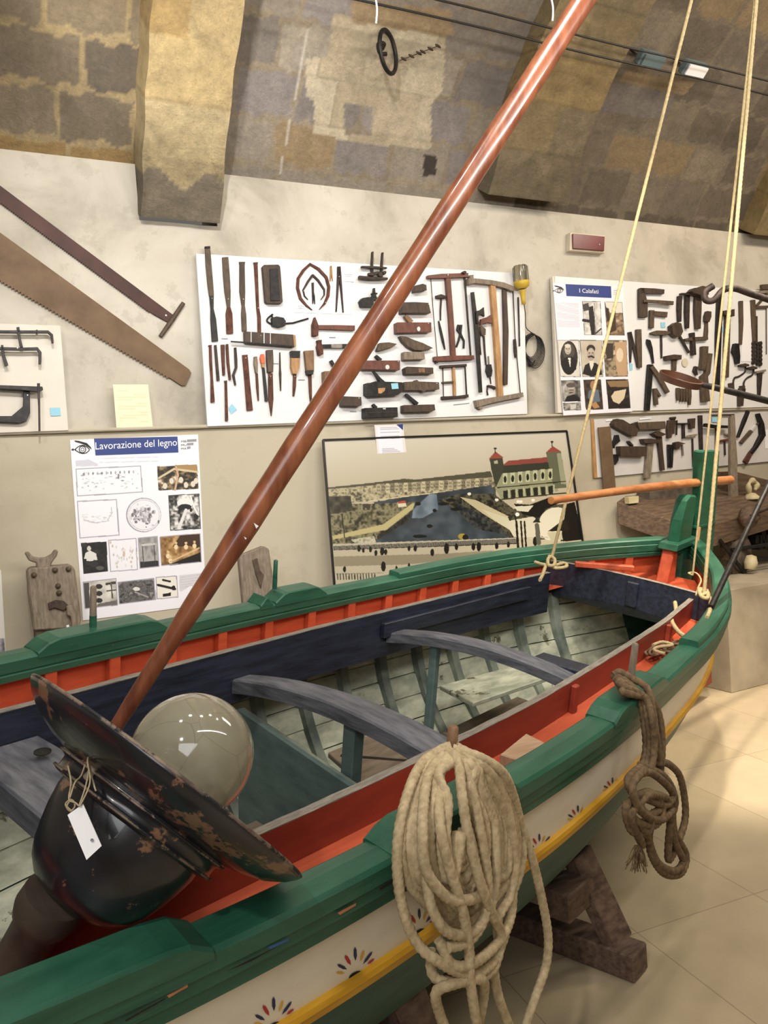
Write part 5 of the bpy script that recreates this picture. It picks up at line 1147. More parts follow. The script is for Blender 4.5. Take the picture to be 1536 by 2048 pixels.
ca = sheet('exhibition_poster', Q4, UP2, 190, 320, 'e8e7ee', p4); tag(ca, 'white portrait poster with a blue I Calafati banner propped on the ledge', 'poster')
banner(ca, [(1131, 568), (1222, 572.5), (1223, 596), (1133, 592)], 'I Calafati', UP2, 0, ((1159, 585), (1197, 587), (1158.7, 576.5)))
eye(ca, 1118, 579, .62, UP2)
for i in range(3):
    A = PL(1227.5, 582+i*4, UP2, .0016); ex = PL(1235, 582.4+i*4, UP2, .0016)-A; w = np.linalg.norm(ex); ex /= w
    text_mesh('logo_lettering', ('MB', 'MU', 'MA')[i], A, ex, np.array([0, 0, 1.]), .012, 'ink', ca, width=w)
board('wood_board', [(1105, 553), (1110, 552), (1127, 826), (1116, 826)], UP, 'cream_board', 'narrow cream panel edge behind the calkers poster', .03, 'panel')
# emergency light
P = PL(1176, 486, (4.66, 0, 0)); el = root('emergency_light', P, 'cream emergency light box with a dark red lens high on the wall', 'light')
EP = lambda pts, off, d: MB().prism([PL(*q, (4.66, 0, 0), off) for q in pts], (0, d, 0))
EP([(1141, 464), (1211, 471), (1210, 506), (1140, 501)], .05, .05).build('case', 'cream_plastic', el, bevel=.004)
EP([(1146, 467), (1210, 473), (1209, 502), (1147, 497)], .065, .015).build('lens', 'red_lens', el, bevel=.003)
mb = MB(); mb.lathe([(0, 0), (.005, 0), (.005, .002)], PL(1199, 489, (4.66, 0, 0), .067), (0, -1, 0), 10); mb.build('indicator', 'nail', el)
# yellow handled lamp with its cable
hl = root('inspection_lamp', PL(1045, 580, UP), 'yellow handled inspection lamp with a wire cage at the board corner', 'lamp')
a = PL(1047, 606, UP, .05); b_ = PL(1044, 575, UP, .06); c_ = PL(1042, 538, UP, .06); ax = b_-a; ax /= np.linalg.norm(ax)
mb = MB(); mb.lathe([(0, -.01), (.014, -.01), (.016, .03), (.02, .075), (.026, .088)], a, ax, 20); mb.build('handle', 'yellow_plastic', hl)
mb = MB(); mb.lathe([(.027, -.01), (.05, .005), (.056, .03), (.054, .045), (0, .045)], b_, ax, 24); mb.build('lamp_holder', 'yellow_plastic', hl)
mb = MB(); mb.lathe([(.048, .0), (.050, .10), (.044, .115), (0, .118)], b_+ax*.035, ax, 24); mb.build('glass_jar', 'jar', hl)
mb = MB(); 
for k in range(8): t = 2*PI*k/8; n1 = np.cross(ax, (0, 1, 0)); n1 /= np.linalg.norm(n1); n2 = np.cross(ax, n1); d_ = n1*math.cos(t)+n2*math.sin(t); mb.tube([b_+ax*.03+d_*.053, b_+ax*.14+d_*.052, b_+ax*.155+d_*.03], .0018, 5)
mb.build('wire_cage', 'iron', hl)
mb = MB(); pts = [PL(1048, 608, UP, .05), PL(1051, 630, UP, .03), PL(1052, 655, UP, .02)]
for k in range(9): 
    for t in np.linspace(.5*PI, 2.5*PI, 10): pts.append(PL(1062+k*1.0+(13+k*.8)*math.cos(t), 690+k*1.6+(26+k*1.1)*math.sin(-t)*.95, (4.66, 0, 0), .02+.006*(k % 4)))
mb.tube(catmull(pts, 3), .003, 6); mb.tube(catmull([PL(*q, (4.66, 0, 0), .02) for q in ((1060, 722), (1056, 730), (1063, 732), (1070, 720))], 5), .004, 6)
tag(mb.build('coiled_cable', 'cord_black'), 'black cable coil hanging on the wall right of the main tool board', 'cable')
# hidden low table that carries the things standing behind the boat
tb = root('low_table', (1.0, 4.35, 0), 'plain low wooden table against the wall, hidden behind the boat', 'table')
ZT = .62
mb = MB(); mb.box((1.0, 4.38, ZT-.02), (2.6, .40, .04)); mb.build('table_top', 'wood_mid', tb)
for x in (-.25, 2.25):
    for y in (4.22, 4.54): mb = MB(); mb.box((x, y, (ZT-.04)/2), (.05, .05, ZT-.04)); mb.build('leg', 'wood_mid', tb)
BK = (4.38, 0, 0)
def slab(pts, pl, off, d):
    P = [PL(*q, pl, off) for q in pts]
    for p in P:
        if p[2] < .90: p[2] = ZT+.001      # feet stand on the table
    return MB().prism(P, (0, d, 0))
w = root('wooden_vise', PL(110, 1240, BK), 'worn brown wooden block with two horns on top, standing left of the poster', 'wood block')
slab([(54, 1142), (62, 1136), (143, 1130), (150, 1138), (163, 1235), (160, 1256), (68, 1262), (58, 1190)], BK, 0, .12).build('body', 'wood_grey', w, bevel=.008)
slab([(49, 1106), (57, 1103), (67, 1114), (80, 1116), (92, 1115), (104, 1108), (110, 1099), (117, 1101), (114, 1112), (105, 1124), (100, 1136), (74, 1137), (72, 1126), (58, 1122)], BK, -.03, .05).build('horned_grip', 'wood_grey', w, bevel=.006)
slab([(68, 1258), (160, 1252), (164, 1330), (74, 1340)], BK, -.02, .08).build('foot', 'wood_tool', w, bevel=.004)
slab([(96, 1206), (112, 1200), (128, 1202), (138, 1212), (128, 1222), (110, 1216), (98, 1220)], BK, .015, .012).build('worn_relief', 'wood_dark', w, bevel=.003)
slab([(133, 1212), (147, 1210), (152, 1228), (160, 1300), (150, 1304), (142, 1234), (134, 1230)], BK, .03, .03).build('side_hook', 'wood_grey', w, bevel=.004)
for x, y in ((68, 1150), (110, 1140), (137, 1138), (116, 1172), (118, 1186)):
    mb = MB(); mb.lathe([(0, 0), (.014, 0), (.012, .012), (0, .014)], PL(x, y, BK), (0, -1, 0), 12); mb.build('bolt_head', 'wood_tool', w)
PP = [PL(*q, (4.30, 0, 0)) for q in ((133, 1252), (138, 1250), (151, 1345), (145, 1347))]; PP[2][2] = PP[3][2] = ZT; mb = MB(); mb.prism(PP, (0, .02, 0)); tag(mb.build('white_peg', 'paper'), 'small white peg between the horned wooden block and the boat rail', 'peg')
w = root('worn_plank', PL(515, 1170, BK), 'small worn wooden panel behind the boat, right of the spar foot', 'panel')
slab([(478, 1112), (528, 1092), (538, 1098), (550, 1180), (552, 1230), (492, 1240)], BK, 0, .05).build('panel', 'wood_grey', w, bevel=.005)
slab([(505, 1120), (515, 1116), (520, 1140), (528, 1150), (522, 1178), (512, 1150)], BK, .01, .01).build('worn_relief', 'wood_tool', w, bevel=.003)
# ================================================================== TOOLS
CRP = {'A': (380, 470, 4.267), 'B': (700, 480, 3.84), 'C': (1200, 560, 4.571), 'D': (1180, 820, 4.315), 'E': (0, 340, 3.339), 'F': (0, 640, 3.01)}
PLN = {'A': UP, 'B': UP, 'C': UP, 'D': LB, 'E': (4.66, 0, 0), 'F': UP}
def strip_poly(L):
    L = [(float(a), float(b), float(h)) for a, b, h in L]; le, ri = [], []
    for i, (x, y, h) in enumerate(L):
        a = L[max(i-1, 0)]; b = L[min(i+1, len(L)-1)]; d = np.array([b[0]-a[0], b[1]-a[1]]); d /= np.linalg.norm(d)+1e-9; n = np.array([-d[1], d[0]])
        le.append((x+n[0]*h, y+n[1]*h)); ri.append((x-n[0]*h, y-n[1]*h))
    return le+ri[::-1]
def shape(mb, cr, kind, data, th, off):
    x0, y0, k = CRP[cr]; pl = PLN[cr]; g = lambda x, y, o: PL(x0+x/k, y0+y/k, pl, o)
    if kind == 's': mb.prism([g(*q, off+th) for q in strip_poly(data)], (0, th, 0))
    elif kind == 'p': mb.prism([g(*q, off+th) for q in data], (0, th, 0))
    elif kind == 'e': cx, cy, rx, ry = data; mb.prism([g(cx+rx*math.cos(t), cy+ry*math.sin(t), off+th) for t in np.linspace(0, 2*PI, 19)[:-1]], (0, th, 0))
    elif kind in 'tT':
        pts, r = data; P = [g(*q, off+.006) for q in pts]
        if kind == 'T': P = list(catmull(P, 6))
        rr = r/k/FPX*((P[0]-CO)@CF); mb.tube(P, rr, 8, closed=False)
def T(cr, name, cat, label, parts, group=None):
    """parts: (part name, material, kind, data, thickness, offset)"""
    def full(p): return (list(p)+[.012, .004][len(p)-4:])[:6] if len(p) < 6 else p
    parts = [full(p) for p in parts]
    if len(parts) == 1:
        _, m_, kd, dt, th, of = parts[0]; mb = MB(); shape(mb, cr, kd, dt, th, of); return tag(mb.build(name, m_, bevel=.0012 if kd in 'spe' else 0), label, cat, group)
    x0, y0, k = CRP[cr]; xs = []
    for p in parts:
        d = p[3]; q = [d[:2]] if p[2] == 'e' else (d[0] if p[2] in 'tT' else d); xs += [(a[0], a[1]) for a in q]
    xs = np.array(xs); c_ = (xs.min(0)+xs.max(0))/2; r = root(name, PL(x0+c_[0]/k, y0+xs[:, 1].max()/k, PLN[cr], .004), label, cat, group)
    for nm, m_, kd, dt, th, of in parts:
        mb = MB(); shape(mb, cr, kd, dt, th, of); mb.build(nm, m_, r, bevel=.0012 if kd in 'spe' else 0)
    return r
def nailp(x, y, of=.018): return ('nail', 'nail', 'e', (x, y, 4, 4), .003, of)
W1, W2, W3, IR, IB, RU, ST = 'wood_tool', 'wood_dark', 'wood_mid', 'iron', 'iron_black', 'rust', 'steel'
# --- main board, left half (crop A)
T('A', 'chisel', 'chisel', 'long wooden handled slick with a black blade, leftmost on the main board', [('handle', W1, 's', [(150, 100, 22), (160, 250, 25), (175, 420, 24), (185, 520, 20)]), ('blade', IB, 's', [(185, 515, 18), (190, 630, 13), (200, 720, 24), (215, 905, 27)]), ('ferrule', IB, 's', [(150, 95, 23), (151, 112, 23)], .016), nailp(189, 540)])
T('A', 'chisel', 'chisel', 'long rusty slick with a broad wooden handle, second from the left on the main board', [('handle', W1, 's', [(302, 188, 26), (312, 340, 28), (322, 480, 26), (332, 620, 13)]), ('blade', RU, 's', [(332, 615, 14), (335, 670, 28), (342, 840, 28)]), nailp(327, 545)])
T('A', 'chisel', 'chisel', 'dark handled gouge with a flared top, third from the left on the main board', [('handle', W2, 's', [(446, 228, 26), (446, 255, 21), (448, 480, 24), (456, 600, 13)]), ('blade', W1, 's', [(456, 595, 12), (460, 680, 21), (466, 820, 20)]), nailp(456, 546)])
T('A', 'iron_bar', 'tool', 'thin rusty iron bar with a flat head, fourth from the left on the main board', [('bar', RU, 's', [(562, 232, 20), (563, 250, 15), (572, 440, 12), (580, 620, 11), (592, 700, 14), (594, 830, 14)]), nailp(583, 622)])
T('A', 'whetstone_box', 'box', 'dark wooden whetstone box with rounded corners near the top of the main board', [('case', W2, 'p', [(620, 270), (632, 254), (755, 252), (770, 268), (792, 568), (780, 584), (660, 582), (645, 568)], .03), ('whetstone', IB, 'p', [(680, 290), (750, 288), (770, 560), (690, 562)], .006, .034)])
T('A', 'oil_can', 'oil can', 'small black oil can with a long spout on the main board', [('body', IB, 'p', [(700, 705), (740, 694), (800, 705), (820, 735), (812, 775), (760, 785), (705, 770)], .03), ('spout', IB, 't', [[(812, 755), (880, 750), (1010, 712)], 7]), ('handle', IB, 'T', [[(705, 765), (660, 738), (662, 715), (690, 690), (708, 708)], 7]), ('knob', IB, 'e', (704, 680, 9, 9), .02)])
card = slab([(585, 519), (700, 527), (704, 629), (589, 625)], UP, .003, .002).build('backing_card', 'paper'); tag(card, 'pale card behind the calipers and dividers on the main board', 'card')
T('A', 'outside_caliper', 'caliper', 'large round iron outside caliper on the pale card', [('leg', RU, 's', [(1030, 243, 9), (970, 300, 12), (925, 370, 12), (920, 450, 12), (945, 540, 12), (990, 595, 9), (1045, 640, 2)]), ('leg', RU, 's', [(1020, 243, 9), (1100, 290, 12), (1165, 360, 12), (1187, 440, 12), (1180, 520, 12), (1150, 585, 9), (1105, 635, 2)]), nailp(1158, 576)])
T('A', 'small_caliper', 'caliper', 'pointed iron caliper nested inside the large round one', [('leg', IR, 's', [(1050, 338, 9), (1010, 395, 9), (968, 468, 6), (980, 520, 5), (1010, 552, 2)]), ('leg', IR, 's', [(1046, 338, 9), (1095, 385, 9), (1148, 465, 7), (1148, 510, 5), (1118, 552, 2)]), nailp(973, 475)])
T('A', 'divider', 'divider', 'tiny upright divider at the centre of the round caliper', [('leg', IR, 's', [(1050, 405, 9), (1052, 500, 7), (1050, 585, 2)]), ('leg', IR, 's', [(1050, 480, 7), (1062, 520, 5), (1068, 588, 2)])])
T('A', 'divider', 'divider', 'small brass coloured divider hung high on the pale card', [('leg', 'wood_light', 's', [(1203, 262, 5), (1203, 330, 5), (1198, 392, 2)]), ('leg', 'wood_light', 's', [(1206, 262, 5), (1212, 330, 5), (1220, 394, 2)])])
T('A', 'divider', 'divider', 'tall dark iron divider at the right of the pale card', [('leg', IR, 's', [(1272, 268, 13), (1268, 360, 10), (1250, 655, 4)]), ('leg', IR, 's', [(1274, 268, 13), (1284, 360, 10), (1310, 660, 4)]), nailp(1275, 355, .02)])
for i, (x0, y0, x1, y1, lb) in enumerate(((1304, 320, 1392, 400, 'small printed label beside the tall divider'), (908, 590, 980, 630, 'small printed label at the lower left of the pale card'))):
    T('A', 'paper_label', 'label', lb, [('sheet', 'paper', 'p', [(x0, y0), (x1, y0+4), (x1+3, y1), (x0+3, y1-4)], .001, .006), ('print_line', 'ink', 'p', [(x0+8, y0+14), (x1-8, y0+17), (x1-8, y0+21), (x0+8, y0+18)], .0004, .0072), ('print_line', 'ink', 'p', [(x0+20, y0+28), (x1-20, y0+30), (x1-20, y0+34), (x0+20, y0+32)], .0004, .0072)])
T('A', 'wedge_gauge', 'gauge', 'horizontal dark wooden block banded with white lines on a long thin rod', [('block', W2, 'p', [(468, 822), (885, 850), (902, 880), (900, 952), (470, 912)], .035), ('rod', IB, 's', [(350, 908, 6), (470, 916, 6), (890, 950, 6)], .01, .03), ('end_cap', 'wood_light', 'p', [(880, 850), (902, 856), (904, 950), (888, 952)], .036), ('white_line', 'paper', 'p', [(519, 827), (525, 827), (525, 914), (519, 914)], .001, .039), ('white_line', 'paper', 'p', [(629, 834), (636, 834), (636, 924), (629, 924)], .001, .039), ('white_line', 'paper', 'p', [(684, 838), (689, 838), (689, 928), (684, 928)], .001, .039), nailp(606, 856, .04)])
for i, (L, lb, m_) in enumerate((([(173, 938, 15), (175, 955, 10), (180, 1100, 11), (188, 1220, 9), (196, 1425, 17)], 'rusty calking iron, leftmost of the small ones in the second row of the main board', RU), ([(218, 938, 10), (228, 1060, 11), (243, 1242, 12)], 'short plain iron punch just right of the leftmost calking iron', IR), ([(281, 935, 16), (284, 1050, 13), (291, 1195, 10)], 'thick short iron punch with two nails, middle of the small ones', RU), ([(318, 930, 10), (326, 1080, 11), (343, 1235, 9)], 'slim iron punch right beside the thick short one', RU), ([(388, 960, 9), (394, 1060, 11), (396, 1130, 10), (372, 1195, 10), (390, 1282, 6)], 'bent iron hook shaped calking tool, fifth of the small ones', IR), ([(306, 1242, 13), (308, 1260, 9), (312, 1420, 10), (315, 1584, 12)], 'lone calking iron hanging below the small ones by the blue note', RU))):
    T('A', 'calking_iron', 'calking iron', lb, [('iron', m_, 's', L, .014)], None)
T('A', 'sticky_note', 'note', 'pale blue sticky note turned cornerwise at the lower left of the main board', [('n', 'blue_note', 'p', [(358, 1440), (402, 1490), (352, 1530), (328, 1480)], .0008, .004)])
T('A', 'steel_wedge', 'blade', 'broad dark iron strip with a nail at its top, left of the files', [('blade', RU, 's', [(470, 1022, 23), (490, 1250, 22), (512, 1495, 26)]), nailp(476, 1048)])
T('A', 'file', 'file', 'file with a grey wooden handle beside the orange handled one', [('handle', 'wood_grey', 's', [(562, 1036, 12), (564, 1100, 16), (570, 1175, 9)], .02), ('blade', RU, 's', [(571, 1180, 9), (578, 1300, 10), (586, 1415, 4)])])
T('A', 'file', 'file', 'file with a bright orange handle on the main board', [('handle', 'orange_plastic', 's', [(620, 1016, 12), (620, 1050, 19), (624, 1095, 13)], .022), ('ferrule', 'wood_light', 's', [(624, 1095, 13), (626, 1132, 11)], .018), ('blade', IB, 's', [(628, 1135, 10), (642, 1280, 13), (654, 1418, 12)])])
T('A', 'rasp', 'rasp', 'large brown handled rasp with a long pointed blade on the main board', [('handle', W1, 's', [(682, 980, 27), (686, 1080, 27), (688, 1170, 22)], .026), ('blade', RU, 's', [(689, 1180, 18), (692, 1400, 21), (696, 1545, 2)]), nailp(689, 1205)])
T('A', 'awl', 'awl', 'slim double tapered awl right of the long pointed rasp', [('awl', IR, 's', [(769, 1000, 3), (771, 1140, 6), (772, 1180, 9), (776, 1330, 3)])])
T('A', 'chisel', 'chisel', 'grey ringed brush-like handled chisel, left of the pair near the spar', [('handle', 'wood_light', 's', [(902, 1045, 36), (900, 1130, 34), (897, 1185, 16)], .03), ('head', IB, 's', [(903, 988, 40), (903, 1048, 34)], .034), ('blade', RU, 's', [(897, 1185, 13), (893, 1290, 12), (886, 1375, 6)]), nailp(896, 1206)])
T('A', 'chisel', 'chisel', 'bronze ringed handled chisel, right of the pair near the spar', [('handle', 'wood_mid', 's', [(1018, 985, 39), (1024, 1090, 34), (1027, 1155, 31)], .03), ('ring', IB, 's', [(1027, 1155, 32), (1027, 1190, 24)], .034), ('blade', RU, 's', [(1026, 1195, 13), (1030, 1340, 11), (1036, 1448, 6)])])
T('A', 'hammer', 'hammer', 'wide headed hammer lying on its side with a dark red handle, upper of two', [('handle', 'wood_red', 's', [(1090, 785, 17), (1250, 788, 20), (1408, 793, 21)], .022), ('head', RU, 'p', [(1070, 697), (1098, 770), (1096, 858), (1052, 858), (1050, 765)], .035)])
T('A', 'hammer', 'hammer', 'ball headed hammer with a black and silver shaft half behind the spar, lower of two', [('handle', IB, 's', [(1135, 948, 15), (1300, 946, 17), (1580, 948, 18)], .02), ('head', RU, 's', [(1108, 895, 19), (1110, 925, 14), (1112, 950, 24), (1120, 1020, 19)], .034), ('shaft_band', ST, 's', [(1205, 948, 16), (1300, 947, 17)], .021)])
for x, y, lb in ((296, 884, 'left, under the slicks'), (1216, 874, 'between the two side lying hammers'), (952, 1236, 'between the two ringed chisels'), (728, 1097, 'right of the long pointed rasp'), (1394, 1506, 'at the bottom right of the spar')):
    T('A', 'tiny_label', 'label', 'tiny printed word label on the main board, '+lb, [('w', 'ink', 'p', [(x-28, y-4), (x+28, y-3), (x+28, y+4), (x-28, y+3)], .0006, .004)])
def plane(cr, body, iron, lb, m_=W2, extra=(), nl=None):
    ps = [('body', m_, 'p', body, .05)]
    if iron: ps.append(('wedge_iron', IB if len(iron) != 3 else 'wood_mid', 's', iron[:2] if len(iron) == 3 else iron, .022, .018))
    ps += list(extra)
    if nl: ps.append(nailp(*nl, .056))
    return T(cr, 'hand_plane', 'hand plane', lb, ps)
plane('A', [(1147, 1162), (1330, 1158), (1330, 1266), (1150, 1268)], [(1205, 1070, 12), (1250, 1145, 12)], 'light brown wooden plane with its iron showing, left of the spar', W3)
plane('A', [(1300, 1375), (1462, 1382), (1466, 1440), (1450, 1460), (1300, 1455)], None, 'small dark bullnose plane just right of the spar at the lower board', W2, nl=(1443, 1390))
# --- main board, right half (crop B)
r_ = T('B', 'plow_plane', 'plough plane', 'skeletal iron plough plane with two upright posts at the board top', [('post', IR, 's', [(177, 88, 6), (172, 180, 7), (175, 300, 9)], .02), ('post', IR, 's', [(254, 94, 6), (248, 180, 7), (245, 300, 8)], .02), ('fence', IR, 's', [(90, 205, 7), (180, 208, 9), (285, 214, 6)], .02, .02), ('body', IR, 's', [(72, 283, 11), (150, 292, 12), (292, 296, 8)], .025, .02), ('arch', IR, 'p', [(142, 252), (180, 248), (215, 238), (240, 250), (232, 268), (205, 262), (180, 275), (145, 272)], .02, .02), ('knob', IR, 'e', (236, 262, 16, 20), .02, .03), ('knob', IR, 'e', (268, 250, 12, 14), .02, .03)])
T('B', 'metal_plane', 'hand plane', 'black iron plane with a tall screw post left of the spar', [('body', IB, 'p', [(78, 470), (95, 445), (140, 438), (240, 440), (240, 460), (185, 458), (180, 500), (240, 498), (240, 512), (90, 512)], .035), ('screw', IB, 's', [(188, 368, 6), (188, 400, 8), (186, 440, 20)], .02, .02), ('wheel', IB, 's', [(168, 412, 6), (212, 410, 6)], .02, .02)])
T('B', 'leather_strap', 'strap', 'pale brown rounded tool end peeping out left of the spar', [('s', 'wood_grey', 'p', [(108, 610), (125, 598), (160, 600), (160, 660), (112, 658)], .02)])
T('B', 'round_grip', 'tool', 'dark round tool end lying just left of the spar edge', [('s', W1, 's', [(0, 675, 16), (38, 675, 18)], .02)])
plane('B', [(500, 350), (560, 335), (588, 345), (590, 385), (500, 395)], None, 'dark plane end right of the spar, topmost of the plane column', W2, nl=(578, 320))
plane('B', [(400, 478), (500, 476), (605, 482), (622, 560), (400, 560)], None, 'dark brown rounded smoothing plane, second from the top of the plane column', W2, nl=(605, 492))
plane('B', [(362, 632), (625, 632), (627, 706), (364, 712)], [(428, 580, 14), (475, 632, 18), 0], 'reddish brown plane with a round white hole spot and a pale wedge', 'wood_red', nl=(604, 640), extra=(('white_dot', 'nail', 'e', (528, 683, 13, 18), .002, .055),))
T('B', 'spokeshave', 'plane', 'curved boat shaped hollowing plane, pointed at both ends', [('b', 'wood_tool', 'p', [(385, 738), (430, 740), (500, 770), (560, 790), (640, 830), (560, 848), (500, 846), (450, 820), (410, 780)], .04)])
T('B', 'calking_mallet_head', 'plane', 'pointed grey green plane end sticking out right of the spar', [('b', 'wood_tool', 'p', [(230, 790), (300, 785), (362, 798), (330, 820), (240, 848), (210, 850)], .035)])
plane('B', [(418, 858), (572, 860), (576, 915), (418, 918)], None, 'small plain grey wooden block plane under the boat shaped one', 'wood_grey')
plane('B', [(100, 925), (385, 925), (384, 998), (100, 992)], [(200, 888, 10), (240, 925, 14)], 'reddish brown plane with a round white spot beside the spar, lower left column', 'wood_red', nl=(372, 932), extra=(('white_dot', 'nail', 'e', (288, 976, 16, 18), .002, .055),))
plane('B', [(425, 985), (440, 972), (640, 980), (642, 1026), (430, 1028)], None, 'thin dark plane with a lighter slot, middle of the right column', W2, extra=(('slot', 'wood_mid', 'p', [(525, 985), (575, 985), (575, 1018), (525, 1018)], .002, .055),))
T('B', 'jack_plane', 'hand plane', 'big black plane with a long raised iron and a blue note on it', [('body', IB, 'p', [(132, 1098), (190, 1095), (192, 1085), (280, 1088), (400, 1092), (408, 1160), (370, 1188), (150, 1198), (132, 1185)], .06), ('wedge_iron', IB, 's', [(185, 1005, 3), (232, 1070, 12), (270, 1115, 22)], .03, .03), ('brass_plate', 'wood_light', 'p', [(215, 1138), (272, 1134), (268, 1158), (240, 1180), (218, 1178)], .003, .064)])
T('B', 'sticky_note', 'note', 'pale blue sticky note stuck on the big black plane', [('n', 'blue_note', 'p', [(315, 1102), (368, 1098), (374, 1142), (322, 1146)], .0008, .067)])
plane('B', [(418, 1090), (500, 1085), (515, 1073), (530, 1086), (684, 1092), (688, 1145), (590, 1152), (570, 1168), (545, 1153), (418, 1154)], None, 'grey brown double ended plane with knobs above and below', 'wood_tool', nl=(668, 1101))
plane('B', [(114, 1290), (366, 1284), (368, 1358), (114, 1366)], [(178, 1262, 10), (205, 1290, 12)], 'blackish moulding plane at the very bottom of the left column', IB, extra=(('white_tag', 'nail', 'p', [(252, 1290), (276, 1290), (274, 1301), (254, 1300)], .002, .055), ('groove', 'wood_dark', 'p', [(116, 1325), (366, 1318), (366, 1324), (116, 1331)], .002, .055)))
plane('B', [(414, 1268), (650, 1262), (656, 1305), (630, 1318), (414, 1322)], [(432, 1185, 10), (520, 1262, 15)], 'brown plane with a long slanting wedge at the bottom of the right column', W2)
T('B', 'sheath_end', 'tool', 'dark wooden block end right of the spar at the board bottom', [('b', W2, 'p', [(10, 1204), (75, 1204), (88, 1220), (88, 1272), (5, 1272)], .04)])
T('B', 'frame_saw', 'saw', 'tall reddish frame saw with a centre post, left of the two big ones', [('top_arm', 'wood_red', 's', [(600, 282, 11), (700, 276, 17), (800, 272, 16), (910, 268, 16)], .03), ('bottom_arm', 'wood_red', 's', [(650, 912, 17), (760, 908, 20), (955, 900, 15)], .03), ('centre_post', 'wood_red', 's', [(755, 290, 18), (780, 600, 17), (798, 890, 17)], .025), ('blade', IB, 's', [(882, 290, 7), (905, 600, 7), (928, 885, 6)], .006, .015), ('cord', IR, 't', [[(620, 290), (640, 560), (670, 895)], 3]), ('peg', IR, 'e', (882, 248, 14, 12), .03, .02), ('peg', IR, 'e', (672, 935, 8, 10), .03, .01), nailp(754, 267, .036)])
T('B', 'awl', 'awl', 'T shaped iron auger inside the tall reddish frame saw, top', [('handle', IR, 's', [(664, 436, 10), (700, 432, 17), (738, 438, 10)], .02), ('shank', IR, 's', [(704, 450, 5), (698, 540, 4), (698, 618, 3)])])
T('B', 'scriber', 'scriber', 'slim pointed scriber inside the tall reddish frame saw, lower left', [('s', IB, 's', [(684, 620, 3), (698, 690, 8), (716, 770, 8), (732, 840, 3)])])
T('B', 'pincers', 'pincers', 'black iron pincers inside the tall reddish frame saw, lower right', [('leg', IB, 's', [(838, 650, 9), (828, 690, 8), (850, 720, 7), (838, 770, 6), (820, 822, 5)]), ('leg', IB, 's', [(856, 650, 9), (852, 690, 8), (852, 720, 7), (878, 775, 6), (876, 832, 5)])])
T('B', 'frame_saw', 'saw', 'small frame saw with a light wooden centre post below the tall reddish one', [('top_arm', IR, 's', [(698, 972, 10), (800, 966, 9), (898, 960, 9)], .025), ('bottom_arm', IR, 's', [(710, 1212, 11), (820, 1206, 9), (912, 1196, 11)], .025), ('centre_post', 'wood_light', 's', [(798, 978, 8), (805, 1100, 9), (808, 1200, 8)], .02), ('cross_piece', 'wood_tool', 's', [(712, 1094, 6), (800, 1088, 6)], .02), ('blade', IB, 's', [(885, 972, 5), (897, 1192, 5)], .006, .01), ('cord', IR, 't', [[(712, 975), (718, 1205)], 4])])
T('B', 'frame_saw', 'saw', 'largest curved-arm frame saw with grey arms at the right end of the main board', [('top_arm', 'wood_grey', 's', [(912, 318, 24), (960, 312, 18), (1080, 324, 18), (1180, 345, 20), (1262, 376, 19)], .035), ('bottom_arm', 'wood_grey', 's', [(972, 1258, 28), (1080, 1232, 22), (1200, 1210, 18), (1332, 1186, 17)], .035), ('centre_post', 'wood_light', 's', [(1100, 340, 18), (1135, 800, 18), (1162, 1225, 19)], .03), ('blade', IB, 's', [(942, 400, 13), (970, 650, 16), (1005, 1170, 13)], .01, .02), ('stretcher', W2, 's', [(1190, 378, 14), (1202, 700, 17), (1198, 1110, 14)], .02), ('cord', IR, 't', [[(1252, 392), (1268, 760), (1308, 1180)], 4]), ('toggle', IR, 's', [(1270, 760, 6), (1276, 850, 9), (1280, 900, 6)], .02), ('peg', 'wood_grey', 's', [(934, 268, 15), (938, 300, 14)], .03), ('peg', 'wood_grey', 's', [(1004, 1265, 18), (1004, 1298, 14)], .03)])
T('B', 'hatchet_iron', 'iron', 'dark iron double hook beside the blade of the largest frame saw', [('i', IB, 'p', [(968, 545), (1000, 540), (1030, 515), (1034, 588), (1010, 572), (985, 575), (990, 640), (975, 640)], .02, .02)])
T('B', 'wooden_clamp', 'clamp', 'small reddish wooden clamp between blade and post of the largest frame saw', [('c', 'wood_red', 'p', [(1010, 605), (1060, 590), (1088, 572), (1092, 640), (1060, 632), (1030, 640), (1005, 655)], .025, .02)])
T('B', 'gimlet', 'gimlet', 'gimlet with a pear shaped handle inside the largest frame saw', [('handle', W1, 's', [(1008, 660, 6), (1025, 690, 20), (1028, 730, 14)], .025), ('shank', IR, 's', [(1030, 735, 6), (1038, 850, 5), (1048, 960, 4)])])
T('B', 'wire_spike', 'spike', 'thin iron spike left of the gimlet in the largest frame saw', [('s', IR, 's', [(996, 700, 4), (1000, 800, 4), (1008, 882, 3)])])
T('B', 'bradawl', 'awl', 'small dark bulb handled bradawl hanging inside the largest frame saw', [('handle', IB, 's', [(1072, 955, 14), (1074, 1005, 22), (1078, 1050, 10)], .025), ('shank', ST, 's', [(1066, 890, 3), (1071, 955, 4)]), ('tip', IR, 's', [(1078, 1052, 3), (1086, 1105, 2)])])
T('B', 'iron_hook', 'hook', 'small curled iron hook near the foot of the largest frame saw', [('h', IR, 's', [(1060, 1118, 5), (1085, 1122, 8), (1112, 1132, 9), (1118, 1145, 5)], .02), ('tail', IR, 's', [(1060, 1118, 3), (1056, 1160, 3), (1062, 1192, 4)])])
T('B', 'wire_spike', 'spike', 'long thin wire spike at the far right inside edge of the main board', [('s', IR, 's', [(1295, 438, 4), (1302, 650, 3), (1306, 815, 3)])])
T('B', 'tiny_label', 'label', 'thin printed label line under the small frame saw', [('w', 'ink', 'p', [(795, 1263), (918, 1250), (918, 1255), (795, 1268)], .0006, .004)])
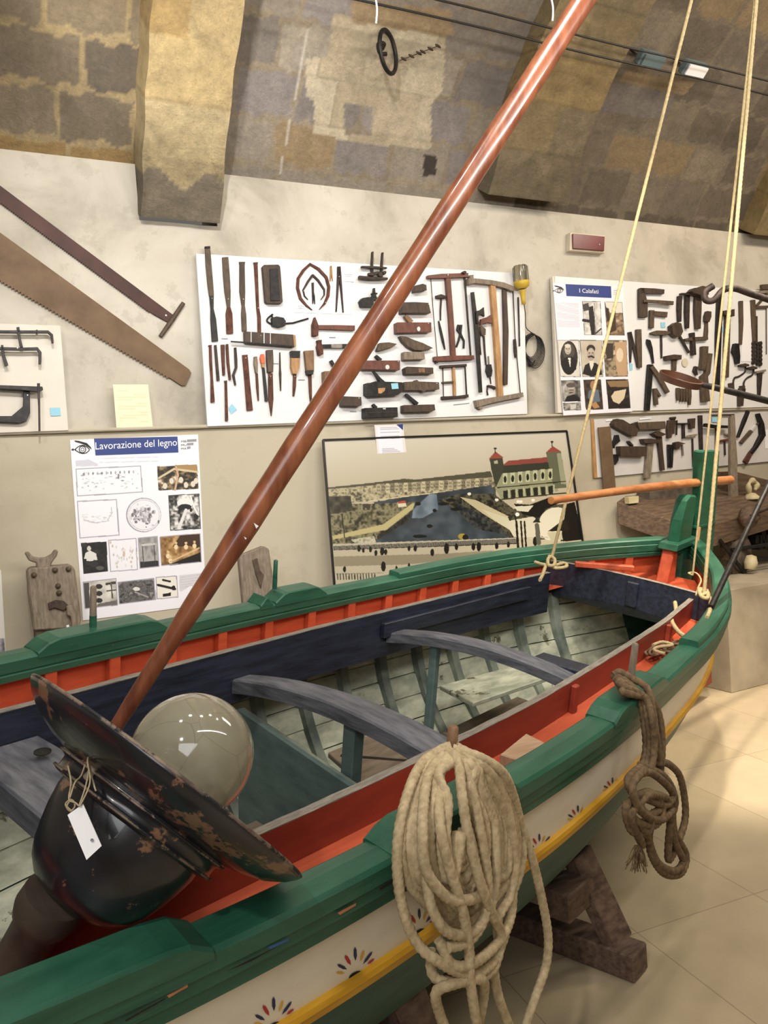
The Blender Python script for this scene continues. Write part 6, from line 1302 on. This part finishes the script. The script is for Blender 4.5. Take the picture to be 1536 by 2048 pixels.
# --- right white board (crop C)
T('C', 'square', 'square', 'largest dark wooden try square at the top left of the right white board', [('stock', W2, 's', [(382, 75, 20), (400, 210, 38), (402, 340, 36)], .025), ('tongue', W2, 's', [(370, 98, 27), (500, 100, 24), (590, 106, 20)], .025)])
T('C', 'square', 'square', 'middle try square tongue crossing out of the largest one', [('tongue', W1, 's', [(405, 190, 13), (540, 198, 14), (675, 210, 17)], .015, .03)])
T('C', 'square', 'square', 'smallest wooden try square just under the largest one', [('stock', W1, 's', [(480, 275, 20), (476, 438, 19)], .02), ('tongue', W1, 's', [(480, 302, 20), (618, 316, 24)], .02)])
T('C', 'sticky_note', 'note', 'small blue sticky note under the smallest try square', [('n', 'blue_note', 'p', [(555, 388), (597, 386), (600, 434), (560, 438)], .0008, .004)])
for i, (x, y0, y1, w_, lb) in enumerate(((738, 145, 380, 15, 'long slim dark iron, first of three under the iron cross bar'), (808, 135, 440, 17, 'long dark iron, second of three under the iron cross bar'), (905, 110, 445, 28, 'broad dark wooden bar, widest of three under the iron cross bar'))):
    T('C', 'calking_iron', 'calking iron', lb, [('s', (IR, IR, W2)[i], 's', [(x, y0, w_), (x-4, (y0+y1)/2, w_*1.05), (x-2, y1, w_*.7)], .025)])
T('C', 'iron_bracket', 'bracket', 'flat iron cross bar over the first two long chisels', [('s', IR, 's', [(748, 126, 9), (868, 128, 8)], .03, .02)])
T('C', 'carved_block', 'block', 'rough knotted wooden block at the board top beside the curved hook', [('b', W2, 'p', [(840, 100), (870, 70), (905, 75), (940, 52), (975, 60), (985, 95), (1000, 130), (960, 150), (900, 130), (860, 118)], .06, .02)])
T('C', 'mallet', 'mallet', 'tilted dark mallet with a thin shaft at the board middle', [('head', W2, 'p', [(660, 415), (700, 385), (745, 395), (762, 470), (740, 515), (700, 520), (668, 490)], .05), ('handle', IR, 's', [(735, 515, 9), (820, 665, 8)], .015, .01)])
T('C', 'auger', 'auger', 'T handled auger with an oval wooden grip hanging left of the mallet', [('grip', W1, 's', [(476, 485, 8), (520, 482, 21), (600, 482, 19), (655, 480, 8)], .03), ('shank', IR, 's', [(564, 500, 6), (566, 600, 7), (568, 716, 4)])])
T('C', 'auger', 'auger', 'thick iron T shaped auger with a short body right of the mallet', [('grip', W1, 's', [(780, 545, 9), (850, 538, 17), (990, 530, 14)], .03), ('shank', IR, 's', [(852, 480, 16), (860, 560, 14), (866, 685, 16)], .03)])
T('C', 'carving_tool', 'chisel', 'dark crook handled carving tool near the top, under the carved block', [('handle', W2, 's', [(1002, 285, 18), (995, 330, 26), (985, 380, 18)], .03), ('blade', W1, 's', [(978, 380, 12), (975, 470, 17), (968, 545, 18)])])
T('C', 'spreading_tongs', 'tongs', 'leftmost tapering iron compass leg pair next to the portrait poster', [('leg', IR, 's', [(275, 475, 16), (285, 560, 14), (282, 755, 5)]), ('leg', IR, 's', [(275, 475, 16), (310, 600, 11), (350, 800, 7)])])
T('C', 'folding_rule', 'ruler', 'thick dark jointed bar with a round top beside the leftmost tongs', [('b', W1, 's', [(358, 450, 22), (362, 600, 23), (370, 800, 16)], .02)])
T('C', 'pliers', 'pliers', 'slim black pliers hanging over the big black angle gauge', [('leg', IB, 's', [(448, 545, 18), (440, 575, 12), (475, 680, 7), (490, 765, 5)]), ('leg', IB, 's', [(452, 560, 14), (475, 620, 8), (494, 760, 4)])])
T('C', 'angle_gauge', 'angle gauge', 'large black two legged angle gauge opened wide at the board bottom', [('stock', IB, 's', [(468, 772, 22), (455, 950, 23), (438, 1190, 20)], .022), ('blade', W1, 's', [(475, 790, 18), (540, 880, 20), (625, 1030, 18)], .016, .02)])
T('C', 'angle_gauge', 'angle gauge', 'small dark folding gauge between the legs of the large black one', [('stock', W1, 's', [(508, 990, 16), (520, 1140, 16)], .02), ('blade', W1, 's', [(515, 1000, 12), (555, 1065, 10)], .015)])
T('C', 'hammer', 'hammer', 'small headed hammer hanging over the wooden hoop', [('head', W2, 's', [(612, 712, 20), (680, 702, 22), (748, 706, 20)], .04), ('handle', W1, 's', [(685, 725, 18), (684, 830, 16)], .02)])
T('C', 'sticky_note', 'note', 'faint blue sticky note under the pair of tongs by the poster', [('n', 'blue_note', 'p', [(268, 760), (300, 765), (298, 822), (270, 830)], .0008, .004)])
for i, (x, y0, y1, w_) in enumerate(((720, 985, 1100, 12), (748, 990, 1110, 9), (772, 992, 1112, 9), (798, 990, 1112, 10), (826, 988, 1140, 12))):
    T('C', 'graving_tool', 'graving tool', ('first', 'second', 'third', 'fourth', 'fifth')[i]+' slim graving tool from the left under the wooden hoop', [('s', W1, 's', [(x, y0, w_), (x, (y0+y1)/2, w_*1.1), (x-1, y1, w_*.6)], .02)])
T('C', 'iron_ring', 'ring', 'small iron eye tool above the right rim of the wooden hoop', [('s', IR, 's', [(885, 790, 14), (875, 830, 16), (892, 870, 7)], .02)])
T('C', 'wooden_clog', 'block', 'dark wooden tool with a swollen base right of the wooden hoop', [('s', W1, 's', [(968, 605, 26), (965, 700, 24), (945, 820, 18)], .035)])
T('C', 'iron_bar', 'bar', 'long dark bar between the clog shaped tool and the thin doubled line', [('s', W1, 's', [(1010, 670, 22), (990, 850, 20), (960, 880, 30), (975, 1110, 34)], .03)])
T('C', 'long_square', 'bar', 'tall narrow black bar running down the board centre behind the thin line', [('s', IB, 's', [(1105, 150, 24), (1090, 500, 24), (1080, 980, 18)], .02)])
T('C', 'oval_spot', 'disc', 'pale oval disc between the small hammer and the auger', [('s', 'cream_plastic', 'e', (780, 755, 28, 40), .006)])
T('C', 'mallet', 'mallet', 'upright hammer with a block head and long wooden handle left of the thick rope', [('head', W2, 'p', [(1132, 280), (1232, 265), (1232, 330), (1140, 318)], .05), ('handle', W1, 's', [(1175, 330, 20), (1168, 600, 22), (1160, 890, 20)], .025)])
T('C', 'price_label', 'label', 'small blue label beside the long handled hammer', [('n', 'blue_note', 'p', [(1120, 425), (1148, 425), (1146, 480), (1120, 482)], .0008, .004)])
T('C', 'long_gauge', 'bar', 'long thin dark rod right of the thick rope', [('s', W1, 's', [(1296, 190, 14), (1300, 400, 13), (1294, 590, 7)], .02)])
T('C', 'drill_bit', 'drill', 'dark stepped drill stock right of the thick rope, mid height', [('s', IB, 's', [(1255, 580, 18), (1250, 650, 30), (1265, 700, 20), (1268, 765, 12)], .03)])
T('C', 'level_rule', 'ruler', 'pair of tall parallel wooden rules near the right edge', [('rule', W1, 's', [(1405, 180, 17), (1415, 420, 16), (1422, 560, 12)], .02), ('rule', W2, 's', [(1432, 330, 10), (1434, 580, 9)], .02)])
for i, (x, y0, y1) in enumerate(((1412, 560, 770), (1450, 565, 780), (1475, 560, 785))):
    T('C', 'spiral_auger', 'auger bit', ('left', 'middle', 'right')[i]+' spiral auger bit of the three under the tall rules', [('s', IR, 's', [(x, y0+j*(y1-y0)/12, 13 if j % 2 else 6) for j in range(13)], .02)])
for i, (x, y) in enumerate(((1330, 780), (1405, 805))):
    T('C', 'brace_drill', 'brace', ('left', 'right')[i]+' hand brace with bent crank on the right white board', [('head', W2, 's', [(x-36, y, 8), (x, y-4, 15), (x+36, y, 8)], .04), ('crank', IR, 'T', [[(x, y+10), (x-5, y+60), (x-60, y+100), (x-100, y+115), (x-112, y+160)] if i == 0 else [(x, y+10), (x-10, y+60), (x-60, y+90), (x-88, y+130), (x-92, y+190)], 8]), ('grip', W2, 's', [(x-118 if i == 0 else x-92, y+160, 16), (x-112 if i == 0 else x-90, y+235, 14)], .03)])
T('C', 'drill', 'drill', 'dark handled drill below the right hand brace', [('s', W2, 's', [(1312, 990, 24), (1300, 1060, 20), (1296, 1150, 16)], .03)])
T('C', 'iron_gauge', 'gauge', 'square wire framed iron tool at the upper right edge', [('top', W1, 's', [(1430, 248, 12), (1540, 244, 12)], .02), ('side', IR, 't', [[(1520, 250), (1522, 680)], 4]), ('handle', W1, 's', [(1440, 235, 9), (1560, 100, 7)], .02)])
T('C', 'pale_gauge', 'gauge', 'grey two pronged marking gauge at the lower right edge of the white board', [('s', 'wood_grey', 's', [(1430, 845, 10), (1520, 825, 9)], .02), ('leg', IR, 's', [(1470, 845, 18), (1466, 960, 14), (1462, 1060, 7)], .02)])
T('C', 'paper_strip', 'label', 'tall white paper strip on the right white board beside the thick rope', [('s', 'paper', 'p', [(1308, 200), (1385, 200), (1388, 745), (1290, 745)], .0008, .003)])
T('C', 'wood_plug', 'block', 'brown wooden piece at the top right corner of the frame above the board', [('s', W1, 'p', [(1485, 40), (1560, 36), (1560, 88), (1490, 86)], .03)])
T('C', 'long_rod', 'bar', 'long thin pale rod along the top of the white board, behind the iron hook', [('s', 'wood_grey', 's', [(1380, 112, 9), (1560, 108, 12)], .02)])
# --- lower grey board (crop D)
T('D', 'hand_saw', 'saw', 'big brown upright saw with a dark handle at the left of the lower board', [('blade', 'saw_steel', 's', [(125, 145, 52), (145, 350, 52), (172, 682, 52)], .012, .01), ('handle', IB, 's', [(235, 215, 14), (238, 260, 26), (205, 300, 14), (205, 330, 10)], .02), ('handle', IB, 's', [(228, 382, 16), (228, 430, 20), (215, 470, 8)], .02)])
T('D', 'hand_plane', 'hand plane', 'tilted dark plane at the upper left of the lower board', [('body', W2, 'p', [(208, 115), (235, 75), (290, 85), (420, 165), (405, 225), (360, 225), (215, 145)], .05), ('sole', W2, 'p', [(365, 118), (415, 100), (430, 150), (420, 180), (380, 165)], .03)])
T('D', 'hand_plane', 'hand plane', 'long grey brown jointer plane at the top of the lower board', [('s', 'wood_tool', 'p', [(412, 108), (650, 96), (656, 148), (650, 162), (430, 170)], .05)])
T('D', 'hand_plane', 'hand plane', 'dark scrub plane with horn below the tilted one on the lower board', [('body', W2, 'p', [(262, 312), (310, 312), (490, 315), (488, 395), (440, 402), (268, 398)], .05), ('horn', IR, 's', [(338, 268, 5), (355, 290, 9), (375, 310, 6)], .03)])
T('D', 'hammer', 'hammer', 'hammer with a broad pale handle, left of the lower board hammers', [('head', W2, 'p', [(462, 248), (530, 246), (600, 258), (590, 285), (475, 288)], .05), ('handle', 'wood_grey', 's', [(525, 290, 26), (515, 430, 25), (500, 590, 24)], .025)])
T('D', 'hammer', 'hammer', 'hammer with a pointed head and dark slim handle, second on the lower board', [('head', W2, 'p', [(548, 205), (600, 182), (662, 210), (610, 232), (575, 225)], .05), ('handle', W2, 's', [(605, 232, 18), (620, 380, 14), (634, 520, 14)], .025)])
T('D', 'pliers', 'pliers', 'long legged pliers right of the two hammers on the lower board', [('leg', IB, 's', [(685, 298, 14), (682, 340, 11), (684, 430, 9), (684, 498, 8)]), ('leg', IB, 's', [(708, 298, 14), (712, 340, 10), (710, 430, 9), (706, 498, 8)])])
T('D', 'chisel', 'chisel', 'short broad chisel at the top of the lower board centre', [('s', W2, 's', [(698, 88, 16), (694, 160, 20), (690, 240, 15)], .025)])
T('D', 'hammer', 'hammer', 'small T headed hammer beside the short broad chisel', [('head', IR, 's', [(708, 68, 8), (745, 66, 9)], .03), ('handle', W2, 's', [(726, 72, 13), (720, 205, 12)], .02)])
T('D', 'hammer', 'hammer', 'thin T shaped tool in the middle of the lower board top', [('head', IR, 's', [(762, 118, 6), (860, 116, 6)], .03), ('handle', IR, 's', [(812, 118, 8), (815, 245, 9)], .02)])
T('D', 'wire_spike', 'spike', 'thin spike left of the T shaped tool on the lower board', [('s', IR, 's', [(755, 88, 4), (752, 215, 3)], .015)])
T('D', 'wedge', 'wedge', 'small dark wooden wedge at the top middle of the lower board', [('s', W2, 'p', [(866, 74), (912, 70), (908, 158), (870, 160)], .03)])
T('D', 'scraper', 'scraper', 'curved pale scraper below the small dark wedge', [('s', 'wood_grey', 'p', [(832, 238), (850, 218), (925, 206), (930, 215), (880, 238)], .02)])
T('D', 'hammer', 'hammer', 'small claw hammer head with thin shaft in the lower board middle', [('head', W2, 'p', [(742, 280), (765, 272), (828, 290), (790, 300), (768, 335), (745, 335)], .04), ('handle', ST, 's', [(800, 300, 4), (808, 395, 4)], .015)])
T('D', 'long_spike', 'spike', 'long thin rod ending in a small grip by the rudder head', [('s', IR, 's', [(890, 245, 3), (895, 400, 4), (905, 425, 12), (905, 490, 10)], .015)])
T('D', 'chisel', 'chisel', 'tall slim dark chisel behind the thin line on the lower board', [('s', IR, 's', [(958, 45, 14), (962, 180, 12), (968, 350, 10)], .02)])
T('D', 'bow_saw', 'saw', 'dark backed saw hung on a grey upright frame near the thick rope', [('back', IB, 's', [(1000, 128, 14), (1080, 142, 14), (1215, 145, 10)], .03, .03), ('frame_top', W1, 's', [(1055, 42, 5), (1248, 38, 6)], .02), ('side', 'wood_grey', 's', [(1235, 40, 16), (1250, 300, 14), (1262, 480, 14)], .02), ('rod', IR, 't', [[(1085, 150), (1085, 340)], 6])])
T('D', 'sticky_note', 'note', 'bright blue sticky note under the ledge at the top of the lower board', [('n', 'blue_note', 'p', [(1050, 60), (1130, 58), (1122, 108), (1054, 104)], .0008, .008)])
T('D', 'scraper', 'scraper', 'grey crescent scraper right of the thick rope, lower board', [('s', 'wood_grey', 'p', [(1170, 202), (1200, 205), (1235, 228), (1210, 228), (1170, 215)], .02)])
T('D', 'marking_knife', 'knife', 'reddish short handled tool right of the thick rope, lower board', [('s', 'wood_red', 's', [(1120, 268, 8), (1180, 258, 9), (1228, 256, 5)], .02), ('blade', IR, 's', [(1165, 260, 5), (1170, 390, 5)], .01)])
T('D', 'chisel', 'chisel', 'dark chisel leaning right at the upper right of the lower board', [('s', IB, 's', [(1372, 10, 12), (1340, 90, 14), (1284, 235, 8)], .02)])
T('D', 'chisel', 'chisel', 'brown handled chisel with a silver band leaning right, middle of three', [('handle', W1, 's', [(1308, 285, 12), (1400, 180, 14)], .02), ('band', 'nail', 's', [(1400, 180, 10), (1440, 132, 10)], .022), ('blade', W1, 's', [(1440, 132, 8), (1475, 100, 6)], .015)])
T('D', 'spear_iron', 'iron', 'black knotted iron with a rusty foot, rightmost of the leaning tools', [('shaft', IB, 's', [(1458, 30, 10), (1490, 120, 16), (1500, 215, 20), (1440, 320, 12), (1400, 370, 12)], .03), ('foot', RU, 'p', [(1385, 355), (1412, 370), (1360, 470), (1332, 440)], .02)])
T('D', 'paper_sheet', 'label', 'white sheet at the right end of the lower board', [('s', 'paper', 'p', [(1505, 170), (1700, 160), (1700, 320), (1512, 335)], .001, .003)])
for i, (x, y, w_) in enumerate(((185, 92, 90), (480, 80, 100))):
    T('D', 'paper_strip', 'label', ('left', 'right')[i]+' thin white printed strip under the ledge above the lower board', [('s', 'paper', 'p', [(x-w_/2, y-10), (x+w_/2, y-16), (x+w_/2, y-4), (x-w_/2, y+6)], .0008, .006)])
# --- far left clamps (crop F) and the big saws (crop E)
T('F', 'sash_clamp', 'clamp', 'upper dark iron bar clamp on the cream board at far left', [('bar', IB, 's', [(-120, 68, 8), (100, 70, 8), (290, 70, 8), (312, 90, 8), (318, 138, 6)], .02, .03), ('screw', IB, 's', [(108, 42, 9), (118, 110, 7), (130, 165, 9)], .02, .03), ('peg', IB, 's', [(222, 58, 5), (222, 84, 5)], .02, .03)])
T('F', 'sash_clamp', 'clamp', 'middle dark iron clamp with two hanging arms on the cream board', [('bar', IB, 's', [(-100, 168, 9), (120, 174, 8), (225, 172, 9), (242, 195, 9), (240, 265, 8)], .02, .03), ('jaw', IB, 's', [(12, 150, 7), (20, 210, 9), (40, 275, 11)], .02, .03), nailp(105, 168, .05)])
T('F', 'g_clamp', 'clamp', 'large black G clamp with a long screw handle on the cream board', [('frame', IB, 'p', [(-80, 392), (20, 396), (180, 408), (182, 560), (160, 608), (120, 620), (-80, 610), (-80, 578), (70, 578), (138, 520), (142, 425), (-80, 412)], .03), ('screw', IB, 's', [(-60, 400, 10), (120, 408, 12), (232, 416, 16), (258, 410, 10)], .03, .03), ('handle', IR, 's', [(232, 380, 9), (236, 520, 6), (238, 668, 6)], .012, .05), nailp(166, 452, .034)])
T('F', 'sticky_note', 'note', 'blue sticky note on the cream clamp board', [('n', 'blue_note', 'p', [(300, 528), (362, 526), (366, 576), (306, 578)], .0008, .004)])
def saw(label, top, bot, tooth, mat, handle=None, x_end=None, nails=()):
    pl = (4.645, 0, 0); N = 120
    a, b = [np.array(p, float) for p in top]; c, d = [np.array(p, float) for p in bot]; pts = [tuple(a), tuple(b)]+[tuple(q) for q in (x_end or [])]
    L = np.linalg.norm(d-c); e = (c-d)/L; n = np.array([e[1], -e[0]]); n = n if n[1] > 0 else -n; k = int(L/tooth)
    for i in range(k): p = d+e*tooth*i; pts += [tuple(p), tuple(p+e*tooth*.5+n*tooth*.62)]
    pts.append(tuple(c)); r = root('two_man_saw', PL(*d, pl), label, 'saw')
    mb = MB(); mb.prism([PL(x/3.339, 340+y/3.339, pl) for x, y in pts], (0, .004, 0)); mb.build('blade', mat, r)
    if handle:
        mb = MB(); mb.tube([PL(x/3.339, 340+y/3.339, pl) for x, y in handle], [.012, .014, .014, .012], 10); mb.build('handle', 'wood_tool', r)
    for x, y in nails: mb = MB(); mb.lathe([(0, 0), (.007, 0), (.006, .004), (0, .005)], PL(x/3.339, 340+y/3.339, pl), (0, -1, 0), 10); mb.build('nail', 'nail', r)
    return r
saw('narrow dark two man saw with a cross handle, upper one on the plaster wall', [(-700, -420), (1160, 970)], [(-700, -300), (1000, 945)], 17, 'saw_dark', [(1072, 1112), (1130, 1030), (1160, 985), (1225, 888)], [(1140, 1025), (1075, 990), (1030, 965)], ((1108, 972),))
saw('wide brown two man saw with large teeth, lower one on the plaster wall', [(-700, -90), (1262, 1330)], [(-700, 330), (1130, 1385)], 26, 'saw_steel', None, [(1278, 1355), (1240, 1438), (1215, 1440)])
# ================================================================== LIGHT AND CAMERA
w = bpy.data.worlds.new('World'); bpy.context.scene.world = w; w.use_nodes = True
w.node_tree.nodes['Background'].inputs[0].default_value = (.9, .85, .78, 1); w.node_tree.nodes['Background'].inputs[1].default_value = .15
def look(o, tgt): o.rotation_euler = (Vector([float(x) for x in tgt])-o.location).to_track_quat('-Z', 'Y').to_euler()
def spot(name, loc, tgt, e, ang, col, size=.06, blend=.6):
    l = bpy.data.lights.new(name, 'SPOT'); l.energy = e; l.spot_size = math.radians(ang); l.spot_blend = blend; l.color = col; l.shadow_soft_size = size
    o = bpy.data.objects.new(name, l); C.objects.link(o); o.location = loc; look(o, tgt); return o
def area(name, loc, tgt, e, sx, sy, col):
    l = bpy.data.lights.new(name, 'AREA'); l.shape = 'RECTANGLE'; l.size = sx; l.size_y = sy; l.energy = e; l.color = col
    o = bpy.data.objects.new(name, l); C.objects.link(o); o.location = loc; look(o, tgt); return o
WARM = (1, .86, .68); NEU = (1, .95, .88)
spot('spot_board', (.2, 1.0, 4.1), (1.9, 4.7, 2.3), 340, 62, (1, .97, .94))
spot('spot_left', (-.9, 1.2, 4.0), (.4, 4.7, 2.5), 105, 75, NEU)
spot('spot_rib', (-.1, 2.0, 2.9), (1.2, 4.1, 4.3), 260, 40, NEU, .1)
spot('spot_stern', (1.9, 1.3, 4.2), (3.5, 3.2, .9), 650, 40, WARM)
spot('spot_inside', (1.2, .9, 4.2), (2.3, 2.9, .6), 220, 30, (1, .95, .85))
spot('spot_floor', (4.3, 2.2, 4.3), (3.6, 3.25, 0), 620, 34, WARM)
spot('spot_near', (-.9, -.3, 3.4), (.5, 1.3, .9), 120, 80, NEU)
for i in range(5): area('ceiling_lamp', (-.4+i*.85, 1.3+.25*(i % 2), 4.2), (.2+i*.8, 2.9, 1.0), 11, .16, .16, NEU)
area('ceiling_lamps_right', (5.4, 1.9, 4.4), (5.4, 3.6, 1.5), 110, 2.5, .5, WARM)
area('near_side_fill', (-.5, -.95, 2.2), (.8, 1.6, .9), 40, 1.6, 1.6, (.95, .97, 1))  # added fill behind the camera to brighten the near hull; no doorway is built
area('vault_fill', (2.0, .2, 2.9), (2.2, 4.2, 4.4), 110, 3.0, .3, NEU)  # added upward fill that brightens the vault, not a modelled fixture
cam = bpy.data.cameras.new('Camera'); co = bpy.data.objects.new('Camera', cam); C.objects.link(co)
co.matrix_world = Matrix(((CR[0], CU[0], -CF[0], 0), (CR[1], CU[1], -CF[1], 0), (CR[2], CU[2], -CF[2], EYE), (0, 0, 0, 1)))
cam.sensor_fit = 'VERTICAL'; cam.sensor_height = 36; cam.lens = FPX/IH*36; cam.clip_start = .02; cam.clip_end = 60
sc = bpy.context.scene; sc.camera = co; sc.view_settings.view_transform = 'Standard'; sc.view_settings.look = 'None'; sc.view_settings.gamma = 1; sc.view_settings.exposure = 0.0
try: sc.view_settings.use_curve_mapping = False
except Exception: pass
